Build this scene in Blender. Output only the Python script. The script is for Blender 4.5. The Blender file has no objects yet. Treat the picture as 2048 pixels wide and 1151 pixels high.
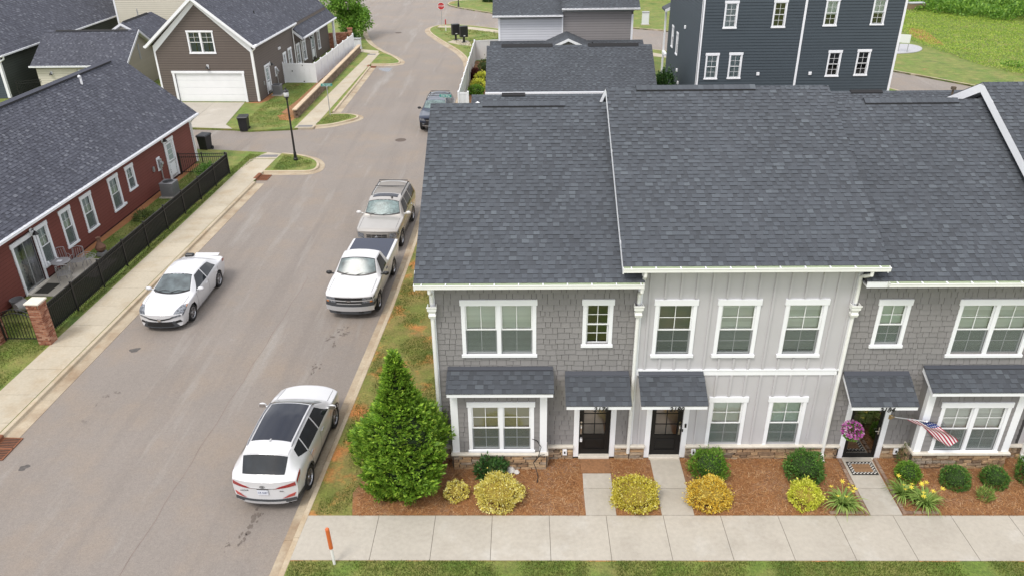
import bpy, math, random
import numpy as np
from mathutils import Matrix, Vector
random.seed(7)
SC = bpy.context.scene
COL = SC.collection
PI = math.pi

# ---------------------------------------------------------------- camera
cam_data = bpy.data.cameras.new('camera')
cam = bpy.data.objects.new('camera', cam_data)
COL.objects.link(cam)
_yaw, _pitch, _roll = -0.018282, 0.487932, -0.013175
_fw = Vector((math.sin(_yaw) * math.cos(_pitch), math.cos(_yaw) * math.cos(_pitch), -math.sin(_pitch)))
_rt = Vector((math.cos(_yaw), -math.sin(_yaw), 0))
_up = _rt.cross(_fw)
_r2 = _rt * math.cos(_roll) + _up * math.sin(_roll)
_u2 = _up * math.cos(_roll) - _rt * math.sin(_roll)
_m = Matrix((( _r2.x, _u2.x, -_fw.x, 2.4719), (_r2.y, _u2.y, -_fw.y, -17.9717), (_r2.z, _u2.z, -_fw.z, 15.1987), (0, 0, 0, 1)))
cam.matrix_world = _m
cam_data.sensor_width = 36.0
cam_data.lens = 1558.95 / 2048 * 36.0
cam_data.clip_start = 0.5
cam_data.clip_end = 2000
SC.camera = cam

# ---------------------------------------------------------------- sky, sun, exposure
SUN_EL, SUN_DIR = math.radians(58), Vector((-0.55, -0.75, 0))     # sun high behind thin cloud, to the left of and behind the camera
SUN_AZ = math.atan2(SUN_DIR.x, SUN_DIR.y)
world = bpy.data.worlds.new('World')
SC.world = world
world.use_nodes = True
wn, wl = world.node_tree.nodes, world.node_tree.links
wn.clear()
w_out = wn.new('ShaderNodeOutputWorld')
w_bg = wn.new('ShaderNodeBackground')
w_sky = wn.new('ShaderNodeTexSky')
w_sky.sky_type = 'NISHITA'
w_sky.sun_disc = False
w_sky.sun_elevation = SUN_EL
w_sky.sun_rotation = SUN_AZ
w_sky.dust_density = 4.0
w_sky.air_density = 1.0
# broken high overcast: the clear sky shows through a nearly closed cloud sheet
w_tc = wn.new('ShaderNodeTexCoord')
w_noise = wn.new('ShaderNodeTexNoise')
w_noise.inputs['Scale'].default_value = 3.2
w_noise.inputs['Detail'].default_value = 6
w_noise.inputs['Roughness'].default_value = 0.6
w_ramp = wn.new('ShaderNodeValToRGB')
w_ramp.color_ramp.elements[0].position = 0.34
w_ramp.color_ramp.elements[0].color = (0.45, 0.45, 0.45, 1)
w_ramp.color_ramp.elements[1].position = 0.62
w_ramp.color_ramp.elements[1].color = (0.96, 0.96, 0.96, 1)
w_mix = wn.new('ShaderNodeMix')
w_mix.data_type = 'RGBA'
w_mix.inputs[7].default_value = (12.4, 12.5, 12.9, 1)
wl.new(w_tc.outputs['Generated'], w_noise.inputs['Vector'])
wl.new(w_noise.outputs['Fac'], w_ramp.inputs['Fac'])
wl.new(w_ramp.outputs['Color'], w_mix.inputs[0])
wl.new(w_sky.outputs['Color'], w_mix.inputs[6])
wl.new(w_mix.outputs[2], w_bg.inputs['Color'])
w_bg.inputs['Strength'].default_value = 0.094
wl.new(w_bg.outputs['Background'], w_out.inputs['Surface'])

sun_data = bpy.data.lights.new('sun', 'SUN')
sun_data.energy = 1.5
sun_data.angle = math.radians(18)
sun_data.color = (1.0, 0.95, 0.88)
sun = bpy.data.objects.new('sun', sun_data)
COL.objects.link(sun)
_sd = SUN_DIR.normalized() * math.cos(SUN_EL) + Vector((0, 0, math.sin(SUN_EL)))
sun.rotation_euler = _sd.to_track_quat('Z', 'Y').to_euler()
sun.location = (-30, 20, 60)

SC.view_settings.view_transform = 'Standard'
SC.view_settings.look = 'None'
SC.view_settings.exposure = 0.50
SC.view_settings.gamma = 1.0
SC.view_settings.use_curve_mapping = False
SC.cycles.max_bounces = 6
SC.cycles.transparent_max_bounces = 10
SC.cycles.use_denoising = True

# ---------------------------------------------------------------- mesh helpers
class MB:
    def __init__(s):
        s.v, s.f, s.mi = [], [], []
    def add(s, vs, fs, mi=0):
        n = len(s.v)
        s.v += [tuple(p) for p in vs]
        for f in fs:
            s.f.append(tuple(n + i for i in f)); s.mi.append(mi)
        return s
    def box(s, x0, x1, y0, y1, z0, z1, mi=0):
        if x1 < x0: x0, x1 = x1, x0
        if y1 < y0: y0, y1 = y1, y0
        if z1 < z0: z0, z1 = z1, z0
        return s.add([(x0,y0,z0),(x1,y0,z0),(x1,y1,z0),(x0,y1,z0),(x0,y0,z1),(x1,y0,z1),(x1,y1,z1),(x0,y1,z1)],
                     [(0,3,2,1),(4,5,6,7),(0,1,5,4),(1,2,6,5),(2,3,7,6),(3,0,4,7)], mi)
    def bbox(s, x0, x1, y0, y1, z0, z1, b=.01, mi=0):
        """box with bevelled vertical and top edges"""
        p = [(x0+b,y0),(x1-b,y0),(x1,y0+b),(x1,y1-b),(x1-b,y1),(x0+b,y1),(x0,y1-b),(x0,y0+b)]
        cx, cy = (x0+x1)/2, (y0+y1)/2
        vs = [(x,y,z0) for x,y in p] + [(x,y,z1-b) for x,y in p]
        vs += [(x + (b if x<cx else -b), y + (b if y<cy else -b), z1) for x,y in p]
        fs = [tuple(range(7,-1,-1)), tuple(range(16,24))]
        for k in (0, 8):
            fs += [(k+i, k+(i+1)%8, k+8+(i+1)%8, k+8+i) for i in range(8)]
        return s.add(vs, fs, mi)
    def quad(s, a, b, c, d, mi=0):
        return s.add([a,b,c,d], [(0,1,2,3)], mi)
    def prism(s, pts, z0, z1, mi=0):
        n = len(pts)
        ar = sum(pts[i][0]*pts[(i+1)%n][1]-pts[(i+1)%n][0]*pts[i][1] for i in range(n))
        if ar < 0: pts = pts[::-1]
        vs = [(x,y,z0) for x,y in pts]+[(x,y,z1) for x,y in pts]
        return s.add(vs, [tuple(range(n-1,-1,-1)), tuple(range(n,2*n))]+[(i,(i+1)%n,n+(i+1)%n,n+i) for i in range(n)], mi)
    def extr(s, pts, vec, mi=0):
        n = len(pts); vec = Vector(vec)
        vs = [Vector(p) for p in pts]; vs = vs+[p+vec for p in vs]
        return s.add(vs, [tuple(range(n-1,-1,-1)), tuple(range(n,2*n))]+[(i,(i+1)%n,n+(i+1)%n,n+i) for i in range(n)], mi)
    def tube(s, path, r, n=8, mi=0, caps=True):
        P = [Vector(p) for p in path]; m = len(P)
        rr = r if isinstance(r, (list, tuple)) else [r]*m
        base = len(s.v); up = None
        for i in range(m):
            t = (P[min(i+1,m-1)]-P[max(i-1,0)]).normalized()
            if up is None: up = Vector((0,0,1)) if abs(t.z) < .9 else Vector((1,0,0))
            a = t.cross(up).normalized(); b = a.cross(t).normalized(); up = b
            for k in range(n):
                w = 2*PI*k/n
                s.v.append(tuple(P[i] + (a*math.cos(w)+b*math.sin(w))*rr[i]))
        for i in range(m-1):
            for k in range(n):
                s.f.append((base+i*n+k, base+(i+1)*n+k, base+(i+1)*n+(k+1)%n, base+i*n+(k+1)%n)); s.mi.append(mi)
        if caps:
            s.f.append(tuple(base+k for k in range(n))); s.mi.append(mi)
            s.f.append(tuple(base+(m-1)*n+k for k in range(n-1,-1,-1))); s.mi.append(mi)
        return s
    def lathe(s, prof, n=16, c=(0,0,0), axis='z', mi=0):
        base = len(s.v)
        for r, z in prof:
            for k in range(n):
                w = 2*PI*k/n; x, y = r*math.cos(w), r*math.sin(w)
                q = (x,y,z) if axis == 'z' else ((x,z,y) if axis == 'y' else (z,x,y))
                s.v.append((c[0]+q[0], c[1]+q[1], c[2]+q[2]))
        for i in range(len(prof)-1):
            for k in range(n):
                f = (base+i*n+k, base+i*n+(k+1)%n, base+(i+1)*n+(k+1)%n, base+(i+1)*n+k)
                s.f.append(f if axis != 'y' else f[::-1]); s.mi.append(mi)
        a = tuple(base+k for k in range(n-1,-1,-1)); b = tuple(base+(len(prof)-1)*n+k for k in range(n))
        if axis == 'y': a, b = a[::-1], b[::-1]
        s.f += [a, b]; s.mi += [mi, mi]
        return s
    def mesh(s, name, mats=None, smooth=False):
        me = bpy.data.meshes.new(name)
        me.from_pydata(s.v, [], s.f)
        if mats is not None:
            for m in (mats if isinstance(mats, (list, tuple)) else [mats]): me.materials.append(m)
            if len(me.materials) > 1: me.polygons.foreach_set('material_index', s.mi)
        if smooth: me.polygons.foreach_set('use_smooth', [True]*len(me.polygons))
        me.update()
        return me
    def obj(s, name, mats, parent=None, M=None, smooth=False, **kw):
        return link(name, s.mesh(name, mats, smooth), parent, M, **kw)

def link(name, data, parent=None, M=None, **kw):
    o = bpy.data.objects.new(name, data)
    COL.objects.link(o)
    if parent is not None: o.parent = parent
    if M is not None: o.matrix_basis = M
    for k, v in kw.items(): o[k] = v
    return o

def thing(name, label, cat, loc=(0,0,0), rz=0.0, group=None):
    o = bpy.data.objects.new(name, None); COL.objects.link(o)
    o.empty_display_size = .3
    o.location = loc; o.rotation_euler = (0,0,rz)
    o['label'] = label; o['category'] = cat
    if group: o['group'] = group
    return o

def tag(o, label, cat, group=None):
    o['label'] = label; o['category'] = cat
    if group: o['group'] = group
    return o

def empty_struct(name, label=None):
    o = bpy.data.objects.new(name, None); COL.objects.link(o); o['kind'] = 'structure'
    if label: o['label'] = label
    return o

def copy_tree(o, parent=None):
    c = o.copy(); COL.objects.link(c)
    if parent is not None: c.parent = parent
    for ch in list(o.children): copy_tree(ch, c)
    return c

def T(x, y, z): return Matrix.Translation((x, y, z))
def RZ(a): return Matrix.Rotation(a, 4, 'Z')

def np_mesh(name, V, F, mat, smooth=False, mi=None):
    """fast mesh from arrays: V (n,3), F (m,k) all faces with k corners"""
    me = bpy.data.meshes.new(name)
    V = np.ascontiguousarray(V, dtype=np.float32); F = np.ascontiguousarray(F, dtype=np.int32)
    m, k = F.shape
    me.vertices.add(len(V)); me.vertices.foreach_set('co', V.ravel())
    me.loops.add(m*k); me.loops.foreach_set('vertex_index', F.ravel())
    me.polygons.add(m)
    me.polygons.foreach_set('loop_start', np.arange(0, m*k, k, dtype=np.int32))
    me.polygons.foreach_set('loop_total', np.full(m, k, dtype=np.int32))
    me.polygons.foreach_set('use_smooth', np.full(m, bool(smooth)))
    for mm in (mat if isinstance(mat, (list, tuple)) else [mat]): me.materials.append(mm)
    if mi is not None: me.polygons.foreach_set('material_index', np.ascontiguousarray(mi, dtype=np.int32))
    me.update(calc_edges=True)
    return me

# ---------------------------------------------------------------- materials
MATS = {}
def nn(nt, t, **kw):
    n = nt.nodes.new(t)
    for k, v in kw.items():
        if hasattr(n, k): setattr(n, k, v)
    return n

def pm(name, col, rough=.6, metal=0.0, noise=(), bump=None, rnd=0.0, ramp=None, coat=0.0, spec=.5, stretch=None, tint=None):
    """Principled material. noise: [(scale, amount)] value variation; rnd: per-piece value variation;
    ramp: per-piece colour ramp; tint: (colour, scale, lo, hi) colour patches; bump: (scale, strength)"""
    if name in MATS: return MATS[name]
    m = bpy.data.materials.new(name); m.use_nodes = True
    nt = m.node_tree; L = nt.links
    b = nt.nodes['Principled BSDF']
    b.inputs['Roughness'].default_value = rough
    b.inputs['Metallic'].default_value = metal
    b.inputs['Specular IOR Level'].default_value = spec
    b.inputs['Coat Weight'].default_value = coat
    b.inputs['Coat Roughness'].default_value = .04
    c4 = (*col, 1)
    b.inputs['Base Color'].default_value = c4
    geo = nn(nt, 'ShaderNodeNewGeometry')
    pos = geo.outputs['Position']
    if stretch:
        mp = nn(nt, 'ShaderNodeMapping'); mp.inputs['Scale'].default_value = stretch
        L.new(pos, mp.inputs['Vector']); pos = mp.outputs['Vector']
    cur = None
    def mixc(a, bcol, fac, blend='MIX'):
        x = nn(nt, 'ShaderNodeMix', data_type='RGBA', blend_type=blend)
        if isinstance(fac, float): x.inputs[0].default_value = fac
        else: L.new(fac, x.inputs[0])
        if isinstance(a, tuple): x.inputs[6].default_value = a
        else: L.new(a, x.inputs[6])
        if isinstance(bcol, tuple): x.inputs[7].default_value = bcol
        else: L.new(bcol, x.inputs[7])
        return x.outputs[2]
    cur = c4
    rv = None
    if rnd or ramp:
        oi = nn(nt, 'ShaderNodeObjectInfo')
        ad = nn(nt, 'ShaderNodeMath', operation='ADD'); L.new(oi.outputs['Random'], ad.inputs[0]); L.new(geo.outputs['Random Per Island'], ad.inputs[1])
        fr = nn(nt, 'ShaderNodeMath', operation='FRACT'); L.new(ad.outputs[0], fr.inputs[0])
        rv = fr.outputs[0]
    if ramp:
        cr = nn(nt, 'ShaderNodeValToRGB'); cr.color_ramp.interpolation = 'LINEAR'
        e = cr.color_ramp.elements
        while len(e) < len(ramp): e.new(.5)
        for i, (p, c) in enumerate(ramp):
            e[i].position = p; e[i].color = (*c, 1)
        L.new(rv, cr.inputs['Fac']); cur = cr.outputs['Color']
    if tint:
        for (tc, sc, lo, hi, *st_) in (tint if isinstance(tint, list) else [tint]):
            nz = nn(nt, 'ShaderNodeTexNoise'); nz.inputs['Scale'].default_value = sc; nz.inputs['Detail'].default_value = 5
            nz.inputs['Roughness'].default_value = .65
            if st_:
                mp2 = nn(nt, 'ShaderNodeMapping'); mp2.inputs['Scale'].default_value = st_[0]; L.new(geo.outputs['Position'], mp2.inputs['Vector']); L.new(mp2.outputs['Vector'], nz.inputs['Vector'])
            else: L.new(pos, nz.inputs['Vector'])
            mr = nn(nt, 'ShaderNodeMapRange'); mr.inputs[1].default_value = lo; mr.inputs[2].default_value = hi
            L.new(nz.outputs['Fac'], mr.inputs[0])
            cur = mixc(cur, (*tc, 1), mr.outputs[0])
    val = None
    def mulv(v):
        nonlocal val
        if val is None: val = v
        else:
            mm = nn(nt, 'ShaderNodeMath', operation='MULTIPLY'); L.new(val, mm.inputs[0]); L.new(v, mm.inputs[1]); val = mm.outputs[0]
    for sc, am in noise:
        nz = nn(nt, 'ShaderNodeTexNoise'); nz.inputs['Scale'].default_value = sc; nz.inputs['Detail'].default_value = 4
        L.new(pos, nz.inputs['Vector'])
        mr = nn(nt, 'ShaderNodeMapRange'); mr.inputs[1].default_value = .25; mr.inputs[2].default_value = .75
        mr.inputs[3].default_value = 1-am; mr.inputs[4].default_value = 1+am
        L.new(nz.outputs['Fac'], mr.inputs[0]); mulv(mr.outputs[0])
    if rnd:
        mr = nn(nt, 'ShaderNodeMapRange'); mr.inputs[3].default_value = 1-rnd; mr.inputs[4].default_value = 1+rnd
        L.new(rv, mr.inputs[0]); mulv(mr.outputs[0])
    if val is not None:
        cb = nn(nt, 'ShaderNodeCombineColor')
        for i in range(3): L.new(val, cb.inputs[i])
        cur = mixc(cur, cb.outputs[0], 1.0, 'MULTIPLY')
    if not isinstance(cur, tuple): L.new(cur, b.inputs['Base Color'])
    if bump:
        nz = nn(nt, 'ShaderNodeTexNoise'); nz.inputs['Scale'].default_value = bump[0]; nz.inputs['Detail'].default_value = 4
        L.new(pos, nz.inputs['Vector'])
        bp = nn(nt, 'ShaderNodeBump'); bp.inputs['Strength'].default_value = bump[1]; bp.inputs['Distance'].default_value = .02
        L.new(nz.outputs['Fac'], bp.inputs['Height']); L.new(bp.outputs['Normal'], b.inputs['Normal'])
    MATS[name] = m
    return m

def leafmat(name, ramp, trans=.25, rough=.5, noise=((1.7,.18),)):
    if name in MATS: return MATS[name]
    m = pm(name, ramp[0][1], rough=rough, ramp=ramp, noise=list(noise), spec=.3)
    nt = m.node_tree; L = nt.links
    b = nt.nodes['Principled BSDF']; out = nt.nodes['Material Output']
    tr = nn(nt, 'ShaderNodeBsdfTranslucent')
    src = b.inputs['Base Color'].links[0].from_socket
    L.new(src, tr.inputs['Color'])
    mx = nn(nt, 'ShaderNodeMixShader'); mx.inputs[0].default_value = trans
    L.new(b.outputs[0], mx.inputs[1]); L.new(tr.outputs[0], mx.inputs[2]); L.new(mx.outputs[0], out.inputs['Surface'])
    return m

def glassmat(name, tintc=(.97,.995,.985), refl=1.0, alpha=None, col=(.05,.06,.06)):
    """thin window glass: clear with a fresnel reflection"""
    if name in MATS: return MATS[name]
    m = bpy.data.materials.new(name); m.use_nodes = True
    nt = m.node_tree; L = nt.links; nt.nodes.clear()
    out = nn(nt, 'ShaderNodeOutputMaterial'); tr = nn(nt, 'ShaderNodeBsdfTransparent'); gl = nn(nt, 'ShaderNodeBsdfGlossy')
    tr.inputs['Color'].default_value = (*tintc, 1); gl.inputs['Roughness'].default_value = .02
    lw = nn(nt, 'ShaderNodeFresnel'); lw.inputs['IOR'].default_value = 1.5
    ad = nn(nt, 'ShaderNodeMath', operation='MULTIPLY_ADD'); ad.inputs[1].default_value = 1.6*refl; ad.inputs[2].default_value = .11
    L.new(lw.outputs[0], ad.inputs[0])
    mx = nn(nt, 'ShaderNodeMixShader'); L.new(ad.outputs[0], mx.inputs[0]); L.new(tr.outputs[0], mx.inputs[1]); L.new(gl.outputs[0], mx.inputs[2])
    L.new(mx.outputs[0], out.inputs['Surface'])
    MATS[name] = m
    return m

def screenmat(name, col, alpha):
    if name in MATS: return MATS[name]
    m = bpy.data.materials.new(name); m.use_nodes = True
    b = m.node_tree.nodes['Principled BSDF']
    b.inputs['Base Color'].default_value = (*col, 1); b.inputs['Alpha'].default_value = alpha; b.inputs['Roughness'].default_value = .8
    MATS[name] = m
    return m

# road, concrete, soil, plants
M_asphalt = pm('asphalt', (.232,.203,.180), .9, noise=[(.25,.05),(11,.07),(26,.11),(60,.16),(150,.25)], bump=(90,.6),
               tint=[((.262,.214,.172), .35, .46, .72), ((.205,.178,.158), .8, .50, .72, (1,.05,1)), ((.29,.268,.245), .9, .56, .74, (1,.10,1)), ((.150,.128,.110), 1.3, .68, .9), ((.31,.29,.265), .5, .66, .80)])
M_asphalt_far = M_asphalt
M_conc = pm('concrete', (.415,.38,.325), .88, noise=[(.6,.07),(9,.07),(70,.08)], bump=(60,.2), tint=[((.36,.325,.275), 1.1, .5, .8), ((.52,.50,.46),.7,.55,.85)], rnd=.03)
M_conc_warm = pm('concrete_warm', (.425,.375,.29), .88, noise=[(.8,.08),(11,.08),(70,.08)], bump=(60,.2), tint=[((.36,.285,.19), .9, .48, .8)], rnd=.04)
M_curb = pm('concrete_curb', (.44,.37,.27), .88, noise=[(1.2,.08),(16,.1)], bump=(60,.2), tint=[((.33,.235,.14), .7, .45, .75)], rnd=.05)
M_gutterpan = pm('concrete_gutter', (.40,.335,.245), .9, noise=[(1.2,.08),(16,.1)], tint=[((.27,.19,.12), .8, .42, .7)], rnd=.05)
M_rust = pm('rusty_iron', (.20,.075,.035), .85, noise=[(20,.25)], bump=(90,.3))
M_lawn = pm('lawn', (.125,.185,.030), .95, noise=[(2.3,.22),(14,.30),(60,.35)], bump=(55,.9),
            tint=[((.215,.205,.060), .8, .40, .66), ((.070,.125,.022), .55, .52, .74), ((.34,.165,.065), .33, .64, .75)])
M_lawn_dry = pm('lawn_dry', (.150,.170,.034), .95, noise=[(2.3,.2),(14,.30),(60,.35)], bump=(55,.9),
            tint=[((.24,.185,.060), .8, .40, .62), ((.075,.130,.022), .7, .54, .72), ((.46,.185,.055), .75, .515, .65)])
M_field = pm('field_grass', (.21,.29,.035), .95, noise=[(.35,.2),(2.6,.25),(12,.3)], bump=(14,1.0), tint=[((.26,.32,.05),.12,.45,.7), ((.09,.15,.025),.3,.5,.75)])
M_soil = pm('soil', (.26,.13,.06), .95, noise=[(1.5,.2),(15,.25)], bump=(30,.6))
M_mulch = pm('mulch', (.27,.120,.044), .95, noise=[(1.4,.15),(25,.35),(90,.35)], bump=(45,.9), tint=((.29,.185,.125), .9, .46, .72))
M_needle = pm('pine_straw', (.27,.12,.045), .85, ramp=[(0,(.17,.072,.030)),(.45,(.32,.145,.055)),(.8,(.42,.21,.08)),(1,(.50,.33,.19))])
# buildings
SH = [(0,(.060,.067,.079)),(.35,(.067,.075,.088)),(.75,(.073,.082,.096)),(.92,(.082,.092,.106)),(1,(.098,.111,.126))]
SHD = [(0,(.050,.055,.064)),(.5,(.057,.063,.074)),(.85,(.063,.070,.082)),(1,(.072,.080,.093))]
M_shingle = pm('shingle', (.05,.054,.062), .92, ramp=SH, noise=[(.45,.11),(130,.22)], bump=(160,.35))
SHL = [(0,(.056,.059,.077)),(.5,(.074,.078,.100)),(.85,(.090,.095,.118)),(1,(.130,.136,.160))]
SHLD = [(0,(.046,.048,.062)),(.5,(.056,.059,.077)),(1,(.072,.076,.096))]
M_shingle_blue = pm('shingle_blue', (.06,.06,.075), .92, ramp=SHL, noise=[(.5,.08),(130,.2)], bump=(160,.35))
M_shingle_low = pm('shingle_low', (.05,.054,.062), .92, ramp=SHD, noise=[(.45,.11),(130,.22)], bump=(160,.35))
M_shingle_blue_low = pm('shingle_blue_low', (.06,.06,.075), .92, ramp=SHLD, noise=[(.5,.08),(130,.2)], bump=(160,.35))
LOWMAT = {'shingle': M_shingle_low, 'shingle_blue': M_shingle_blue_low}
M_deck = pm('roof_felt', (.028,.029,.033), .95, noise=[(30,.2)])
M_white = pm('white_trim', (.80,.81,.84), .5, noise=[(2.5,.025)], rnd=.015)
M_white_warm = pm('white_gutter', (.78,.78,.76), .45, noise=[(2.5,.04)])
M_cap = pm('stone_cap', (.62,.575,.50), .8, noise=[(8,.08)])
M_shake = pm('shake', (.220,.210,.209), .85, noise=[(.8,.04),(40,.05)], rnd=.05, bump=(70,.15), stretch=(1,1,.15))
M_shake_back = pm('shake_gap', (.045,.043,.043), .9)
M_bb = pm('board_batten', (.475,.465,.480), .75, noise=[(1.1,.04),(.3,.03)], rnd=.01)
M_green = pm('housewrap_green', (.42,.49,.33), .6)
M_black = pm('black_door', (.010,.0095,.0095), .42, noise=[(6,.1)], spec=.3)
M_blackmetal = pm('black_metal', (.012,.012,.013), .42, noise=[(20,.15)])
M_steel = pm('brushed_steel', (.62,.60,.56), .28, metal=1.0)
M_galv = pm('galvanized', (.42,.43,.44), .45, metal=.6, noise=[(12,.12)])
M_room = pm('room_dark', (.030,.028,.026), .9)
M_blind = pm('blind', (.80,.83,.80), .6, rnd=.10)
M_screen = screenmat('insect_screen', (.10,.12,.115), .52)
M_glass = glassmat('window_glass')
M_vinyl = pm('sash_vinyl', (.78,.79,.80), .4)
ST = [(0,(.16,.115,.080)),(.2,(.33,.215,.13)),(.5,(.44,.29,.165)),(.72,(.30,.25,.20)),(1,(.52,.36,.20))]
M_stone = pm('ledge_stone', (.3,.2,.13), .9, ramp=ST, noise=[(9,.25),(40,.2)], bump=(28,.9))
M_mortar = pm('mortar', (.12,.095,.075), .95)
BR = [(0,(.19,.065,.038)),(.4,(.30,.115,.065)),(.75,(.36,.17,.105)),(1,(.45,.26,.18))]
M_brick = pm('brick', (.3,.11,.06), .9, ramp=BR, noise=[(30,.2)], bump=(60,.4))
M_brickmortar = pm('brick_mortar', (.42,.35,.27), .95, noise=[(20,.1)])
BLK = [(0,(.13,.085,.058)),(.5,(.18,.12,.082)),(1,(.23,.165,.115))]
M_block = pm('retaining_block', (.3,.2,.14), .95, ramp=BLK, noise=[(12,.15)], bump=(30,.8))
M_blockcap = pm('retaining_cap', (.52,.41,.29), .9, noise=[(5,.1)], rnd=.06)
M_red = pm('red_siding', (.155,.040,.029), .7, noise=[(1.2,.06),(30,.05)], rnd=.02)
M_taupe = pm('taupe_siding', (.115,.092,.080), .7, noise=[(1.2,.04)], rnd=.025)
M_navy = pm('slate_siding', (.048,.064,.078), .7, noise=[(1.2,.04)], rnd=.03)
M_greensid = pm('dark_green_siding', (.048,.056,.049), .75, noise=[(1.2,.05)], rnd=.03)
M_cream = pm('cream_siding', (.60,.565,.475), .7, noise=[(1.2,.03)], rnd=.015)
M_tan = pm('tan_siding', (.43,.39,.32), .7, noise=[(1.2,.03)], rnd=.02)
M_palegrey = pm('pale_grey_siding', (.56,.57,.61), .7, noise=[(1.2,.03)], rnd=.015)
M_midgrey = pm('mid_grey_siding', (.25,.235,.235), .7, noise=[(1.2,.03)], rnd=.02)
M_garagedoor = pm('garage_door', (.78,.79,.80), .5, noise=[(1.5,.03)])
M_fencewhite = pm('vinyl_fence', (.76,.77,.79), .4, noise=[(1.5,.03)], rnd=.02)
M_ac = pm('ac_metal', (.19,.19,.20), .6, noise=[(8,.08)])
M_bin = pm('bin_plastic', (.012,.013,.015), .5, noise=[(10,.2)])
M_teal = pm('sign_teal', (.02,.22,.19), .45)
M_signred = pm('sign_red', (.45,.02,.03), .45)
M_orange = pm('orange_plastic', (.56,.13,.035), .5, noise=[(14,.08)])
M_puddle = pm('water', (.05,.05,.055), .03, spec=1.0)
M_oil = pm('oil_stain', (.085,.076,.070), .7, noise=[(12,.3)])
M_damp = pm('damp_stain', (.135,.112,.096), .85, noise=[(9,.25)])
M_wood = pm('bark', (.12,.085,.06), .95, noise=[(14,.3)], bump=(25,.8))
# plants
M_thuja = leafmat('thuja', [(0, (0.094, 0.187, 0.022)), (0.5, (0.178, 0.325, 0.035)), (0.85, (0.294, 0.47, 0.052)), (1, (0.441, 0.585, 0.072))], .3, noise=((4.5,.42),(1.3,.18)))
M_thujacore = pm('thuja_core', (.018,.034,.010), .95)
M_yellow = leafmat('gold_leaf', [(0,(.36,.31,.03)),(.4,(.62,.54,.06)),(.8,(.76,.68,.14)),(1,(.80,.76,.34))], .25)
M_yellow_or = leafmat('gold_orange_leaf', [(0,(.46,.28,.03)),(.4,(.72,.50,.06)),(.8,(.78,.60,.11)),(1,(.76,.70,.24))], .25)
M_yellow_pale = leafmat('gold_pale_leaf', [(0,(.48,.40,.06)),(.4,(.74,.64,.13)),(.8,(.80,.74,.27)),(1,(.80,.78,.44))], .25)
M_lime = leafmat('lime_leaf', [(0, (0.384, 0.432, 0.036)), (0.5, (0.6, 0.624, 0.066)), (1, (0.768, 0.768, 0.168))], .25)
M_box = leafmat('boxwood_leaf', [(0, (0.045, 0.112, 0.021)), (0.5, (0.083, 0.188, 0.033)), (1, (0.158, 0.3, 0.053))], .2)
M_box_dark = leafmat('dark_leaf', [(0, (0.024, 0.068, 0.019)), (0.5, (0.046, 0.115, 0.027)), (1, (0.081, 0.169, 0.041))], .2)
M_box_bright = leafmat('bright_leaf', [(0, (0.068, 0.162, 0.019)), (0.5, (0.128, 0.27, 0.03)), (1, (0.257, 0.419, 0.061))], .25)
M_olive = leafmat('olive_leaf', [(0, (0.052, 0.078, 0.023)), (0.5, (0.098, 0.13, 0.039)), (1, (0.156, 0.195, 0.065))], .2)
M_lily = leafmat('lily_leaf', [(0, (0.119, 0.21, 0.042)), (0.5, (0.224, 0.336, 0.07)), (1, (0.42, 0.532, 0.154))], .25)
M_lilyflower = pm('lily_flower', (.75,.62,.06), .5)
M_grass = leafmat('grass_blade', [(0,(.060,.110,.018)),(.4,(.105,.165,.026)),(.75,(.175,.205,.042)),(1,(.27,.235,.09))], .25)
M_weed = leafmat('weed_leaf', [(0, (0.125, 0.218, 0.031)), (0.45, (0.25, 0.39, 0.047)), (0.8, (0.406, 0.546, 0.078)), (1, (0.562, 0.593, 0.14))], .3)
M_maple = leafmat('maple_leaf', [(0, (0.081, 0.189, 0.022)), (0.5, (0.149, 0.311, 0.035)), (1, (0.27, 0.459, 0.068))], .3)
M_pink = leafmat('petunia', [(0,(.30,.03,.22)),(.5,(.48,.10,.38)),(1,(.75,.50,.66))], .2)

# ================================================================ GROUND
def chaikin(pts, it=2):
    for _ in range(it):
        out = [pts[0]]
        for a, b in zip(pts[:-1], pts[1:]):
            out.append((a[0]*.75+b[0]*.25, a[1]*.75+b[1]*.25)); out.append((a[0]*.25+b[0]*.75, a[1]*.25+b[1]*.75))
        out.append(pts[-1]); pts = out
    return pts

def resample(pts, step):
    P = [np.array(p, float) for p in pts]
    seg = [np.linalg.norm(b-a) for a, b in zip(P[:-1], P[1:])]
    tot = sum(seg); n = max(1, round(tot/step)); out = []
    cum = np.concatenate([[0], np.cumsum(seg)])
    for s in np.linspace(0, tot, n+1):
        i = min(max(np.searchsorted(cum, s)-1, 0), len(seg)-1)
        t = (s-cum[i])/max(seg[i], 1e-6)
        out.append(tuple(P[i]*(1-t)+P[i+1]*t))
    return out

def frame_normals(pts):
    out = []
    for i in range(len(pts)):
        a = np.array(pts[max(i-1,0)]); b = np.array(pts[min(i+1,len(pts)-1)])
        t = (b-a)/max(np.linalg.norm(b-a),1e-6); out.append(np.array([t[1], -t[0]]))
    return out

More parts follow.
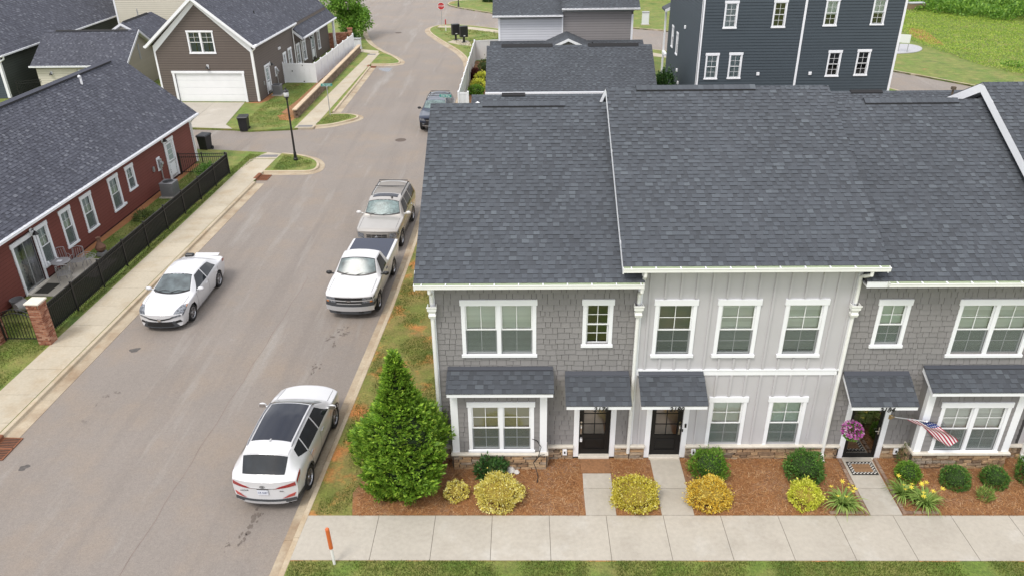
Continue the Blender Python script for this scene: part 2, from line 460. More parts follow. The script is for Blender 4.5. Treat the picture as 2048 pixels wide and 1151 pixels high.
def curb(name, pts, side, pan=.42, parent=None, seglen=3.0, sub=6):
    """concrete kerb and gutter along pts (the back edge of the kerb); the road lies on `side` (+1: to the right of travel)"""
    P = resample(pts, seglen/sub); N = frame_normals(P)
    prof_k = [(0.0,-.22),(0.0,.008),(.012,.016),(.12,.014),(.145,.004),(.175,-.085),(.20,-.104),(.20,-.22)]
    prof_p = [(.202,-.22),(.202,-.104),(.202+pan,-.108),(.202+pan,-.22)]
    for k in range(0, len(P)-1, sub):
        idx = list(range(k, min(k+sub, len(P)-1)+1))
        for nm, prof, mat in (('curb_segment', prof_k, M_curb), ('gutter_pan', prof_p, M_gutterpan)):
            if nm == 'gutter_pan' and pan <= 0: continue
            mb = MB(); n = len(prof)
            for ii, i in enumerate(idx):
                q = np.array(P[i], float)
                if ii == 0: q = q + (np.array(P[idx[1]])-q)*.008
                if ii == len(idx)-1: q = q + (np.array(P[idx[-2]])-q)*.008
                for o, z in prof:
                    x, y = q + N[i]*side*o
                    mb.v.append((x, y, z))
            for j in range(len(idx)-1):
                for m in range(n):
                    a, b_, c, d = j*n+m, j*n+(m+1)%n, (j+1)*n+(m+1)%n, (j+1)*n+m
                    mb.f.append((a,b_,c,d) if side < 0 else (d,c,b_,a)); mb.mi.append(0)
            cap0 = tuple(range(n)); cap1 = tuple((len(idx)-1)*n+m for m in range(n))
            mb.f.append(cap0 if side > 0 else cap0[::-1]); mb.mi.append(0)
            mb.f.append(cap1[::-1] if side > 0 else cap1); mb.mi.append(0)
            mb.obj(nm, mat, parent)

gr = MB(); gr.quad((-700,-500,-.40),(700,-500,-.40),(700,900,-.40),(-700,900,-.40))
gr.obj('ground', M_field, kind='structure')
rd = MB(); rd.quad((-75,-45,-.12),(75,-45,-.12),(75,125,-.12),(-75,125,-.12))
rd.obj('road', M_asphalt, kind='structure')

RB = lambda y: -3.27+.049*y if y < 10 else -2.78+(y-10)*.017
LB = lambda y: -13.96+.047*y
curbR = [(-4.75,-30),(-3.49,-4.4),(-3.28,-.34),(-3.03,4),(-2.76,9),(-2.60,14),(-2.50,20),(-2.42,26.2)]
curbL = [(-15.4,-30),(-13.95,0),(-13.2,16),(-12.86,23.6)]
islA = chaikin([(-12.80,25.45),(-10.9,25.45),(-9.75,25.45),(-10.05,27.3),(-11.5,28.35),(-12.6,28.62)], 2)
block_A = [(-60,-30)] + curbL + [(-12.82,25.3)] + islA + [(-13.9,28.95),(-17.8,29.6),(-45,31.6),(-60,32.4)]
block_R = curbR + [(60,26.2),(60,-30)]
islB = chaikin([(-12.0,34.75),(-11.0,35.0),(-9.75,36.2),(-9.35,36.95),(-10.1,37.6),(-11.55,37.6)], 2)
curbB = [(-11.55,38.3),(-11.5,46),(-11.50,53.4)]
islC = chaikin([(-11.45,54.45),(-9.6,54.45),(-8.85,55.0),(-9.75,57.3),(-11.6,60.3),(-13.2,63.6),(-14.3,66.9),(-15.65,72.4),(-17.6,81),(-20.4,87.5),(-26,91.5),(-60,94)], 1)
block_B = [(-60,35.9),(-24,34.75),(-17.48,34.03),(-16.15,33.65),(-13.2,34.05)] + islB + curbB + islC
curbD = chaikin([(-2.1,31.5),(-2.1,40),(-2.12,48),(-2.3,54.4),(-3.15,58.4),(-4.3,61.7),(-6.1,66),(-7.75,70.6),(-8.0,73.2),(-7.1,75.0),(-5.4,75.2),(-2.9,74.0),(0,71.8),(7,66),(13,61.0),(18,58),(25,52.2),(30.5,45.5),(33.4,38),(34,32)], 1)
block_D = curbD + [(0,31.5)]
curbE = chaikin([(46,33),(40.3,41.4),(37.2,45.6),(34.3,49.6),(28,57.5),(22.5,65),(17.9,70.2),(14.3,72.0),(6,77.6),(-.9,82.9),(-3.2,85.2),(-5.9,88),(-7.6,90.6),(-7.6,93),(-6.4,94.7),(-3,95.2),(10,96)], 1)
block_E = curbE + [(20,130),(140,130),(140,20),(52,20)]
for nm, pts, mat in (('lawn_left', block_A, M_lawn), ('lawn_right', block_R, M_lawn_dry), ('lawn_corner', block_B, M_lawn), ('lawn_mailbox', block_D, M_lawn), ('meadow', block_E, M_lawn)):
    mb = MB(); mb.prism(pts, -.3, 0.0); mb.obj(nm, mat, kind='structure')
mb = MB(); mb.prism([(-4.72,-30),(60,-30),(60,-3.93),(-3.47,-3.93)], -.2, .004); mb.obj('lawn_front', M_lawn, kind='structure')
cs = empty_struct('curb')
curb('curb', curbR, -1, .22, cs)
curb('curb', curbL, 1, .42, cs)
curb('curb', islA, 1, .26, cs, 2.0, 8)
curb('curb', islB, 1, .30, cs, 2.0, 8)
curb('curb', curbB, 1, .42, cs)
curb('curb', islC, 1, .36, cs, 2.5, 6)
curb('curb', curbD, -1, .40, cs, 2.5, 6)
curb('curb', curbE, 1, .40, cs, 2.5, 6)

# storm drain inlets: rusty hood in the kerb with a slotted grate in the gutter
def storm_drain(label, x, y, rz, L=1.0):
    t = thing('storm_drain', label, 'storm drain', (x,y,-.105), rz)
    h = MB(); h.bbox(-.14,.06,-.05,L+.05,0,.145,.03); h.obj('inlet_hood', M_rust, t)
    f = MB(); f.box(.06,.10,0,L,.0,.022); f.box(.62,.66,0,L,.0,.022); f.box(.06,.66,-.04,0,0,.022); f.box(.06,.66,L,L+.04,0,.022); f.box(.06,.66,L*.5-.02,L*.5+.02,0,.022)
    f.obj('grate_frame', M_rust, t)
    s = MB(); s.box(.075,.645,0,.025,.002,.018); me = s.mesh('bar', M_rust)
    for k in range(int(L/.075)): link('grate_bar', me, t, T(0,.05+k*.075,0))
    d = MB(); d.box(.08,.64,0,L,-.004,.001); d.obj('pit', M_room, t)
storm_drain('rusty storm drain grate at the near end of the left gutter', -13.83, .10, math.radians(-2.7), .95)
storm_drain('rusty storm drain inlet where the left gutter meets the lamp island', -12.88, 24.15, math.radians(-2.7), .8)
storm_drain('small rusty drain inlet beside the puddle below the far grass island', -11.55, 53.3, 0, .6)

# sidewalks, each slab a piece of its own
def slab_poly(parent, pts, z=.012, mat=None, name='concrete_slab'):
    mb = MB(); mb.prism(pts, -.12, z); return mb.obj(name, mat or M_conc, parent)
sw = empty_struct('sidewalk')
x0 = -3.34
mb = MB(); mb.prism([(-3.44,-3.895),(24,-3.895),(24,-2.365),(-3.37,-2.365)], -.1, .003); mb.obj('joint_bed', pm('joint_grey', (.14,.125,.105), .95), sw)
jx = [-1.47+1.524*k for k in range(16)]
xs = [x0]+jx
for a, b in zip(xs[:-1], xs[1:]):
    if a == x0: slab_poly(sw, [(-3.47,-3.9),(b-.007,-3.9),(b-.007,-2.36),(-3.38,-2.36)])
    else: slab_poly(sw, [(a+.007,-3.9),(b-.007,-3.9),(b-.007,-2.36),(a+.007,-2.36)])
sl = empty_struct('sidewalk')
yy = -12.0
while yy < 26.8:
    y1 = min(yy+1.52, 27.6)
    f = lambda y: LB(y)-.02
    wd = lambda y: 1.42 if y < 18 else 1.42+.12*min(1,(y-18)/8)
    slab_poly(sl, [(f(yy)-wd(yy), yy+.007),(f(yy),yy+.007),(f(y1),y1-.007),(f(y1)-wd(y1),y1-.007)], mat=M_conc_warm)
    yy = y1
slab_poly(sl, [(-14.15,27.61),(-12.68,27.61),(-12.6,28.55),(-13.55,28.85)], mat=M_conc_warm)
mb = MB(); mb.prism([(-13.95,27.9),(-12.72,27.9),(-12.72,28.35),(-13.7,28.35)], .0, .018); mb.obj('tactile_strip', pm('tactile', (.17,.165,.17), .9, noise=[(60,.3)]), sl)
sb = empty_struct('sidewalk')
yy = 34.15
while yy < 58.9:
    y1 = min(yy+1.52, 59.2); u0 = (yy-34.15)/25; u1 = (y1-34.15)/25
    xl = lambda u: -13.25+.85*u
    xr = lambda u: -11.95+.5*u
    slab_poly(sb, [(xl(u0),yy+.007),(xr(u0),yy+.007),(xr(u1),y1-.007),(xl(u1),y1-.007)], mat=M_conc_warm); yy = y1
for a, b in (((-13.1,34.35),(-12.1,34.75)),((-12.55,58.4),(-11.75,58.9))):
    mb = MB(); mb.prism([(a[0],a[1]),(b[0],a[1]),(b[0],b[1]),(a[0],b[1])], 0, .018); mb.obj('tactile_strip', MATS['tactile'], sb)
slab_poly(sb, [(-12.4,59.25),(-11.6,59.25),(-11.75,60.35),(-14.9,61.8),(-15.0,60.9)], mat=M_conc_warm)
sd = empty_struct('sidewalk')
pA = resample([(-7.1,74.5),(-5.2,74.3),(-2.8,73.0),(0,70.9),(7,65.1),(13,60.0),(15.6,57.4),(18,56)], 1.6)
nA = frame_normals(pA)
for i in range(len(pA)-1):
    a, b = np.array(pA[i]), np.array(pA[i+1]); t = (b-a)/np.linalg.norm(b-a)
    a, b = a+t*.008, b-t*.008
    slab_poly(sd, [tuple(a), tuple(b), tuple(b+nA[i+1]*1.3), tuple(a+nA[i]*1.3)], mat=M_conc_warm)
slab_poly(sd, [(-2.25,56.95),(-.1,57.95),(-.1,58.85),(-2.5,57.85)], mat=M_conc_warm)
slab_poly(sd, [(-5.35,64.5),(-3.9,62.9),(-2.7,62.4),(-3.2,65.2),(-4.5,66.2)], mat=M_conc_warm, name='mailbox_pad')

# driveway apron of the brown house
dv = empty_struct('driveway')
for pts in ([(-24.0,34.75),(-21.05,34.55),(-21.2,41.1),(-24.1,41.25)], [(-21.03,34.55),(-17.5,34.05),(-18.3,35.1),(-18.85,41.0),(-21.18,41.1)]):
    slab_poly(dv, pts, .014)

# front walks, mulch bed, brick edging
bed = MB(); bed.prism([(-2.2,-2.34),(16.9,-2.34),(16.9,-.02),(-.35,-.02),(-.3,.9),(-1.2,.5),(-2.0,-.5),(-2.35,-1.5)], -.1, .010)
bed.obj('mulch_bed', M_mulch, kind='structure')
for name, segs, lab in (('front_walk', [((4.09,-2.352),(4.90,-2.352),(4.90,-1.345),(4.09,-1.345)), ((4.09,-1.33),(4.90,-1.33),(4.91,-.72),(4.11,-.72))], 0),
                  ('front_walk', [((6.12,-2.352),(6.98,-2.352),(6.98,-1.345),(6.12,-1.345)), ((6.12,-1.33),(6.98,-1.33),(6.98,-.06),(6.12,-.06))], 0),
                  ('front_walk', [((11.66,-2.352),(12.50,-2.352),(12.52,-1.345),(11.67,-1.345)), ((11.67,-1.33),(12.52,-1.33),(12.56,-.06),(11.70,-.06))], 0)):
    w = empty_struct(name)
    for s in segs: slab_poly(w, list(s), .034)
    if segs[0][0][0] < 5: slab_poly(w, [(4.08,-.71),(4.92,-.71),(4.93,-.05),(4.06,-.05)], .045, M_soil, 'dirt_covered_step')
bm_ = MB(); bm_.bbox(-.10,.10,-.045,.045,-.03,.05,.008); bme = bm_.mesh('brick', pm('edging_brick', (.2,.12,.08), .95, ramp=[(0,(.16,.095,.065)),(.5,(.25,.165,.12)),(1,(.33,.25,.19))], noise=[(20,.2)], bump=(40,.6)))
be = thing('brick_edging', 'low brick edging on both sides of the walk to the glass door', 'edging', (11.6,-2.3,0))
for sx in (-.02, .98):
    for k in range(10):
        link('brick', bme, be, T(sx+k*.008*(1 if sx>.5 else .5), .08+k*.225, .01) @ RZ(PI/2+random.uniform(-.04,.04)))
for k in range(4):
    link('brick', bme, be, T(-.9+k*.23, .03, .01) @ RZ(random.uniform(-.05,.05)))
    link('brick', bme, be, T(1.1+k*.23, .03, .01) @ RZ(random.uniform(-.05,.05)))

# patio of the red house
pt = empty_struct('patio')
RH = math.radians(90-2.69); RC = (-18.62, 0.0)
def rw(s, off, z=0):        # point on the red house's long wall: s metres along it, off metres out from it
    d = (math.sin(math.radians(2.69)), math.cos(math.radians(2.69)))
    return (RC[0]+d[0]*s+d[1]*off, RC[1]+d[1]*s-d[0]*off, z)
for s0, s1, o1 in ((10.15,11.85,1.25),(11.87,13.7,2.05)):
    slab_poly(pt, [rw(s0,.02)[:2], rw(s0,o1)[:2], rw(s1,o1)[:2], rw(s1,.02)[:2]], .03, M_conc)

# bare clay along the red house and the brown house
for nm, pts in (('clay_strip', [rw(13.8,0)[:2], rw(13.8,.30)[:2], rw(18,.42)[:2], rw(22,.35)[:2], rw(26.8,.3)[:2], rw(26.8,0)[:2]]),
                ('clay_patch', [(-18.9,40.9),(-17.6,40.8),(-17.2,41.6),(-16.9,43.6),(-17.6,43.8),(-17.75,41.3)]),
                ('clay_patch', [(-14.8,36.2),(-13.9,35.9),(-13.75,37.2),(-14.6,38.0),(-15.3,37.3)]),
                ('clay_path', [(43.9,70),(42.4,66),(42.3,61),(43.4,60.5),(44.2,64),(45.2,69)])):
    mb = MB(); mb.prism(pts, -.05, .006); mb.obj(nm, pm('clay', (.34,.15,.06), .95, noise=[(2,.15),(20,.2)], bump=(20,.5)), kind='structure')
gv = MB(); gv.prism(chaikin([(37.2,56.6),(39.5,57.2),(40.9,59.4),(40.3,61.3),(38.2,61.0),(36.9,58.6),(37.2,56.6)],2), -.05, .05)
gv.obj('gravel_pile', pm('gravel', (.38,.38,.40), .95, noise=[(14,.25)], bump=(20,1.0)), kind='stuff')

# stains and the puddle on the road
def blob(name, cx, cy, rx, ry, mat, seed, z=-.116, n=20):
    r = random.Random(seed); pts = []
    ph = [r.uniform(0,6.28) for _ in range(3)]
    for k in range(n):
        w = 2*PI*k/n; q = 1+.18*math.sin(2*w+ph[0])+.15*math.sin(3*w+ph[1])+.12*math.sin(5*w+ph[2])
        pts.append((cx+rx*q*math.cos(w), cy+ry*q*math.sin(w), z))
    mb = MB(); mb.add(pts, [tuple(range(n))]); return mb.obj(name, mat, kind='structure')
blob('oil_stain', -11.9, 6.15, .16, .17, M_oil, 1); blob('oil_stain', -12.35, -.28, .14, .13, M_oil, 2)
SPL = random.Random(9)
for i, (x, y, a, b) in enumerate(((-4.55,7.55,.13,.12),(-4.35,7.2,.16,.1),(-4.75,6.9,.2,.13),(-4.6,6.5,.12,.16),(-4.4,7.75,.07,.06),(-4.95,5.0,.09,.16),(-5.0,4.7,.07,.13),(-4.9,-2.5,.14,.22),(-4.75,-2.2,.10,.15),(-5.0,-3.0,.09,.16),(-5.3,-3.3,.06,.08),(-11.55,3.3,.08,.05),(-11.3,3.5,.09,.04),(-11.7,2.8,.05,.04),(-11.6,1.9,.09,.04))):
    mb = MB()
    for k in range(7):
        cx, cy = x+SPL.gauss(0,a*.8), y+SPL.gauss(0,b*1.1); q = SPL.uniform(.18,.55); pts = []
        for j in range(10):
            w = 2*PI*j/10; e = q*SPL.uniform(.6,1.2); pts.append((cx+a*e*math.cos(w), cy+b*e*math.sin(w), -.1165+.0004*k))
        mb.add(pts, [tuple(range(10))])
    mb.obj('damp_stain', M_damp, kind='structure')
blob('puddle', -9.85, 52.6, .55, .8, M_puddle, 40)
for (x, y) in ((-5.6,31.6),(-11.3,70.9)):
    t = MB(); t.lathe([(.36,-.12),(.36,-.112),(.31,-.110),(.31,-.113),(.02,-.111)], 20, (x,y,0)); o = t.obj('manhole_cover', pm('manhole', (.10,.075,.06), .8, noise=[(30,.3)]))
    tag(o, 'round iron manhole cover in the road beside the dark blue vehicle' if y < 40 else 'round iron manhole cover far up the road near the corner', 'manhole cover')
# hairline crack sealed with clay dust along the crown of the road
ck = MB()
for k in range(40):
    y = -12+k*.6; x = -7.45+.047*y+.03*math.sin(k*1.7)
    y2 = y+.6; x2 = -7.45+.047*y2+.03*math.sin((k+1)*1.7)
    ck.quad((x-.008,y,-.1165),(x+.008,y,-.1165),(x2+.008,y2,-.1165),(x2-.008,y2,-.1165))
ck.obj('road_seam', pm('seam_dust', (.20,.150,.128), .95, noise=[(3,.25)]), kind='structure')

# ---------------------------------------------------------------- scattered blades and straw
RNG = np.random.default_rng(5)
def in_poly(x, y, poly):
    ins = np.zeros(len(x), bool); n = len(poly)
    for i in range(n):
        x1, y1 = poly[i]; x2, y2 = poly[(i+1)%n]
        c = ((y1 > y) != (y2 > y)) & (x < (x2-x1)*(y-y1)/(y2-y1+1e-12)+x1)
        ins ^= c
    return ins
def scatter(poly, dens):
    P = np.array(poly); lo, hi = P.min(0), P.max(0)
    n = int((hi-lo).prod()*dens); q = RNG.uniform(lo, hi, (n,2))
    return q[in_poly(q[:,0], q[:,1], poly)]
def patchy(xy, sc, seed):
    r = np.random.default_rng(seed); v = np.zeros(len(xy))
    for k in range(7):
        a = r.uniform(0,6.28); f = sc*r.uniform(.5,2.2)
        v += np.sin(f*(xy[:,0]*math.cos(a)+xy[:,1]*math.sin(a))+r.uniform(0,6.28))
    return v/7
def blades(name, xy, h, w, mat, z=0., tilt=.5, **kw):
    n = len(xy); a = RNG.uniform(0, 6.283, n); hh = h*RNG.uniform(.5,1.4,n); ww = w*RNG.uniform(.7,1.3,n)
    lean = RNG.uniform(.1,1,n)*tilt; la = RNG.uniform(0,6.283,n)
    V = np.zeros((n,3,3)); dx, dy = np.cos(a)*ww, np.sin(a)*ww
    V[:,0,0], V[:,0,1] = xy[:,0]-dx, xy[:,1]-dy
    V[:,1,0], V[:,1,1] = xy[:,0]+dx, xy[:,1]+dy
    V[:,2,0], V[:,2,1] = xy[:,0]+np.cos(la)*hh*lean, xy[:,1]+np.sin(la)*hh*lean
    V[:,:2,2] = z; V[:,2,2] = z+hh*np.sqrt(1-np.minimum(lean,.95)**2)
    me = np_mesh(name, V.reshape(-1,3), np.arange(3*n).reshape(-1,3), mat)
    return link(name, me, kind='stuff', **kw)
def lawn_blades(poly, dens, h, w, keep=-.25, seed=1, sc=1.6, z=0.):
    q = scatter(poly, dens); v = patchy(q, sc, seed)+RNG.normal(0,.12,len(q)); q = q[v > keep]
    blades('grass', q, h, w, M_grass, z)
lawn_blades([(-3.45,-4.7),(17,-4.7),(17,-3.93),(-3.45,-3.93)], 2200, .05, .008, -.22, 3, 3.6, .004)
lawn_blades([(-3.2,-2.3),(-2.45,-2.3),(-1.9,-.4),(-1.1,.6),(-.15,1.0),(-.15,16),(-2.4,16),(-3.0,3)], 1300, .045, .009, .02, 4, 2.2)
lawn_blades([(-20,-2),(-15.6,-2),(-15.35,3),(-15.2,6.5),(-15.3,8),(-18,8),(-20,8)], 750, .05, .011, -.35, 5)
lawn_blades([(-15.55,6.6),(-15.18,6.6),(-14.62,18),(-14.35,25),(-13.8,28.3),(-14.6,28.6),(-14.8,25)], 800, .05, .012, -.4, 6)
lawn_blades([rw(14,.4)[:2], rw(14,2.6)[:2], rw(26.5,2.8)[:2], rw(26.5,.4)[:2]], 420, .05, .013, -.2, 7)
lawn_blades([(-12.3,25.6),(-10.2,25.6),(-10.3,27),(-11.5,28.1),(-12.4,28.3)], 600, .05, .014, -.3, 8)
lawn_blades([(-17.2,34.4),(-13.3,34.5),(-13.4,36),(-14.6,46.6),(-17,46.9),(-17.2,42)], 300, .05, .016, -.2, 9)
lawn_blades([(-12,35),(-11,35.2),(-9.8,36.6),(-10.2,37.4),(-11.6,37.4)], 420, .05, .015, -.4, 10)
# pine straw
q = scatter([(-2.1,-2.33),(16.9,-2.33),(16.9,-.08),(-.3,-.08),(-.9,.3),(-1.8,-.5),(-2.2,-1.5)], 760)
q = q[~(((q[:,0]>4.03)&(q[:,0]<4.96)&(q[:,1]<-.7))|((q[:,0]>6.06)&(q[:,0]<7.03))|((q[:,0]>11.6)&(q[:,0]<12.62)))]
n = len(q); a = RNG.uniform(0,6.283,n); L_ = RNG.uniform(.03,.085,n); W_ = RNG.uniform(.003,.007,n); z = RNG.uniform(.012,.035,n); dz = RNG.uniform(-.012,.02,n)
V = np.zeros((n,4,3)); c, s = np.cos(a), np.sin(a)
for k, (u, v) in enumerate(((-1,-1),(1,-1),(1,1),(-1,1))):
    V[:,k,0] = q[:,0]+u*L_*c-v*W_*s; V[:,k,1] = q[:,1]+u*L_*s+v*W_*c; V[:,k,2] = z+u*dz
link('pine_straw', np_mesh('pine_straw', V.reshape(-1,3), np.arange(4*n).reshape(-1,4), M_needle), kind='stuff')

# ================================================================ BUILDING KIT
def cuts(x0, x1, z0, z1, holes):
    """free intervals of [x0,x1] for the band z0..z1"""
    zm = (z0+z1)/2; iv = [(x0, x1)]
    for (a, b, c, d) in holes:
        if c < zm < d:
            nv = []
            for (p, q) in iv:
                if b <= p or a >= q: nv.append((p, q)); continue
                if a > p: nv.append((p, a))
                if b < q: nv.append((b, q))
            iv = nv
    return [(p, q) for p, q in iv if q-p > .02]

def wall_core(parent, M, x0, x1, z0, z1, y0, y1, holes, mat, name='wall'):
    xs = sorted({x0, x1} | {min(max(v, x0), x1) for h in holes for v in h[:2]})
    zs = sorted({z0, z1} | {min(max(v, z0), z1) for h in holes for v in h[2:]})
    mb = MB()
    for a, b in zip(zs[:-1], zs[1:]):
        run = None
        for p, q in zip(xs[:-1], xs[1:]):
            solid = not any(h[0] < (p+q)/2 < h[1] and h[2] < (a+b)/2 < h[3] for h in holes)
            if solid and q > p: run = (run[0], q) if run else (p, q)
            elif run: mb.box(run[0], run[1], y0, y1, a, b); run = None
        if run: mb.box(run[0], run[1], y0, y1, a, b)
    return mb.obj(name, mat, parent, M)

_unit = {}
def unit_wedge(kind, mat):
    """unit piece 1 x 1 (x, z) lying on y=0, thick at its lower edge"""
    key = (kind, mat.name)
    if key not in _unit:
        tb, tt = {'shake': (.028,.004), 'plank': (.022,.004)}[kind]
        mb = MB()
        mb.add([(0,-tb,0),(1,-tb,0),(1,-tt,1),(0,-tt,1),(0,.001,0),(1,.001,0),(1,.001,1),(0,.001,1)],
               [(0,1,2,3),(0,4,5,1),(0,3,7,4),(1,5,6,2)])
        _unit[key] = mb.mesh(kind, mat)
    return _unit[key]

CAMP = Vector((2.4719,-17.9717,15.1987))
def shakes(parent, M, x0, x1, z0, z1, holes, n_ind=300, expo=.172, seed=1, mat=None, tol=0.0):
    mat = mat or M_shake
    r = random.Random(seed); items = []
    nrow = int(math.ceil((z1-z0)/expo))
    for k in range(nrow):
        za = z0+k*expo; zb = min(za+expo, z1)
        for (p, q) in cuts(x0, x1, za, zb, holes):
            x = p; 
            while x < q-.005:
                w = r.choice((.13,.16,.19,.22,.25,.28,.30))*r.uniform(.92,1.08)
                if q-(x+w) < .09: w = q-x
                sg = r.choice((-.022,-.010,0,.006,.014)) if k else 0
                items.append((x+.005, w-.010, za+sg, min(zb+.02, z1)-(za+sg)))
                x += w
    Mw = parent.matrix_basis @ M if parent else M
    def dist(it): return (Mw @ Vector((it[0], 0, it[2]))-CAMP).length
    items.sort(key=dist)
    me = unit_wedge('shake', mat)
    for (x, w, z, h) in items[:n_ind]:
        link('shake', me, parent, M @ Matrix(((w,0,0,x),(0,1,0,0),(0,0,h,z),(0,0,0,1))))
    if items[n_ind:]:
        mb = MB()
        for (x, w, z, h) in items[n_ind:]:
            mb.add([(x,-.028,z),(x+w,-.028,z),(x+w,-.004,z+h),(x,-.004,z+h),(x,0,z),(x+w,0,z),(x+w,0,z+h),(x,0,z+h)], [(0,1,2,3),(0,4,5,1),(0,3,7,4),(1,5,6,2)])
        mb.obj('shakes', mat, parent, M, kind='stuff')

def siding(parent, M, x0, x1, z0, z1, holes, mat, expo=.18, lim=None, name='siding_plank'):
    me = unit_wedge('plank', mat)
    n = int(math.ceil((z1-z0)/expo))
    for k in range(n):
        za = z0+k*expo; zb = min(za+expo, z1)
        a, b = (x0, x1)
        if lim:
            a, b = lim(zb); a, b = max(a, x0), min(b, x1)
            if b-a < .05: continue
        for (p, q) in cuts(a, b, za, zb, holes):
            link(name, me, parent, M @ Matrix(((q-p,0,0,p),(0,1,0,0),(0,0,min(expo, z1-za)-.020,za),(0,0,0,1))))

def plane_matrix(O, u, v):
    u, v = Vector(u).normalized(), Vector(v).normalized(); n = u.cross(v)
    return Matrix(((u.x,v.x,n.x,O[0]),(u.y,v.y,n.y,O[1]),(u.z,v.z,n.z,O[2]),(0,0,0,1)))

_tab = {}
M_butt = pm('shingle_edge', (.022,.023,.026), .95)
def tab_mesh(kind, mat):
    key = (kind, mat.name)
    if key not in _tab:
        tb = {'tall': .020, 'low': .008}[kind]
        mb = MB(); vs = [(0,0,tb),(1,0,tb),(1,1,.002),(0,1,.002),(0,0,0),(1,0,0),(1,1,0),(0,1,0)]
        mb.add(vs, [(0,1,2,3),(4,0,3,7),(1,5,6,2)]); mb.f.append((4,5,1,0)); mb.mi.append(1)
        _tab[key] = mb.mesh('shingle', [mat if kind == 'tall' else LOWMAT.get(mat.name, mat), M_butt])
    return _tab[key]

def shingle_plane(parent, O, u, v, W, L, n_ind=0, mat=None, expo=.143, seed=1, W0=None, lim=None, wmul=1.0):
    """courses of laminated shingles on the plane O + s*u + t*v (0<s<W, 0<t<L), each tab a wedge; O,u,v in the parent's space"""
    mat = mat or M_shingle
    r = random.Random(seed); M = plane_matrix(O, u, v); items = []
    n = int(math.ceil(L/expo))
    for k in range(n):
        t = k*expo; h = min(expo+.022, L-t)
        a, b = (0, W) if not lim else lim(t)
        x = a-r.uniform(0,.15); tall = r.random() < .5
        while x < b-.004:
            w = r.uniform(.10,.21)*wmul if tall else r.uniform(.09,.20)*wmul
            p, q = max(x, a), min(x+w, b)
            if b-q < .04: q = b
            if q-p > .01: items.append((p, q-p, t-(.0 if tall else -.0), h, 'tall' if tall else 'low'))
            x = q if q == b else x+w
            tall = not tall if r.random() < .86 else tall
    if n_ind:
        Mw = parent.matrix_basis @ M
        def dist(it):
            p = Mw @ Vector((it[0], it[2], 0)); return (p-CAMP).length + (1000 if p.x > 17.2 else 0)
        items.sort(key=dist)
        for (x, w, t, h, kd) in items[:n_ind]:
            link('shingle', tab_mesh(kd, mat), parent, M @ Matrix(((w,0,0,x),(0,h,0,t),(0,0,1,0),(0,0,0,1))))
        items = items[n_ind:]
    if items:
        A = np.array([it[:4] for it in items]); tb = np.where(np.array([it[4] == 'tall' for it in items]), .020, .008)
        m = len(A); V = np.zeros((m,8,3)); x, w, t, h = A.T
        for j, (cx, cy) in enumerate(((0,0),(1,0),(1,1),(0,1))):
            V[:,j,0] = x+cx*w; V[:,j,1] = t+cy*h; V[:,j,2] = tb if cy == 0 else .002
            V[:,j+4,0] = x+cx*w; V[:,j+4,1] = t+cy*h; V[:,j+4,2] = 0
        F = np.array([(0,1,2,3),(4,5,1,0),(4,0,3,7),(1,5,6,2)])
        F = (F[None]+8*np.arange(m)[:,None,None]).reshape(-1,4)
        link('shingles', np_mesh('shingles', V.reshape(-1,3), F, [mat, M_butt, LOWMAT.get(mat.name, mat)], mi=(np.array([[0,1,0,0] if it[4] == 'tall' else [2,1,2,2] for it in items])).ravel()), parent, M, kind='stuff')

def ridge_caps(parent, a, b, mat=None, w=.15, step=.145, drop=.5):
    """overlapping cap shingles along the ridge from a to b"""
    mat = mat or M_shingle; a, b = Vector(a), Vector(b); d = (b-a).normalized(); s = d.cross(Vector((0,0,1))).normalized()
    mb = MB(); h = w*drop
    mb.add([(0,-w,-h+.012),(0,0,.016),(0,w,-h+.012),(1,-w,-h+.002),(1,0,.006),(1,w,-h+.002),(0,-w,-h),(0,w,-h)], [(0,3,4,1),(1,4,5,2),(6,0,1,2,7)])
    me = mb.mesh('ridge_cap', mat); n = int((b-a).length/step)
    for k in range(n):
        p = a+d*k*step
        link('ridge_cap', me, parent, Matrix(((d.x*(step+.02),s.x,0,p.x),(d.y*(step+.02),s.y,0,p.y),(0,0,1,p.z),(0,0,0,1))))

def gable_deck(parent, x0, x1, ye, yr, yb, ze, zr, zb, th=.16, name='roof', mat=None, fascia=True):
    """roof body with ridge along x: eave (ye,ze), ridge (yr,zr), back eave (yb,zb); underside th below"""
    mb = MB()
    pr = [(ye,ze),(yr,zr),(yb,zb),(yb,zb-th),(yr,zr-th*1.12),(ye,ze-th)]
    mb.extr([(x0,y,z) for y, z in pr], (x1-x0,0,0))
    return mb.obj(name, mat or M_deck, parent)

def rake_board(parent, x, ye, yr, yb, ze, zr, zb, h=.22, t=.03, name='rake_board', both=True, z_up=.02):
    for (ya, za, yb_, zb_) in ((ye,ze,yr,zr),(yr,zr,yb,zb)):
        mb = MB(); mb.extr([(x,ya,za+z_up),(x,yb_,zb_+z_up),(x,yb_,zb_-h),(x,ya,za-h)], (t,0,0)); mb.obj(name, M_white, parent)

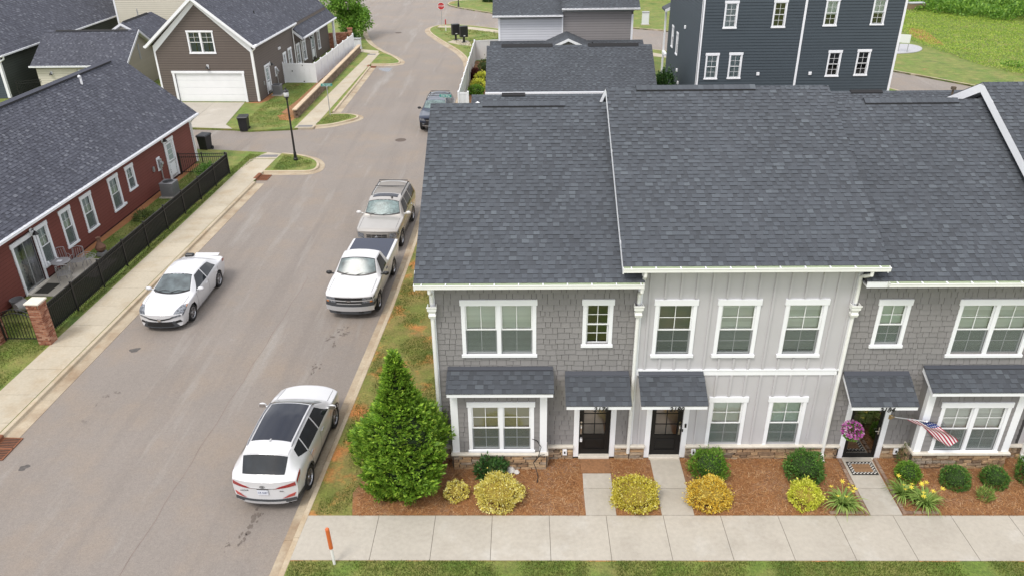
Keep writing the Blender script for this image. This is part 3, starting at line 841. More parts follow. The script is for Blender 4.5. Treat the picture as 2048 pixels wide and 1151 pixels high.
def gutter(parent, x0, x1, y, z, name='gutter', hang=.62, wd=.13, ht=.11, mat=None, M=None):
    """open white trough hung in front of the eave: its back edge at y, top at z"""
    mat = mat or M_white_warm
    M = M or Matrix()
    mb = MB(); t = .012
    mb.box(x0,x1,y-wd,y-wd+t,z-ht,z); mb.box(x0,x1,y-wd-.012,y-wd,z-.022,z); mb.box(x0,x1,y-wd+t,y-t,z-ht,z-ht+t)
    mb.box(x0,x0+t,y-wd+t,y-t,z-ht+t,z); mb.box(x1-t,x1,y-wd+t,y-t,z-ht+t,z)
    g = mb.obj(name, mat, parent, M)
    b = MB(); b.box(x0,x1,y-t,y,z-ht,z+.01); b.obj('drip_edge', M_green if mat is M_white_warm and x1-x0 < 8 and y > -1 else mat, g)
    h = MB(); h.box(-.012,.012,-wd+t+.002,-t-.002,-.02,.006); me = h.mesh('hanger', M_white)
    k = x0+.2
    while k < x1: link('hanger', me, g, T(k,y,z)); k += hang
    return g

_wcache = {}
def window(parent, M, w, h, cols=1, nx=2, ny=2, head=.17, jamb=.10, sill=.085, blind=1.0, screen=True, room=M_room, name='window', blind_mat=None, slat=.072, lower_nx=None, curtains=None, mull=.11, ears=.03, lower_ny=None):
    key = (w,h,cols,nx,ny,head,jamb,sill,blind,screen,room.name,lower_nx,slat,blind_mat.name if blind_mat else '',mull,curtains.name if curtains else '',ears,lower_ny)
    if key not in _wcache:
        hw = w/2; jx = hw-ears; gx0, gx1 = -jx+jamb, jx-jamb; gz0, gz1 = sill, h-head
        c = MB(); c.bbox(-hw,hw,-.052,.02,h-head,h,.006); c.box(-jx,-jx+jamb,-.040,.02,sill,h-head); c.box(jx-jamb,jx,-.040,.02,sill,h-head)
        cw = (gx1-gx0-mull*(cols-1))/cols
        for i in range(cols-1):
            xm = gx0+cw*(i+1)+mull*i; c.box(xm,xm+mull,-.034,.02,sill,h-head)
        s = MB(); s.bbox(-hw,hw,-.068,.02,0,sill,.006)
        parts = [('sill', s.mesh('sill', M_white), 0, 0)]
        zm = (gz0+gz1)/2
        sash_u, sash_l = MB(), MB(); f = .038
        for (sb_, za, zb, y0, nxx, nyy) in ((sash_u, zm-.02, gz1, .012, nx, ny), (sash_l, gz0, zm+.02, .045, lower_nx or nx, lower_ny or ny)):
            sb_.box(0,f,y0,y0+.03,za,zb); sb_.box(cw-f,cw,y0,y0+.03,za,zb); sb_.box(f,cw-f,y0,y0+.03,za,za+f); sb_.box(f,cw-f,y0,y0+.03,zb-f,zb)
            for i in range(1,nxx):
                xx = f+(cw-2*f)*i/nxx; sb_.box(xx-.009,xx+.009,y0+.008,y0+.022,za+f,zb-f)
            for j in range(1,nyy):
                zz = za+f+(zb-za-2*f)*j/nyy; sb_.box(f,cw-f,y0+.010,y0+.020,zz-.009,zz+.009)
        mu, ml = sash_u.mesh('sash', M_vinyl), sash_l.mesh('sash', M_vinyl)
        pu, pl = MB(), MB()
        pu.quad((f,.027,zm-.02+f),(cw-f,.027,zm-.02+f),(cw-f,.027,gz1-f),(f,.027,gz1-f)); pl.quad((f,.060,gz0+f),(cw-f,.060,gz0+f),(cw-f,.060,zm+.02-f),(f,.060,zm+.02-f))
        pum, plm = pu.mesh('pane', M_glass), pl.mesh('pane', M_glass)
        sc = MB(); sc.quad((.01,.024,gz0+.02),(cw-.01,.024,gz0+.02),(cw-.01,.024,zm-.022),(.01,.024,zm-.022)); scm = sc.mesh('insect_screen', M_screen)
        bl = None
        if blind > 0:
            b = MB(); zt = gz1-.02; zb = gz1-(gz1-gz0)*blind; k = 0; z = zt
            while z > zb:
                b.add([(.015,.080,z-slat*.5),(cw-.015,.080,z-slat*.5),(cw-.015,.100,z+slat*.46),(.015,.100,z+slat*.46)], [(0,1,2,3)]); z -= slat
            bl = b.mesh('blind', blind_mat or M_blind)
        cu = None
        if curtains:
            q = MB(); n = 24
            for side in (0, 1):
                xa = .01 if side == 0 else cw*.56; xb = cw*.46 if side == 0 else cw-.01
                pts = [(xa+(xb-xa)*i/n, .16+.02*math.sin(i*1.6)) for i in range(n+1)]
                for (p, q_) in zip(pts[:-1], pts[1:]): q.quad((p[0],p[1],gz0),(q_[0],q_[1],gz0),(q_[0],q_[1],gz1),(p[0],p[1],gz1))
            cu = q.mesh('curtain', curtains)
        for i in range(cols):
            ox = gx0+(cw+mull)*i
            parts += [('sash', mu, ox, 0), ('sash', ml, ox, 0), ('pane', pum, ox, 0), ('pane', plm, ox, 0)]
            if screen: parts.append(('insect_screen', scm, ox, 0))
            if bl: parts.append(('blind', bl, ox, 0))
            if cu: parts.append(('curtain', cu, ox, 0))
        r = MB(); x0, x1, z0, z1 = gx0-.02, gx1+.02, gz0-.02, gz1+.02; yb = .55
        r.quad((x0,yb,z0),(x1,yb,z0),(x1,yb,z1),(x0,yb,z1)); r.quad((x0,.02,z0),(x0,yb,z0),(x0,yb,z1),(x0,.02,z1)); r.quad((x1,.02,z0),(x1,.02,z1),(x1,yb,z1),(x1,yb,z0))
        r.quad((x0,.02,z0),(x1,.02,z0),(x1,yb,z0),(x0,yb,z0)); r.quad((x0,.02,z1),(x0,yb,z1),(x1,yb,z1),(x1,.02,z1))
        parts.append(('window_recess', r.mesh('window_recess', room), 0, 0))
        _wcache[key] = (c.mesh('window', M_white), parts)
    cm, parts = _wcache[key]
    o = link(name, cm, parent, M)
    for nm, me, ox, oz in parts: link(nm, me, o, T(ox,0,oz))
    return o
def whole(cx, z0, w, h, m=.05): return (cx-w/2+m, cx+w/2-m, z0+m, z0+h-m)

def ledge_stones(parent, M, x0, x1, z0, z1, holes=(), seed=3, y=-.02, dp=.075):
    r = random.Random(seed); z = z0
    while z < z1-.015:
        h = min(r.uniform(.06,.115), z1-z)
        if z1-(z+h) < .04: h = z1-z
        for (p, q) in cuts(x0, x1, z, z+h, holes):
            x = p
            while x < q-.01:
                w = r.uniform(.14,.48)
                if q-(x+w) < .1: w = q-x
                d = dp*r.uniform(.75,1.15); mb = MB(); b = .012
                j = lambda s: r.uniform(-s, s)
                fz0, fz1 = z+.006+abs(j(.006)), z+h-.004-abs(j(.008))
                mb.add([(x+.006,y,z+.003),(x+w-.006,y,z+.003),(x+w-.006,y,z+h-.003),(x+.006,y,z+h-.003),
                        (x+.004+b,y-d+j(.012),fz0),(x+w-.004-b,y-d+j(.012),fz0+abs(j(.012))),(x+w-.004-b,y-d+j(.012),fz1),(x+.004+b,y-d+j(.012),fz1-abs(j(.012)))],
                       [(4,5,6,7),(0,1,5,4),(1,2,6,5),(2,3,7,6),(3,0,4,7)])
                mb.obj('ledge_stone', M_stone, parent, M); x += w
        z += h
    mb = MB()
    for (p, q) in cuts(x0, x1, z0, z1, holes): mb.box(p, q, y-.028, y+.02, z0-.12, z1)
    mb.obj('mortar_bed', M_mortar, parent, M)

def downspout(parent, x, ztop, zbot, y=-.06, head_z=None, kick=True, gut=None):
    """white round downpipe with an outlet elbow at the gutter, a collector box and a shoe at the bottom"""
    mb = MB(); r = .05
    if gut: 
        gx, gy, gz = gut
        mb.tube([(gx,gy,gz),(gx,gy,gz-.14),(x,(gy+y)/2,gz-.26),(x,y,gz-.36),(x,y,(head_z or zbot)+.1)], r*.95, 8)
    top = head_z-.28 if head_z else ztop
    pts = [(x,y,top),(x,y,zbot+.22)]
    if kick: pts += [(x,y-.06,zbot+.10),(x,y-.16,zbot+.02)]
    mb.tube(pts, r, 8)
    o = mb.obj('downspout', M_white_warm, parent)
    if head_z:
        h = MB(); w = .10; z = head_z
        h.box(x-w-.02,x-w+.0,y-.13,y+.05,z-.05,z+.08); h.box(x+w,x+w+.02,y-.13,y+.05,z-.05,z+.08); h.box(x-w,x+w,y-.13,y-.11,z-.05,z+.08); h.box(x-w,x+w,y-.11,y+.05,z-.05,z-.03)
        h.box(x-w-.035,x+w+.035,y-.15,y-.13,z+.05,z+.085)
        p = [(x-w,y-.115),(x+w,y-.115),(x+w,y+.04),(x-w,y+.04)]; q = [(x-.085,y-.085),(x+.085,y-.085),(x+.085,y+.03),(x-.085,y+.03)]
        h.add([(*a,z-.05) for a in p]+[(*a,z-.14) for a in q]+[(*a,z-.2) for a in p]+[(*a,z-.28) for a in q],
              [(0,1,5,4),(1,2,6,5),(2,3,7,6),(3,0,4,7),(4,5,9,8),(5,6,10,9),(6,7,11,10),(7,4,8,11),(8,9,13,12),(9,10,14,13),(10,11,15,14),(11,8,12,15)])
        h.obj('collector_box', M_white_warm, o)
    return o

def text_obj(name, body, size, mat, parent=None, M=None, shear=0., ext=.006, align='CENTER', kind=None):
    c = bpy.data.curves.new(name, 'FONT'); c.body = body; c.size = size; c.extrude = ext; c.shear = shear; c.align_x = align; c.align_y = 'CENTER'
    c.materials.append(mat)
    tmp = bpy.data.objects.new('tmp', c); COL.objects.link(tmp)
    me = bpy.data.meshes.new_from_object(tmp.evaluated_get(bpy.context.evaluated_depsgraph_get()))
    me.name = name
    bpy.data.objects.remove(tmp); bpy.data.curves.remove(c)
    return link(name, me, parent, M)
FRONT = Matrix(((1,0,0,0),(0,0,-1,0),(0,1,0,0),(0,0,0,1)))   # text standing up, facing -y

def panel_door(parent, M, w, h, glass=(2,3), hinge=1, full=False, mat=None, name='front_door', glassroom=True):
    """door leaf with lites above and a raised panel below; local x centred, z from the sill, face at y=0"""
    mat = mat or M_black; mb = MB(); st = .135; zb = h*.36 if not full else .16
    zt = h-.16
    mb.box(-w/2,-w/2+st,0,.045,0,h); mb.box(w/2-st,w/2,0,.045,0,h); mb.box(-w/2+st,w/2-st,0,.045,zt,h)
    mb.box(-w/2+st,w/2-st,0,.045,zb-.12 if not full else 0,zb)
    if not full:
        mb.box(-w/2+st,w/2-st,0,.045,0,.18); mb.box(-w/2+st,w/2-st,.02,.04,.18,zb-.12)
        mb.bbox(-w/2+st+.04,w/2-st-.04,.006,.022,.23,zb-.17,.006)
    gw = w-2*st
    for i in range(1,glass[0]): mb.box(-w/2+st+gw*i/glass[0]-.012,-w/2+st+gw*i/glass[0]+.012,.008,.032,zb,zt)
    for j in range(1,glass[1]): mb.box(-w/2+st,w/2-st,.010,.030,zb+(zt-zb)*j/glass[1]-.012,zb+(zt-zb)*j/glass[1]+.012)
    d = mb.obj(name, mat, parent, M)
    for i in range(glass[0]):
        for j in range(glass[1]):
            xa, xb = -w/2+st+gw*i/glass[0]+.012, -w/2+st+gw*(i+1)/glass[0]-.012
            za, zb_ = zb+(zt-zb)*j/glass[1]+.012, zb+(zt-zb)*(j+1)/glass[1]-.012
            p = MB(); p.quad((xa,.020,za),(xb,.020,za),(xb,.020,zb_),(xa,.020,zb_)); p.obj('pane', M_glass, d)
    k = MB(); k.quad((-w/2+.02,.5,.02),(w/2-.02,.5,.02),(w/2-.02,.5,h),(-w/2+.02,.5,h)); k.obj('hall_reflection_panel', M_hall_refl if not full else M_room, d)
    hx = -hinge*(w/2-.065)
    hd = MB(); hd.tube([(hx,-.02,h*.52),(hx,-.055,h*.49),(hx,-.055,h*.41),(hx,-.02,h*.385)], .013, 8); hd.box(hx-.025,hx+.025,-.012,0,h*.37,h*.54)
    hd.lathe([(.03,-.02),(.03,-.001)], 12, (hx,0,h*.585), 'y'); hd.obj('handle', M_steel, d, smooth=False)
    return d
M_hall_refl = pm('hall_reflection', (.42,.31,.25), .9, noise=[(1.5,.4)])  # tan panel behind the door panes stands in for street reflections

# ================================================================ TOWNHOUSES
ZEAVE, ZRIDGE, YE, YR, YB = 6.02, 9.03, -.37, 5.65, 11.7
def shed_roof(parent, W, x0, x1, yw, zw, ye, ze, seed, th=.10):
    """small shed roof: top at the wall (yw,zw), eave (ye,ze)"""
    mb = MB(); mb.extr([(x0,yw,zw),(x0,ye,ze),(x0,ye,ze-.03),(x0,yw,zw-.03)], (x1-x0,0,0)); r = mb.obj('canopy_roof', M_deck, parent, W)
    u, v = Vector((1,0,0)), Vector((0,yw-ye,zw-ze)); L = v.length
    shingle_plane(parent, W @ Vector((x0-.015,ye-.02,ze-.008)), u, v, x1-x0+.03, L-.12, 90, M_shingle, seed=seed, wmul=1.15)
    f = MB(); f.extr([(x0,yw,zw+.012),(x0,yw-.14*(yw-ye),zw-.14*(zw-ze)+.02),(x0,yw-.14*(yw-ye),zw-.14*(zw-ze)-.0),(x0,yw,zw)], (x1-x0,0,0)); f.obj('flashing', pm('flashing', (.055,.06,.075), .6), parent, W)
    b = MB(); b.box(x0+.01,x1-.01,ye,ye+.03,ze-.13,ze-.02); b.obj('canopy_fascia', M_white, parent, W)
    for xx in (x0+.012, x1-.037):
        e = MB(); e.extr([(xx,yw,zw-.04),(xx,ye+.03,ze-.02),(xx,ye+.03,ze-.13),(xx,yw,zw-.19)], (.025,0,0)); e.obj('canopy_cheek', M_white, parent, W)
    s = MB(); s.extr([(x0+.04,yw,zw-.17),(x0+.04,ye+.03,ze-.10),(x0+.04,ye+.03,ze-.12),(x0+.04,yw,zw-.19)], (x1-x0-.08,0,0)); s.obj('canopy_soffit', M_white, parent, W)

def porch(parent, W, xd, wd, zs, number, seed, x0, x1, zw=3.06, ze=2.56, hinge=1, glassdoor=False, light=True):
    """front door with casings, brackets, threshold and its shed canopy"""
    dh = 2.10-zs
    shed_roof(parent, W, x0, x1, -.02, zw, -.92, ze, seed)
    for sx in (-1, 1):
        c = MB(); xx = xd+sx*(wd/2+.075); c.box(xx-.075,xx+.075,-.045,.03,zs-.04,2.20); c.obj('door_casing', M_white, parent, W)
        k = MB(); xx = xd+sx*(wd/2+.18); 
        k.extr([(xx-.045,-.05,2.15),(xx-.045,-.05,2.48),(xx-.045,-.62,2.52),(xx-.045,-.62,2.42),(xx-.045,-.16,2.34),(xx-.045,-.16,2.15)], (.09,0,0)); k.obj('canopy_bracket', M_white, parent, W)
    h = MB(); h.box(xd-wd/2-.15,xd+wd/2+.15,-.05,.03,2.20,2.32); h.obj('door_header', M_white, parent, W)
    t = MB(); t.bbox(xd-wd/2,xd+wd/2,-.11,.06,zs-.07,zs,.01); t.obj('threshold', M_cap, parent, W)
    panel_door(parent, W @ T(xd,.04,zs), wd, dh, (2,3), hinge)
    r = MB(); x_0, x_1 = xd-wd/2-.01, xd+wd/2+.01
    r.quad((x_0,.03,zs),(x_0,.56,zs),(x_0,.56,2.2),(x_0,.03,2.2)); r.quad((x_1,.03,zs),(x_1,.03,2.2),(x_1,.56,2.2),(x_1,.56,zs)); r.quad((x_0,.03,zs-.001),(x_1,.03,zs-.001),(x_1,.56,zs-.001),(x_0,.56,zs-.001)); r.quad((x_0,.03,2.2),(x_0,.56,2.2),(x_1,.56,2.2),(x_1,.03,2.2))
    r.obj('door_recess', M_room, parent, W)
    text_obj('house_number', number, .20, pm('number_black', (.008,.008,.008), .4), parent, W @ T((x0+x1)/2+.05,-.95,ze-.105) @ FRONT, .22, .010)

def townhouse_shell(name, label, xl, xr, dz, rx0, rx1, holes, wallmat, seed, n_ind=300, left_wall=False, group='townhouses in the row facing the sidewalk'):
    t = thing(name, label, 'townhouse', (xl,0,0), 0, group)
    W = T(-xl,0,0)
    ze, zr = ZEAVE+dz, ZRIDGE+dz
    wall_core(t, W, xl, xr, -.1, ze-.10, .0, .16, holes, wallmat)
    b = MB(); b.box(xl,xr,11.2,11.35,-.1,ze-.1); b.obj('back_wall', M_bb, t, W)
    for xx, nm in ((xl,'side_wall'),(xr-.15,'side_wall')):
        s = MB(); s.extr([(xx,.16,-.1),(xx,11.2,-.1),(xx,11.2,ze-.1),(xx,YR,zr-.22),(xx,.16,ze-.05)], (.15,0,0)); s.obj(nm, M_shake if wallmat is not M_bb else M_bb, t, W)
    d = MB(); th = .14
    pr = [(YE,ze-.012),(YR,zr-.012),(YB,ze-.012),(YB,ze-.012-th),(YR,zr-.012-th*1.1),(YE,ze-.012-th)]
    d.extr([(rx0+.03,y,z) for y, z in pr], (rx1-rx0-.06,0,0)); d.obj('roof', M_deck, t, W)
    v = Vector((0,YR-YE,zr-ze)); L = v.length
    shingle_plane(t, W @ Vector((rx0,YE-.03,ze-.015)), (1,0,0), v, rx1-rx0, L, n_ind, M_shingle, seed=seed)
    shingle_plane(t, W @ Vector((rx1,YB+.03,ze-.015)), (-1,0,0), (0,YR-YB,zr-ze), rx1-rx0, L, 0, M_shingle, seed=seed+50, expo=.143)
    ridge_caps(t, W @ Vector((rx0,YR,zr)), W @ Vector((rx1,YR,zr)))
    f = MB(); f.box(rx0+.02,rx1-.02,YE-.015,YE+.012,ze-.20,ze-.03); f.obj('fascia', M_white, t, W)
    s = MB(); s.box(rx0+.03,rx1-.03,YE+.012,.0,ze-.20,ze-.175); s.obj('soffit', M_white, t, W)
    return t, W, ze, zr

def ridge_vent(t, W, x0, x1, zr):
    mb = MB(); 
    mb.extr([(x0,YR-.19,zr-.10),(x0,YR-.185,zr-.050),(x0,YR,zr+.040),(x0,YR+.185,zr-.050),(x0,YR+.19,zr-.10)], (x1-x0,0,0))
    o = mb.obj('ridge_vent', pm('vent_black', (.012,.012,.014), .8), t, W)
    m2 = MB(); w = .185; h = .092
    m2.add([(0,-w,-h+.012),(0,0,.014),(0,w,-h+.012),(1,-w,-h+.004),(1,0,.006),(1,w,-h+.004)], [(0,3,4,1),(1,4,5,2)])
    me = m2.mesh('vent_cap', M_shingle); n = int((x1-x0)/.15)
    for k in range(n): link('vent_cap', me, o, Matrix(((.17,0,0,x0+k*(x1-x0)/n),(0,1,0,YR),(0,0,1,zr+.046),(0,0,0,1))))

def shed_bay(t, W, x0, x1, win, seed, rx0, rx1, corner=.20, end=None):
    """bay bumped out .45 m with its own shed roof, white corner boards, sill ledge and stone foot"""
    yb = -.45
    cx = (x0+x1)/2; hole = [whole(win[0], win[1], win[2], win[3])]
    Wb = W @ T(0,yb,0)
    wall_core(t, Wb, x0+.02, x1-.02, .0, 2.86, .0, .10, hole, M_shake_back, 'bay_wall')
    shakes(t, Wb, x0+corner, x1-corner, .64, 2.84, hole, 120, seed=seed)
    for a, b in ((x0, x0+corner),(x1-corner, x1)):
        c = MB(); c.box(a,b,-.03,.02,.60,2.84); c.obj('corner_board', M_white, t, Wb)
    for xx, sgn in ((x0,1),(x1,-1)):
        c = MB(); c.box(xx if sgn > 0 else xx-.03, xx+.03 if sgn > 0 else xx, .02,.14,.60,2.84); c.obj('corner_board', M_white, t, Wb)
        c = MB(); c.box(xx+.004*sgn if sgn > 0 else xx-.03, xx+.03 if sgn > 0 else xx-.004,.14,.455,.0,3.0); c.obj('bay_side', M_shake, t, Wb)
    g = MB(); g.bbox(x0-.05,x1+.05,-.12,.02,.545,.61,.012); g.box(x0-.05,x0+.0,.02,.44,.545,.60); g.box(x1,x1+.05,.02,.44,.545,.60); g.obj('sill_ledge', M_cap, t, Wb)
    ledge_stones(t, Wb, x0, x1, -.02, .545, (), seed+7, 0.0)
    for xx, a in ((x0, 1), (x1, -1)):
        Ms = W @ T(xx, 0 if a > 0 else yb, 0) @ RZ(-PI/2 if a > 0 else PI/2)
        ledge_stones(t, Ms, .02, .43, -.02, .545, (), seed+9, 0.0, .05)
    window(t, Wb @ T(win[0],0,win[1]), win[2], win[3], **win[4])
    shed_roof(t, W, rx0, rx1, -.02, 3.22, -.77, 2.86, seed+20)

def outlet(t, W, x, z=.30, y=-.075, nm='outlet_cover'):
    mb = MB(); mb.bbox(x-.065,x+.065,y-.055,y,z-.10,z+.10,.01); o = mb.obj(nm, M_white, t, W)
    m2 = MB(); m2.box(x-.022,x+.022,y-.06,y-.054,z-.04,z+.04); m2.obj('socket', M_blackmetal, o)

def water_table(t, W, x0, x1, holes, seed, z=.45):
    for (p, q) in cuts(x0, x1, z, z+.05, holes):
        c = MB(); c.bbox(p,q,-.125,.0,z,z+.065,.012); c.obj('water_table', M_cap, t, W)
    ledge_stones(t, W, x0, x1, -.02, z, holes, seed, .0)

# ---- 2176: grey shakes, bay with double window, end of the row
w76 = dict(cols=2, nx=2, ny=1, blind=1.0)
H76 = [whole(1.78,3.55,2.06,1.78), whole(4.415,3.86,.86,1.47), (4.0,4.95,.0,2.2)]
t76, W, ze, zr = townhouse_shell('townhouse', 'grey shingled end townhouse numbered 2176, left end of the row', 0.0, 5.5, 0.0, -.37, 5.53, H76, M_shake_back, 11)
shakes(t76, W, .10, 5.44, .52, 5.86, H76+[(.42,3.05,0,2.9),(3.88,5.06,0,2.32)], 300, seed=4)
for a, b in ((-.012,.10),(5.44,5.56)):
    c = MB(); c.box(a,b,-.035,.02,.52,5.86); c.obj('corner_board', M_white, t76, W)
c = MB(); c.box(-.035,-.012,-.035,.12,.52,5.86); c.obj('corner_board', M_white, t76, W)
window(t76, W @ T(1.78,0,3.55), 2.06, 1.78, **w76)
window(t76, W @ T(4.415,0,3.86), .86, 1.47, nx=2, ny=2, blind=0, screen=False)
shed_bay(t76, W, .40, 3.08, (1.80,.63,1.90,1.74,dict(cols=2,nx=2,ny=2,blind=1.0,sill=.07,screen=True,slat=.055,blind_mat=pm('blind_wood',(.40,.38,.24),.6))), 31, .34, 3.24)
porch(t76, W, 4.47, .90, .12, '2176', 61, 3.58, 5.33)
water_table(t76, W, .02, 5.5, [(.42,3.06,-1,1),(3.87,5.07,-1,1)], 71)
outlet(t76, W, 3.62)
gutter(t76, -.36, 5.50, YE-.015, ze-.02)
downspout(t76, 0.03, 5.8, .05, -.09, 5.14, True, (0.03,YE-.08,ze-.12))
downspout(t76, 5.46, 5.8, .03, -.09, 5.14, False, (5.46,YE-.08,ze-.12))
ridge_vent(t76, W, 1.22, 3.72, zr)
rake_board(t76, -.37, YE-.02, YR, YB, ze-.03, zr-.03, ze-.03, .20, .03)
# ---- 2180: pale board and batten, taller roof
H80 = [whole(6.465,3.52,1.16,1.79), whole(8.125,3.52,1.16,1.79), whole(9.885,3.52,1.16,1.79), whole(8.195,.46,1.11,1.73), whole(9.865,.46,1.11,1.73), (6.02,7.03,.0,2.2)]
t80, W, ze, zr = townhouse_shell('townhouse', 'pale grey board and batten townhouse numbered 2180 with the raised roof', 5.5, 11.15, .45, 4.95, 11.62, H80, M_bb, 12)
bat = MB(); bat.add([(0,-.036,0),(1,-.036,0),(1,-.036,1),(0,-.036,1),(-.12,.0,0),(1.12,.0,0),(1.12,.0,1),(-.12,.0,1)], [(0,1,2,3),(4,0,3,7),(1,5,6,2)])
bme2 = bat.mesh('batten', M_bb)
hb = [(6.465-.60,6.465+.60,3.48,5.33),(8.125-.60,8.125+.60,3.48,5.33),(9.885-.60,9.885+.60,3.48,5.33),(8.195-.57,8.195+.57,.4,2.21),(9.865-.57,9.865+.57,.4,2.21),(5.85,7.2,.0,2.35)]
for k in range(14):
    xb = 5.72+k*.405
    for (za, zb) in ((3.115,6.22),(.50,2.93)):
        segs = [(za, zb)]
        for (a, b, c_, d_) in hb:
            if a-.05 < xb+.03 < b+.05:
                nv = []
                for (p, q) in segs:
                    if d_ <= p or c_ >= q: nv.append((p, q)); continue
                    if c_ > p: nv.append((p, c_))
                    if d_ < q: nv.append((d_, q))
                segs = nv
        for (p, q) in segs:
            if q-p > .06: link('batten', bme2, t80, W @ Matrix(((.058,0,0,xb),(0,1,0,0),(0,0,q-p,p),(0,0,0,1))))
for cx in (6.465,8.125,9.885): window(t80, W @ T(cx,0,3.52), 1.16, 1.79, nx=2, ny=2, blind=.86 if cx < 7 else .95, blind_mat=M_blind if cx > 7 else pm('blind_dark',(.16,.17,.165),.6))
for cx in (8.195,9.865): window(t80, W @ T(cx,0,.46), 1.11, 1.73, nx=2, ny=2, blind=1.0, sill=.05, slat=.075, blind_mat=pm('shade_mint',(.74,.83,.76),.7))
bd = MB(); bd.box(5.56,11.07,-.035,.0,2.93,3.08); bd.obj('band_board', M_white, t80, W)
bd = MB(); bd.box(5.56,11.07,-.05,.0,3.08,3.115); bd.obj('band_cap', M_white, t80, W)
fz = MB(); fz.box(5.52,11.13,-.03,.0,6.17,6.26); fz.obj('frieze', M_bb, t80, W)
c = MB(); c.box(11.05,11.16,-.035,.02,.52,6.25); c.obj('corner_board', M_white, t80, W)
porch(t80, W, 6.53, .90, .09, '2180', 62, 5.60, 7.38, hinge=-1)
water_table(t80, W, 5.5, 11.15, [(5.94,7.12,-1,1)], 72)
outlet(t80, W, 7.36); 
for (x, z, w_, h_) in ((7.06,1.22,.05,.13),(6.985,1.05,.035,.09)):
    q = MB(); q.bbox(x-w_/2,x+w_/2,-.075,-.045,z-h_/2,z+h_/2,.008); q.obj('doorbell', M_blackmetal, t80, W)
gutter(t80, 4.95-5.5, 11.60-5.5, YE-.015, ze-.02, M=T(0,0,0))
downspout(t80, 5.52-5.5, 6.2, 5.6, -.20, None, False, (5.52-5.5,YE-.08,ze-.12))
downspout(t80, 11.10-5.5, 5.8, .03, -.09, 5.12, True, (11.18-5.5,YE-.08,ze-.12))
ridge_vent(t80, W, 5.85, 9.4, zr)
rake_board(t80, 4.95-5.5, YE-.02, YR, YB, ze-.03, zr-.03, ze-.03, .20, .03)
rake_board(t80, 11.59-5.5, YE-.02, YR, YB, ze-.03, zr-.03, ze-.03, .20, .03)
for (xa, xb) in ((4.98,5.5),(11.15,11.59)):
    s = MB(); s.extr([(xa,YE,ze-.21),(xa,YR,zr-.21),(xa,YR,zr-.19),(xa,YE,ze-.19)], (xb-xa,0,0)); s.obj('rake_soffit', M_white, t80, W)
# ---- 2184: grey shakes, dark glass storm door, bay on the right
H84 = [whole(12.185,3.81,.90,1.48), whole(14.88,3.50,2.08,1.78), (11.66,12.72,.0,2.2)]
t84, W, ze, zr = townhouse_shell('townhouse', 'grey shingled townhouse numbered 2184 with a black glass storm door', 11.15, 16.7, 0.0, 11.13, 16.72, H84, M_shake_back, 13)
shakes(t84, W, 11.17, 16.6, .52, 5.86, H84+[(13.5,16.1,0,2.9),(11.58,12.80,0,2.32)], 300, seed=5)
window(t84, W @ T(12.185,0,3.81), .90, 1.48, nx=2, ny=2, blind=1.0, blind_mat=pm('shade_mint',(.74,.83,.76),.7), slat=.075)
window(t84, W @ T(14.88,0,3.50), 2.08, 1.78, cols=2, nx=2, ny=2, blind=1.0)
shed_bay(t84, W, 13.47, 16.13, (14.86,.58,1.96,1.74,dict(cols=2,nx=2,ny=2,blind=1.0,sill=.06)), 33, 13.36, 16.26)
porch(t84, W, 12.19, .94, .02, '2184', 63, 11.22, 13.0, zw=3.03, ze=2.52)
# storm door of black aluminium and glass in front of the door leaf
sdm = MB(); sdm.box(-.46,-.37,-.02,.015,0,2.06); sdm.box(.37,.46,-.02,.015,0,2.06); sdm.box(-.37,.37,-.02,.015,1.96,2.06); sdm.box(-.37,.37,-.02,.015,0,.14)
sdo = sdm.obj('storm_door', M_black, t84, W @ T(12.19,-.005,.03))
p = MB(); p.quad((-.37,-.002,.14),(.37,-.002,.14),(.37,-.002,1.96),(-.37,-.002,1.96)); p.obj('pane', glassmat('storm_glass', (.55,.55,.52), 1.8), sdo)
hd = MB(); hd.tube([(.41,-.02,.98),(.41,-.06,.98),(.30,-.06,.98)], .012, 8); hd.tube([(.41,-.03,.86),(.41,-.03,1.10)], .02, 8); hd.obj('handle', M_steel, sdo)
water_table(t84, W, 11.15, 16.7, [(13.49,16.11,-1,1),(11.57,12.81,-1,1)], 73)
outlet(t84, W, 13.2, .32)
gutter(t84, .52, 5.5, YE-.015, ze-.02)
ridge_vent(t84, W, 12.75, 15.55, zr)
# ---- next unit, mostly beyond the frame
t88, W, ze, zr = townhouse_shell('townhouse', 'townhouse at the right edge of the picture showing a white rake over its roof', 16.7, 22.3, .50, 16.20, 22.4, [], M_bb, 14, n_ind=220)
gutter(t88, -.5, 5.6, YE-.015, ze-.02)
downspout(t88, .12, 5.8, .05, -.12, 5.1, True, (.12,YE-.08,ze-.12))
rake_board(t88, -.50, YE-.02, YR, YB, ze-.03, zr-.03, ze-.03, .26, .03)
s = MB(); s.extr([(16.23,YE,ze-.21),(16.23,YR,zr-.21),(16.23,YR,zr-.19),(16.23,YE,ze-.19)], (.47,0,0)); s.extr([(16.23,YR,zr-.21),(16.23,YB,ze-.21),(16.23,YB,ze-.19),(16.23,YR,zr-.19)], (.47,0,0)); s.obj('rake_soffit', M_white, t88, W)
water_table(t88, W, 16.7, 22.3, [], 74)
vp = MB(); vp.tube([(18.6,6.3,9.1),(18.6,6.3,9.75)], .05, 8); vp.obj('vent_pipe', M_blackmetal, t88, W)

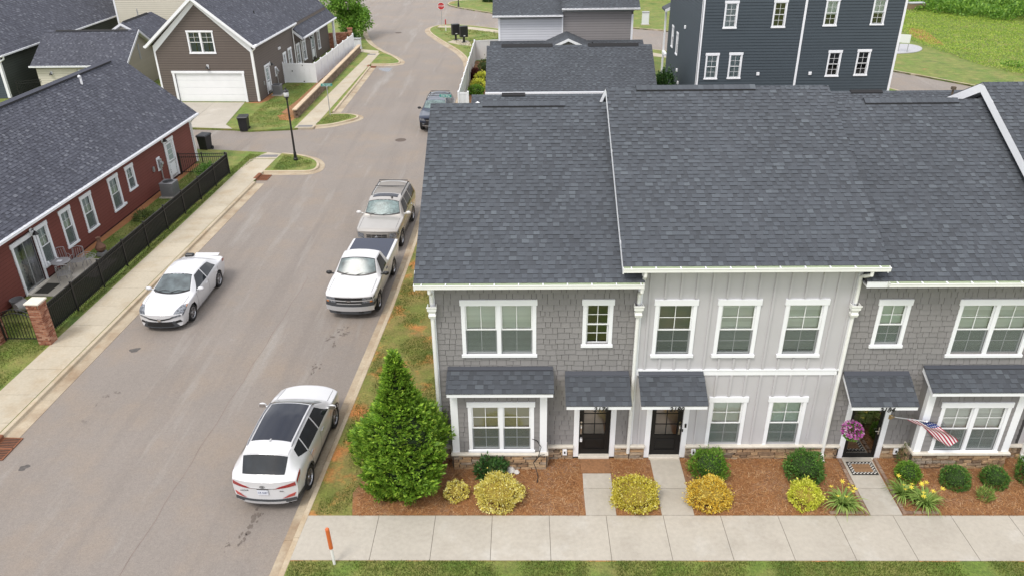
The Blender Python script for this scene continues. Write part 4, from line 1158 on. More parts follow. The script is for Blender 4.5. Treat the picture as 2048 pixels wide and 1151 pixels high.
# ================================================================ THE OTHER HOUSES
def gap(c): return pm('siding_shadow_%d' % int(1000*sum(c)), c, .9)  # dark wall colour between planks stands in for each course's shadow line
G_red, G_taupe, G_navy, G_green = gap((.045,.012,.010)), gap((.035,.028,.025)), gap((.014,.018,.022)), gap((.016,.019,.016))
G_pale, G_mid, G_cream, G_tan = gap((.30,.31,.33)), gap((.10,.095,.095)), gap((.38,.35,.28)), gap((.20,.18,.145))
def frame_M(x, y, rz): return T(x, y, 0) @ RZ(rz)
def down_tube(parent, pts, name='downspout', r=.045, mat=None):
    mb = MB(); mb.tube(pts, r, 8); return mb.obj(name, mat or M_white_warm, parent)
def wall_lamp(label, M, bracket=True):
    o = bpy.data.objects.new('wall_lamp', None); COL.objects.link(o); o.matrix_basis = M
    tag(o, label, 'wall lamp')
    p = MB(); p.bbox(-.085,.085,-.035,.0,-.15,.15,.01); p.obj('backplate', M_white, o)
    a = MB(); a.tube([(0,-.03,.05),(0,-.10,.12),(0,-.17,.06)], .015, 6); a.obj('arm', M_blackmetal, o)
    s = MB(); s.lathe([(.02,.06),(.05,.03),(.13,-.10),(.125,-.10),(.04,.02)], 12, (0,-.19,0)); s.obj('shade', M_blackmetal, o)
    b = MB(); b.lathe([(.0,-.02),(.035,-.05),(.035,-.09),(.0,-.11)], 8, (0,-.19,0)); b.obj('bulb', pm('bulb', (.75,.74,.68), .3), o)
    return o
def half_lite_door(parent, M, w=.92, h=2.05, head=.14, name='side_door'):
    f = MB(); f.box(-w/2-.11,-w/2,-.04,.03,0,h+.02); f.box(w/2,w/2+.11,-.04,.03,0,h+.02); f.bbox(-w/2-.15,w/2+.15,-.05,.03,h+.02,h+.02+head,.006)
    fo = f.obj('door_frame', M_white, parent, M)
    d = MB(); d.box(-w/2,w/2,.0,.03,0,h); d.bbox(-w/2+.15,w/2-.15,-.012,.0,.18,h*.42,.008)
    d.box(-w/2+.15,w/2-.15,-.014,.0,h*.47,h*.50); d.box(-w/2+.15,w/2-.15,-.014,.0,h*.93,h*.96); d.box(-w/2+.15,-w/2+.18,-.014,.0,h*.5,h*.93); d.box(w/2-.18,w/2-.15,-.014,.0,h*.5,h*.93)
    do = d.obj(name, M_white, parent, M)
    g = MB(); g.quad((-w/2+.18,-.004,h*.50),(w/2-.18,-.004,h*.50),(w/2-.18,-.004,h*.93),(-w/2+.18,-.004,h*.93)); g.obj('pane', pm('door_glass',(.30,.36,.36),.08), do)
    for i in (1,2):
        m = MB(); zz = h*.5+h*.43*i/3; m.box(-w/2+.18,w/2-.18,-.012,-.006,zz-.008,zz+.008); m.obj('muntin', M_white, do)
    k = MB(); k.lathe([(.03,-.06),(.03,-.02),(.012,0)], 10, (w/2-.07,0,h*.45), 'y'); k.obj('handle', M_steel, do)
    return fo
def ac_unit(label, x, y, rz, w=.74, h=.80):
    t = thing('air_conditioner', label, 'air conditioner', (x,y,0), rz)
    p = MB(); p.bbox(-w/2-.1,w/2+.1,-w/2-.1,w/2+.1,-.02,.07,.01); p.obj('concrete_pad', M_conc, t)
    b = MB(); b.bbox(-w/2,w/2,-w/2,w/2,.07,h,.03); b.obj('cabinet', M_ac, t)
    l = MB()
    for k in range(9):
        z = .15+k*.065; l.box(-w/2-.006,w/2+.006,-w/2-.006,w/2+.006,z,z+.022)
    l.obj('louvre', pm('ac_louvre', (.13,.13,.14), .6), t)
    c = MB(); c.bbox(-w/2-.015,w/2+.015,-w/2-.015,w/2+.015,h-.02,h+.03,.02); c.obj('top_cover', M_ac, t)
    f = MB(); f.lathe([(.27,h+.032),(.27,h+.045),(.25,h+.05),(.25,h+.034),(.0,h+.033)], 20); f.obj('fan_guard', pm('fan_dark',(.04,.04,.045),.6), t)
    g = MB()
    for rr in (.06,.12,.18,.23):
        g.lathe([(rr,h+.055),(rr+.008,h+.060),(rr+.012,h+.055)], 20)
    g.obj('guard_ring', M_ac, t)
    return t
def meter_box(parent, M, z0=.0):
    b = MB(); b.bbox(-.20,.20,-.05,.0,.98+z0,1.72+z0,.015); o = b.obj('meter_backboard', M_white, parent, M)
    m = MB(); m.bbox(-.13,.13,-.17,-.05,1.15+z0,1.62+z0,.02); m.obj('meter_box', M_galv, o)
    g = MB(); g.lathe([(.09,-.26),(.10,-.20),(.10,-.17)], 14, (0,0,1.40+z0), 'y'); g.obj('meter_dial', pm('meter_glass', (.35,.37,.38), .1), o)
    c = MB(); c.tube([(0,-.10,1.15+z0),(0,-.10,.0)], .035, 8); c.obj('conduit', M_galv, o)

def vent_pipe(parent, x, y, z, h=.5, mat=None, bent=False):
    mb = MB()
    if bent: mb.tube([(x,y,z),(x,y,z+.30),(x-.03,y-.02,z+.42),(x-.14,y-.04,z+.47),(x-.24,y-.05,z+.42)], .055, 8)
    else: mb.tube([(x,y,z),(x,y,z+h)], .045, 8)
    return mb.obj('vent_pipe', mat or M_white, parent)

# ---- red house along the road (local x runs away from the camera along its wall, local -y faces the road)
red = thing('house', 'red clapboard house with a long slate blue roof beside the road', 'house', (RC[0],RC[1],0), RH)
I = Matrix()
RW = [('win',12.17,.50,.92,1.86),('win',13.94,.57,.92,1.79),('win',15.66,.60,.98,1.77),('win',18.12,.62,1.02,1.75),('win',19.74,1.06,.86,1.30)]
hr = [whole(c, z, w, h) for _, c, z, w, h in RW]+[(10.25,11.55,.03,2.2)]
wall_core(red, I, 2.0, 27.2, -.1, 2.95, .0, .16, hr, G_red)
siding(red, I, 2.0, 27.1, .10, 2.85, hr+[(10.1,11.75,-1,2.32),(23.6,24.85,-1,2.4)], M_red, .152)
for c, z, w, h in [r[1:] for r in RW]:
    window(red, T(c,0,z), w, h, nx=2, ny=2, lower_nx=1, lower_ny=1, head=.17, jamb=.12, blind=1.0, slat=.09, blind_mat=pm('blind_pale',(.66,.74,.72),.6), screen=True)
pm('blind_grey',(.40,.46,.45),.6)
half_lite_door(red, T(24.22,0,.12), .90, 2.08)
# sliding patio door with curtains drawn half way
sdf = MB(); sdf.box(10.13,10.25,-.04,.03,0,2.2); sdf.box(11.57,11.69,-.04,.03,0,2.2); sdf.bbox(10.08,11.74,-.05,.03,2.12,2.30,.006); sdo = sdf.obj('patio_door', M_white, red)
for a, b, y in ((10.25,10.93,.02),(10.90,11.57,.05)):
    s = MB(); s.box(a,a+.05,y,y+.03,.06,2.12); s.box(b-.05,b,y,y+.03,.06,2.12); s.box(a+.05,b-.05,y,y+.03,.06,.14); s.box(a+.05,b-.05,y,y+.03,2.05,2.12); s.obj('sash', M_galv, sdo)
    p = MB(); p.quad((a+.05,y+.015,.14),(b-.05,y+.015,.14),(b-.05,y+.015,2.05),(a+.05,y+.015,2.05)); p.obj('pane', M_glass, sdo)
cu = MB(); n = 26
for k in range(n):
    xa, xb = 10.86+.70*k/n, 10.86+.70*(k+1)/n; ya, yb_ = .14+.035*math.sin(k*1.9), .14+.035*math.sin((k+1)*1.9)
    cu.quad((xa,ya,.1),(xb,yb_,.1),(xb,yb_,2.1),(xa,ya,2.1))
cu.obj('curtain', pm('curtain_grey', (.46,.46,.50), .8), sdo)
rr = MB(); rr.quad((10.2,.30,.02),(11.6,.30,.02),(11.6,.30,2.2),(10.2,.30,2.2)); rr.quad((10.2,.0,.03),(11.6,.0,.03),(11.6,.6,.03),(10.2,.6,.03)); rr.obj('room_reflection_panel', pm('room_reflection',(.62,.68,.66),.9,noise=[(1.6,.4)]), sdo)  # pale backing brightens the glass in place of its grey reflections
md = MB()
for k in range(9): md.box(10.52+.0*k,10.545,.0,.012,.45+k*.17,.45+k*.17+.10)
md.obj('door_decal', pm('decal_dark',(.05,.05,.06),.5), sdo)
st_ = MB(); st_.bbox(10.2,11.62,-.14,.03,.0,.06,.01); st_.obj('threshold', M_cap, red)
# roof: 10 in 12
zr_e, zr_r, y_e, y_r = 2.93, 6.16, -.40, 3.55
dk = MB(); pr = [(y_e,zr_e-.012),(y_r,zr_r-.012),(7.5,zr_e-.012),(7.5,zr_e-.16),(y_r,zr_r-.18),(y_e,zr_e-.16)]
dk.extr([(1.7,y,z) for y, z in pr], (27.5-1.7,0,0)); dk.obj('roof', M_deck, red)
vv = Vector((0,y_r-y_e,zr_r-zr_e))
shingle_plane(red, (1.7,y_e-.02,zr_e-.02), (1,0,0), vv, 25.85, vv.length, 300, M_shingle_blue, seed=201, wmul=1.05)
shingle_plane(red, (27.55,7.52,zr_e-.02), (-1,0,0), (0,-vv.y,vv.z), 25.85, vv.length, 0, M_shingle_blue, seed=202, expo=.2, wmul=1.3)
ridge_caps(red, (1.7,y_r,zr_r), (27.5,y_r,zr_r), M_shingle_blue, .15, .2, .8)
rv = MB(); rv.extr([(3,y_r-.17,zr_r-.06),(3,y_r-.16,zr_r-.0),(3,y_r,zr_r+.085),(3,y_r+.16,zr_r),(3,y_r+.17,zr_r-.06)], (23.4,0,0)); rv.obj('ridge_vent', MATS['vent_black'], red)
rv = MB(); rv.extr([(3,y_r-.165,zr_r+.01),(3,y_r,zr_r+.11),(3,y_r+.165,zr_r+.01),(3,y_r,zr_r+.09)], (23.4,0,0)); rv.obj('ridge_vent_cap', M_shingle_blue, red)
ft = MB(); ft.box(1.75,27.45,y_e-.012,y_e+.015,zr_e-.20,zr_e-.03); ft.obj('fascia', M_white, red)
ft = MB(); ft.box(1.75,27.2,y_e+.015,.0,zr_e-.2,zr_e-.17); ft.obj('soffit', M_white, red)
gutter(red, 1.7, 27.5, y_e-.012, zr_e-.02, hang=.8, mat=M_white)
down_tube(red, [(27.3,y_e-.08,zr_e-.12),(27.25,-.25,zr_e-.3),(27.2,-.07,zr_e-.5),(27.2,-.07,.05)])
ge = MB(); ge.extr([(27.05,.0,-.1),(27.05,7.1,-.1),(27.05,7.1,2.85),(27.05,3.55,6.0),(27.05,.0,2.85)], (.15,0,0)); ge.obj('end_wall', M_red, red)
ge = MB(); ge.extr([(2.0,.16,-.1),(2.0,7.1,-.1),(2.0,7.1,2.85),(2.0,3.55,6.0),(2.0,.16,2.95)], (.15,0,0)); ge.obj('end_wall', M_red, red)
cbd = MB(); cbd.box(27.08,27.22,-.035,.0,.05,2.85); cbd.obj('corner_board', M_white, red)
vent_pipe(red, 22.6, 3.05, 5.74, bent=True)
meter_box(red, T(22.72,-.0,.05))
nb = MB(); nb.bbox(21.95,22.10,-.09,.0,1.2,1.45,.01); nb.obj('junction_box', M_galv, red)
nb = MB(); nb.bbox(11.90,11.98,-.07,.0,.62,.72,.01); nb.tube([(11.94,-.05,.66),(11.94,-.13,.66),(11.94,-.13,.55)], .02, 6); nb.obj('water_tap', M_white, red)
Mred = red.matrix_basis
hb_ = MB(); hb_.bbox(18.55,18.75,-.10,.0,.66,.76,.01); hb_.obj('hose_bracket', M_white, red)
RHM = frame_M(RC[0],RC[1],RH)
wall_lamp('black shade lamp on white plate beside the patio door of the red house', RHM @ T(11.47,-.055,2.30))
wall_lamp('black shade lamp high beside the white rear door of the red house', RHM @ T(23.55,-.02,2.50))

# ---- brown house with the garage gable (local x along its front, local -y to the camera; its long side faces the road)
BRZ = math.radians(-2.69)
brn = thing('house', 'brown house with a white garage door under its gable', 'house', (-17.72,41.15,0), BRZ)
gx0, gx1, pk = -7.48, 0.0, -3.74
ZB, ZPK = 4.28, 7.42
lim = lambda z: (gx0, gx1) if z < 4.33 else (gx0+(z-4.33)*1.2, gx1-(z-4.33)*1.2)
hb1 = [whole(pk+.03,3.60,2.06,1.68), (-6.27,-1.02,-.2,2.16)]
c = MB(); 
wall_core(brn, I, gx0, gx1, -.1, 4.34, .0, .16, hb1[1:]+[(hb1[0][0],hb1[0][1],hb1[0][2],9)], G_taupe)
for sgn, xa in ((1, gx0), (-1, gx1)):
    w_ = MB(); xm = hb1[0][0] if sgn > 0 else hb1[0][1]
    hz = 4.34+abs(xm-xa)/1.2
    w_.extr([(xa,.0,4.34),(xm,.0,4.34),(xm,.0,hz)], (0,.16,0)); w_.obj('gable_wall', G_taupe, brn)
w_ = MB(); a, b = hb1[0][0], hb1[0][1]; w_.extr([(a,.0,hb1[0][3]),(b,.0,hb1[0][3]),(b,.0,4.34+(gx1-b)/1.2),(pk,.0,4.34-pk/1.2),(a,.0,4.34+(a-gx0)/1.2)], (0,.16,0)); w_.obj('gable_wall', G_taupe, brn)
siding(brn, I, gx0+.1, gx1-.1, .05, 7.3, [whole(pk+.03,3.60,2.06,1.68),(-6.45,-.85,-.2,2.32)], M_taupe, .178, lambda z: lim(z))
window(brn, T(pk+.03,0,3.60), 2.06, 1.68, cols=2, nx=2, ny=2, head=.12, sill=.10, blind=0, screen=False, curtains=pm('curtain_blue',(.045,.075,.22),.6), lower_nx=1, lower_ny=1, name='gable_window')
# garage door
gf = MB(); gf.box(-6.42,-6.25,-.04,.03,0,2.16); gf.box(-1.04,-.87,-.04,.03,0,2.16); gf.bbox(-6.46,-.83,-.05,.03,2.16,2.34,.006); gfo = gf.obj('garage_frame', M_white, brn)
gp = MB(); gp.bbox(0,5.19,0,.05,.008,.525,.012); gm = gp.mesh('door_panel', M_garagedoor)
gdo = MB(); gdo.box(-6.25,-1.04,.13,.16,0,2.16); gdo = gdo.obj('garage_door', M_garagedoor, brn)
for k in range(4): link('door_panel', gm, gdo, T(-6.24,.08,.01+k*.535))
for xx, nm in ((gx0,'corner_board'),(gx1-.12,'corner_board')):
    cb = MB(); cb.box(xx,xx+.13,-.035,.03,.05,ZB-.35); cb.obj(nm, M_white, brn)
cb = MB(); cb.box(gx1,gx1+.03,-.035,.12,.05,ZB-.35); cb.obj('corner_board', M_white, brn)
# side wall towards the road
S2 = 20.3
hs = [(c_-w_/2+.05,c_+w_/2-.05,z_+.05,z_+h_-.05) for c_, z_, w_, h_ in ((6.85,.75,.80,1.62),(8.25,.75,1.0,1.72),(10.55,.62,1.0,1.78),(12.30,.62,.98,1.72),(16.85,.70,.92,1.72))]
Ms = RZ(PI/2)     # local x -> along the side (away from the camera), local -y -> towards the road
wall_core(brn, Ms, .16, S2, -.1, 4.0, .0, .16, hs, G_taupe, 'side_wall')
siding(brn, Ms, .02, S2, .05, 4.0, hs+[(1.9,3.05,-1,2.3),(14.3,15.5,-1,2.5)], M_taupe, .178)
for c_, z_, w_, h_ in ((6.85,.75,.80,1.62),(8.25,.75,1.0,1.72),(10.55,.62,1.0,1.78),(12.30,.62,.98,1.72),(16.85,.70,.92,1.72)):
    window(brn, Ms @ T(c_,0,z_), w_, h_, nx=2, ny=2, blind=.5, blind_mat=MATS['blind_grey'], screen=False)
half_lite_door(brn, Ms @ T(2.47,0,.10), .84, 2.05)
half_lite_door(brn, Ms @ T(14.92,0,.20), .90, 2.10)
meter_box(brn, Ms @ T(4.34,0,0))
for s_ in (5.65, 5.95):
    q = MB(); q.bbox(s_-.08,s_+.08,-.09,0,2.80,2.98,.015); q.obj('dryer_vent', M_white, brn, Ms)
q = MB(); q.bbox(1.35,1.47,-.08,0,.95,1.25,.01); q.obj('junction_box', M_galv, brn, Ms)
def gable_roof_y(parent, xl, xr, xp, ya, yb, ze, zp, seed, mat, th=.16, n=0, expo=.16):
    """gable roof with its ridge along local y"""
    mb = MB(); pr = [(xl,ze-.012),(xp,zp-.012),(xr,ze-.012),(xr,ze-th),(xp,zp-th*1.2),(xl,ze-th)]
    mb.extr([(x,ya,z) for x, z in pr], (0,yb-ya,0)); mb.obj('roof', M_deck, parent)
    for s_, xe in ((1, xr), (-1, xl)):
        v = Vector((xp-xe,0,zp-ze)); u = (0,1,0) if s_ > 0 else (0,-1,0)
        O = (xe+.02*s_, ya if s_ > 0 else yb, ze-.02)
        shingle_plane(parent, O, u, v, yb-ya, v.length+.01, n if s_ > 0 else 0, mat, expo=expo, seed=seed+s_, wmul=1.15)
    ridge_caps(parent, (xp,ya,zp), (xp,yb,zp), mat, .15, .25, abs(zp-ze)/abs(xp-xl))
gable_roof_y(brn, gx0-.35, gx1+.35, pk, -.42, 9.75, ZB-.02, ZB-.02+(gx1+.35-pk)/1.2, 301, M_shingle_blue)
gable_roof_y(brn, gx0-.75, .78, pk, 9.75, S2+.4, 3.0, ZB-.02+(gx1+.35-pk)/1.2-.02, 303, M_shingle_blue)
zp_ = ZB-.02+(gx1+.35-pk)/1.2
for s_, xe in ((1,gx1+.36),(-1,gx0-.36)):
    rb = MB(); rb.extr([(xe,-.43,ZB+.01),(pk,-.43,zp_+.03),(pk,-.43,zp_-.22),(xe,-.43,ZB-.22)], (0,-.03,0)); rb.obj('rake_board', M_white, brn)
    rs = MB(); rs.extr([(xe,-.43,ZB-.19),(pk,-.43,zp_-.19),(pk,-.43,zp_-.21),(xe,-.43,ZB-.21)], (0,.43,0)); rs.obj('rake_soffit', M_white, brn)
    fr = MB(); a_ = .0; fr.extr([(xe-s_*.36,-.03,ZB-.12),(pk,-.03,zp_-.20),(pk,-.03,zp_-.58),(xe-s_*.36,-.03,ZB-.66)], (0,.03,0)); fr.obj('frieze_board', M_white, brn)
    rt = MB(); rt.extr([(xe,-.46,ZB-.22),(xe,-.46,ZB+.01),(xe+.14*s_,-.46,ZB-.04),(xe+.14*s_,-.46,ZB-.14)], (0,.5,0)); rt.obj('eave_return', M_white, brn)
gutter(brn, -.42, 9.7, -.36, ZB-.03, mat=M_white, hang=1.0, M=Ms)
gutter(brn, 9.9, S2+.3, -.80, 2.99, mat=M_white, hang=1.0, M=Ms)
rb = MB(); rb.extr([(.80,9.73,3.02),(-.5,9.73,3.02+1.3/1.2),(-.5,9.73,2.78+1.3/1.2),(.80,9.73,2.78)], (0,-.03,0)); rb.obj('rake_board', M_white, brn)
rb = MB(); rb.extr([(.80,9.76,2.78),(.0,9.76,2.78),(.0,9.76,3.6)], (0,.03,0)); rb.obj('porch_cheek', M_taupe, brn)
down_tube(brn, [(.42,-.36,ZB-.12),(.42,-.36,ZB-.25),(.07,-.08,ZB-.5),(.07,-.08,.1)])
down_tube(brn, [(.42,9.5,ZB-.15),(.10,9.45,ZB-.5),(.10,9.4,.1)])
down_tube(brn, [(.8,10.1,2.85),(.10,11.3,2.5),(.10,11.3,.1)])
for (xx, yy_) in ((.62, S2-.15),):
    pc = MB(); pc.bbox(xx-.1,xx+.1,yy_-.1,yy_+.1,0,2.85,.01); pc.obj('porch_post', M_white, brn)
vent_pipe(brn, -1.35, 5.2, 5.55, .35, M_blackmetal)
bw = MB(); bw.box(gx0,gx0+.16,.16,S2,-.1,4.0); bw.box(gx0,gx1,S2-.16,S2,-.1,4.0); bw.obj('rear_wall', M_taupe, brn)
wl = wall_lamp('small lamp on a white plate above the white garage door of the brown house', frame_M(-17.72,41.15,BRZ) @ T(-3.55,-.02,2.66))
wall_lamp('black lamp beside the garage side door of the brown house', frame_M(-17.72,41.15,BRZ) @ Ms @ T(3.20,-.02,2.2))
wall_lamp('black lamp above the patio door of the brown house behind the white fence', frame_M(-17.72,41.15,BRZ) @ Ms @ T(14.0,-.02,2.3))
ac_unit('grey air conditioner at the side door of the brown house', -16.9, 43.3, BRZ, .62, .80)
ac_unit('grey air conditioner on a slab under the meter of the red house', rw(21.55,.95)[0], rw(21.55,.95)[1], RH, .72, .80)

# ---- tan garage, its roof ridge across the picture, behind the red house
tan = thing('garage', 'cream garage with a dark roof and lower gable beside the brown house', 'house', (-36.2,44.0,0), 0)
ye_, yr_, z_e, z_r = 0.0, 3.0, 2.50, 4.42
dk = MB(); pr = [(ye_-.3,z_e-.20),(yr_,z_r-.012),(6.3,z_e-.20),(6.3,z_e-.36),(yr_,z_r-.2),(ye_-.3,z_e-.36)]
dk.extr([(-.05,y,z) for y, z in pr], (7.65,0,0)); dk.obj('roof', M_deck, tan)
vv = Vector((0,3.3,z_r-z_e+.18))
shingle_plane(tan, (-.05,-.32,z_e-.205), (1,0,0), vv, 7.65, vv.length, 0, M_shingle_blue, seed=401, expo=.15)
shingle_plane(tan, (7.6,6.32,z_e-.205), (-1,0,0), (0,-3.3,vv.z), 7.65, vv.length, 0, M_shingle_blue, seed=402, expo=.2)
rv = MB(); rv.extr([(.9,yr_-.16,z_r-.04),(.9,yr_,z_r+.06),(.9,yr_+.16,z_r-.04)], (5.9,0,0)); rv.obj('ridge_vent', MATS['vent_black'], tan)
ridge_caps(tan, (-.05,yr_,z_r+.03), (7.6,yr_,z_r+.03), M_shingle_blue, .16, .25, .6)
gutter(tan, -.1, 7.65, -.30, z_e-.18, mat=M_white, hang=1.2)
wall_core(tan, I, .2, 7.3, -.1, 2.3, .0, .15, [], G_cream)
siding(tan, I, .2, 7.25, .05, 2.2, [(3.4,6.6,-1,1.95)], M_cream, .18)
g_ = MB(); g_.extr([(7.15,.15,-.1),(7.15,6.0,-.1),(7.15,6.0,2.3),(7.15,3.0,4.22),(7.15,.15,2.3)], (.15,0,0)); g_.obj('end_wall', M_tan, tan)
siding(tan, T(7.3,0,0) @ RZ(PI/2), 0.0, 6.0, .05, 4.2, [], M_tan, .18, lambda z: (0,6) if z < 2.3 else ((z-2.3)*1.56, 6-(z-2.3)*1.56))
for (p, q, r_, s_) in (((7.6,-.33,z_e-.17),(7.6,yr_,z_r+.03),(7.6,yr_,z_r-.17),(7.6,-.33,z_e-.37)), ((7.6,yr_,z_r+.03),(7.6,6.33,z_e-.17),(7.6,6.33,z_e-.37),(7.6,yr_,z_r-.17))):
    rb = MB(); rb.extr([p,q,r_,s_], (.03,0,0)); rb.obj('rake_board', M_white, tan)
for (p, q) in (((-.33,z_e-.37),(yr_,z_r-.17)),((yr_,z_r-.17),(6.33,z_e-.37))):
    sf = MB(); sf.extr([(7.28,p[0],p[1]-.03),(7.28,q[0],q[1]-.03),(7.28,q[0],q[1]-.012),(7.28,p[0],p[1]-.012)], (.34,0,0)); sf.obj('rake_soffit', M_white, tan)
gvn = MB(); gvn.box(7.31,7.36,2.75,2.95,2.15,3.35); gvn.obj('gable_vent', pm('vent_grey',(.40,.41,.43),.5), tan)
gd = MB(); gd.box(3.5,6.5,-.03,.02,.02,1.95); gd.obj('garage_door', M_garagedoor, tan)
dsp = MB(); dsp.tube([(5.0,-.35,2.2),(5.0,-.05,1.95),(5.0,-.05,.1)], .05, 6); dsp.obj('downspout', M_galv, tan)
wall_lamp('small black lamp on the cream garage wall beside the red roof ridge', T(-36.2,44,0) @ T(1.35,-.01,1.70))

# ---- dark green house at the far left
grn = thing('house', 'dark green house with the huge dark roof at the top left corner', 'house', (-38.0,40.0,0), PI/2)
wall_core(grn, I, 2.9, 24, -.1, 3.3, .0, .15, [], G_green)
siding(grn, I, 2.9, 24, .05, 3.2, [], M_greensid, .18)
g_ = MB(); g_.box(2.9,3.05,.15,11,-.1,3.3); g_.obj('end_wall', M_navy, grn)
siding(grn, T(2.9,0,0) @ RZ(-PI/2), -11, 0, .05, 3.2, [], M_navy, .18)
dk = MB(); pr = [(-.4,3.36),(5.5,8.1),(11.4,3.36),(11.4,3.2),(5.5,7.9),(-.4,3.2)]
dk.extr([(2.5,y,z) for y, z in pr], (22,0,0)); dk.obj('roof', M_deck, grn)
vv = Vector((0,5.9,4.74)); shingle_plane(grn, (2.5,-.42,3.355), (1,0,0), vv, 22, vv.length, 0, M_shingle_blue, seed=411, expo=.2, wmul=1.4)
gutter(grn, 2.5, 24.5, -.41, 3.36, mat=M_white, hang=1.5)
cb = MB(); cb.box(2.87,3.06,-.035,.0,.05,3.2); cb.box(2.865,2.9,-.035,.18,.05,3.2); cb.obj('corner_board', M_white, grn)
dsp = MB(); dsp.tube([(2.75,-.5,3.25),(2.8,-.45,3.05),(2.8,-.1,2.85)], .06, 8); dsp.obj('downspout', M_white, grn)
meter_box(grn, T(8.6,0,.35))
# ---- cream house behind
crm = thing('house', 'tall cream clapboard house beyond the small roofs on the left', 'house', (-36.6,60.0,0), 0)
wall_core(crm, I, 0, 9.0, -.1, 7.5, .0, .15, [], G_cream)
siding(crm, I, .1, 9.0, .05, 7.4, [], M_cream, .19)
cb = MB(); cb.box(-.03,.13,-.035,.0,.05,7.4); cb.obj('corner_board', M_white, crm)
sw_ = MB(); sw_.box(0,.15,.15,9,-.1,7.5); sw_.obj('side_wall', M_cream, crm)
dk = MB(); dk.extr([(-.4,-.4,7.5),(9.4,-.4,7.5),(9.4,4.5,10.4),(-.4,4.5,10.4)], (0,0,.15)); dk.obj('roof', M_shingle_blue, crm)
# low hipped roof of a wing between the garage and the cream house
wng = thing('garage', 'low dark roof wing with a thin pipe in front of the cream house', 'house', (-31.6,50.0,0), 0)
dk = MB(); dk.extr([(-3.0,y_,z_) for y_, z_ in ((0,0),)]*1+[(0,0,0)], (0,.01,0)) if False else None
dk = MB(); dk.extr([(-3.6,.3,2.3),(0,.3,4.42),(3.6,.3,2.3),(3.6,.3,2.12),(0,.3,4.22),(-3.6,.3,2.12)], (0,6.2,0)); dk.obj('roof', M_deck, wng)
shingle_plane(wng, (3.62,.3,2.295), (0,1,0), (-3.62,0,2.135), 6.2, 4.2, 0, M_shingle_blue, seed=421, expo=.17)
shingle_plane(wng, (-3.62,6.5,2.295), (0,-1,0), (3.62,0,2.135), 6.2, 4.2, 0, M_shingle_blue, seed=422, expo=.17)
ridge_caps(wng, (0,.3,4.44), (0,6.5,4.44), M_shingle_blue, .16, .25, .58)
for s_ in (1,-1):
    rb = MB(); rb.extr([(3.62*s_,.28,2.31),(0,.28,4.44),(0,.28,4.24),(3.62*s_,.28,2.11)], (0,-.03,0)); rb.obj('rake_board', M_white, wng)
    rb = MB(); rb.extr([(3.6*s_,.29,2.10),(0,.29,4.20),(0,.29,4.18),(3.6*s_,.29,2.08)], (0,.22,0)); rb.obj('rake_soffit', M_white, wng)
rv = MB(); rv.extr([(-.15,.8,4.36),(0,.8,4.52),(.15,.8,4.36)], (0,4.8,0)); rv.obj('ridge_vent', MATS['vent_black'], wng)
vent_pipe(wng, -.1, 4.0, 4.3, .75, M_galv)
bx = MB(); bx.box(-3.3,3.3,.5,6.3,-.1,2.3); bx.extr([(-3.3,.5,2.3),(3.3,.5,2.3),(0,.5,4.2)], (0,.1,0)); bx.extr([(-3.3,6.2,2.3),(3.3,6.2,2.3),(0,6.2,4.2)], (0,.1,0)); bx.obj('wall', M_cream, wng)

# ---- back garages between the townhouses and the alley
grw = thing('garage_row', 'low garage row behind the townhouses with vents along its dark ridge', 'garage', (-.2,22,0), 0)
for a, b, z_r in ((0.0,12.9,5.20),(12.9,27.2,5.22)):
    dk = MB(); pr = [(-3.6,z_r-1.82),(0,z_r-.012),(3.6,z_r-1.82),(3.6,z_r-2.0),(0,z_r-.2),(-3.6,z_r-2.0)]
    dk.extr([(a,y,z) for y, z in pr], (b-a,0,0)); dk.obj('roof', M_deck, grw)
    vv = Vector((0,3.6,1.8)); shingle_plane(grw, (a,-3.62,z_r-1.82), (1,0,0), vv, b-a, vv.length+.01, 0, M_shingle, seed=int(500+a), expo=.143)
    vv = Vector((0,-3.6,1.8)); shingle_plane(grw, (b,3.62,z_r-1.82), (-1,0,0), vv, b-a, vv.length+.01, 0, M_shingle, seed=int(520+a), expo=.2)
    ridge_caps(grw, (a,0,z_r), (b,0,z_r))
for a, b in ((1.55,2.75),(19.3,20.9)):
    rv = MB(); rv.extr([(a,-.17,5.15),(a,-.16,5.2),(a,0,5.30),(a,.16,5.2),(a,.17,5.15)], (b-a,0,0)); rv.obj('ridge_vent', MATS['vent_black'], grw)
wl_ = MB(); wl_.box(.2,27,-3.2,-3.05,-.1,3.3); wl_.box(.2,27,3.05,3.2,-.1,3.3); wl_.box(.2,.35,-3.05,3.05,-.1,3.3); wl_.obj('wall', M_bb, grw)
pp = MB(); pp.tube([(.25,-1.0,4.6),(.25,-1.0,5.0),(.35,-1.05,5.08),(.45,-1.1,5.02)], .055, 8); pp.obj('vent_pipe', M_white, grw)
pp = MB(); pp.tube([(24.2,-.55,4.8),(24.2,-.55,5.45)], .05, 8); pp.bbox(24.1,24.3,-.65,-.45,5.40,5.55,.02); pp.obj('vent_pipe', pm('rusty_vent',(.10,.075,.05),.8), grw)

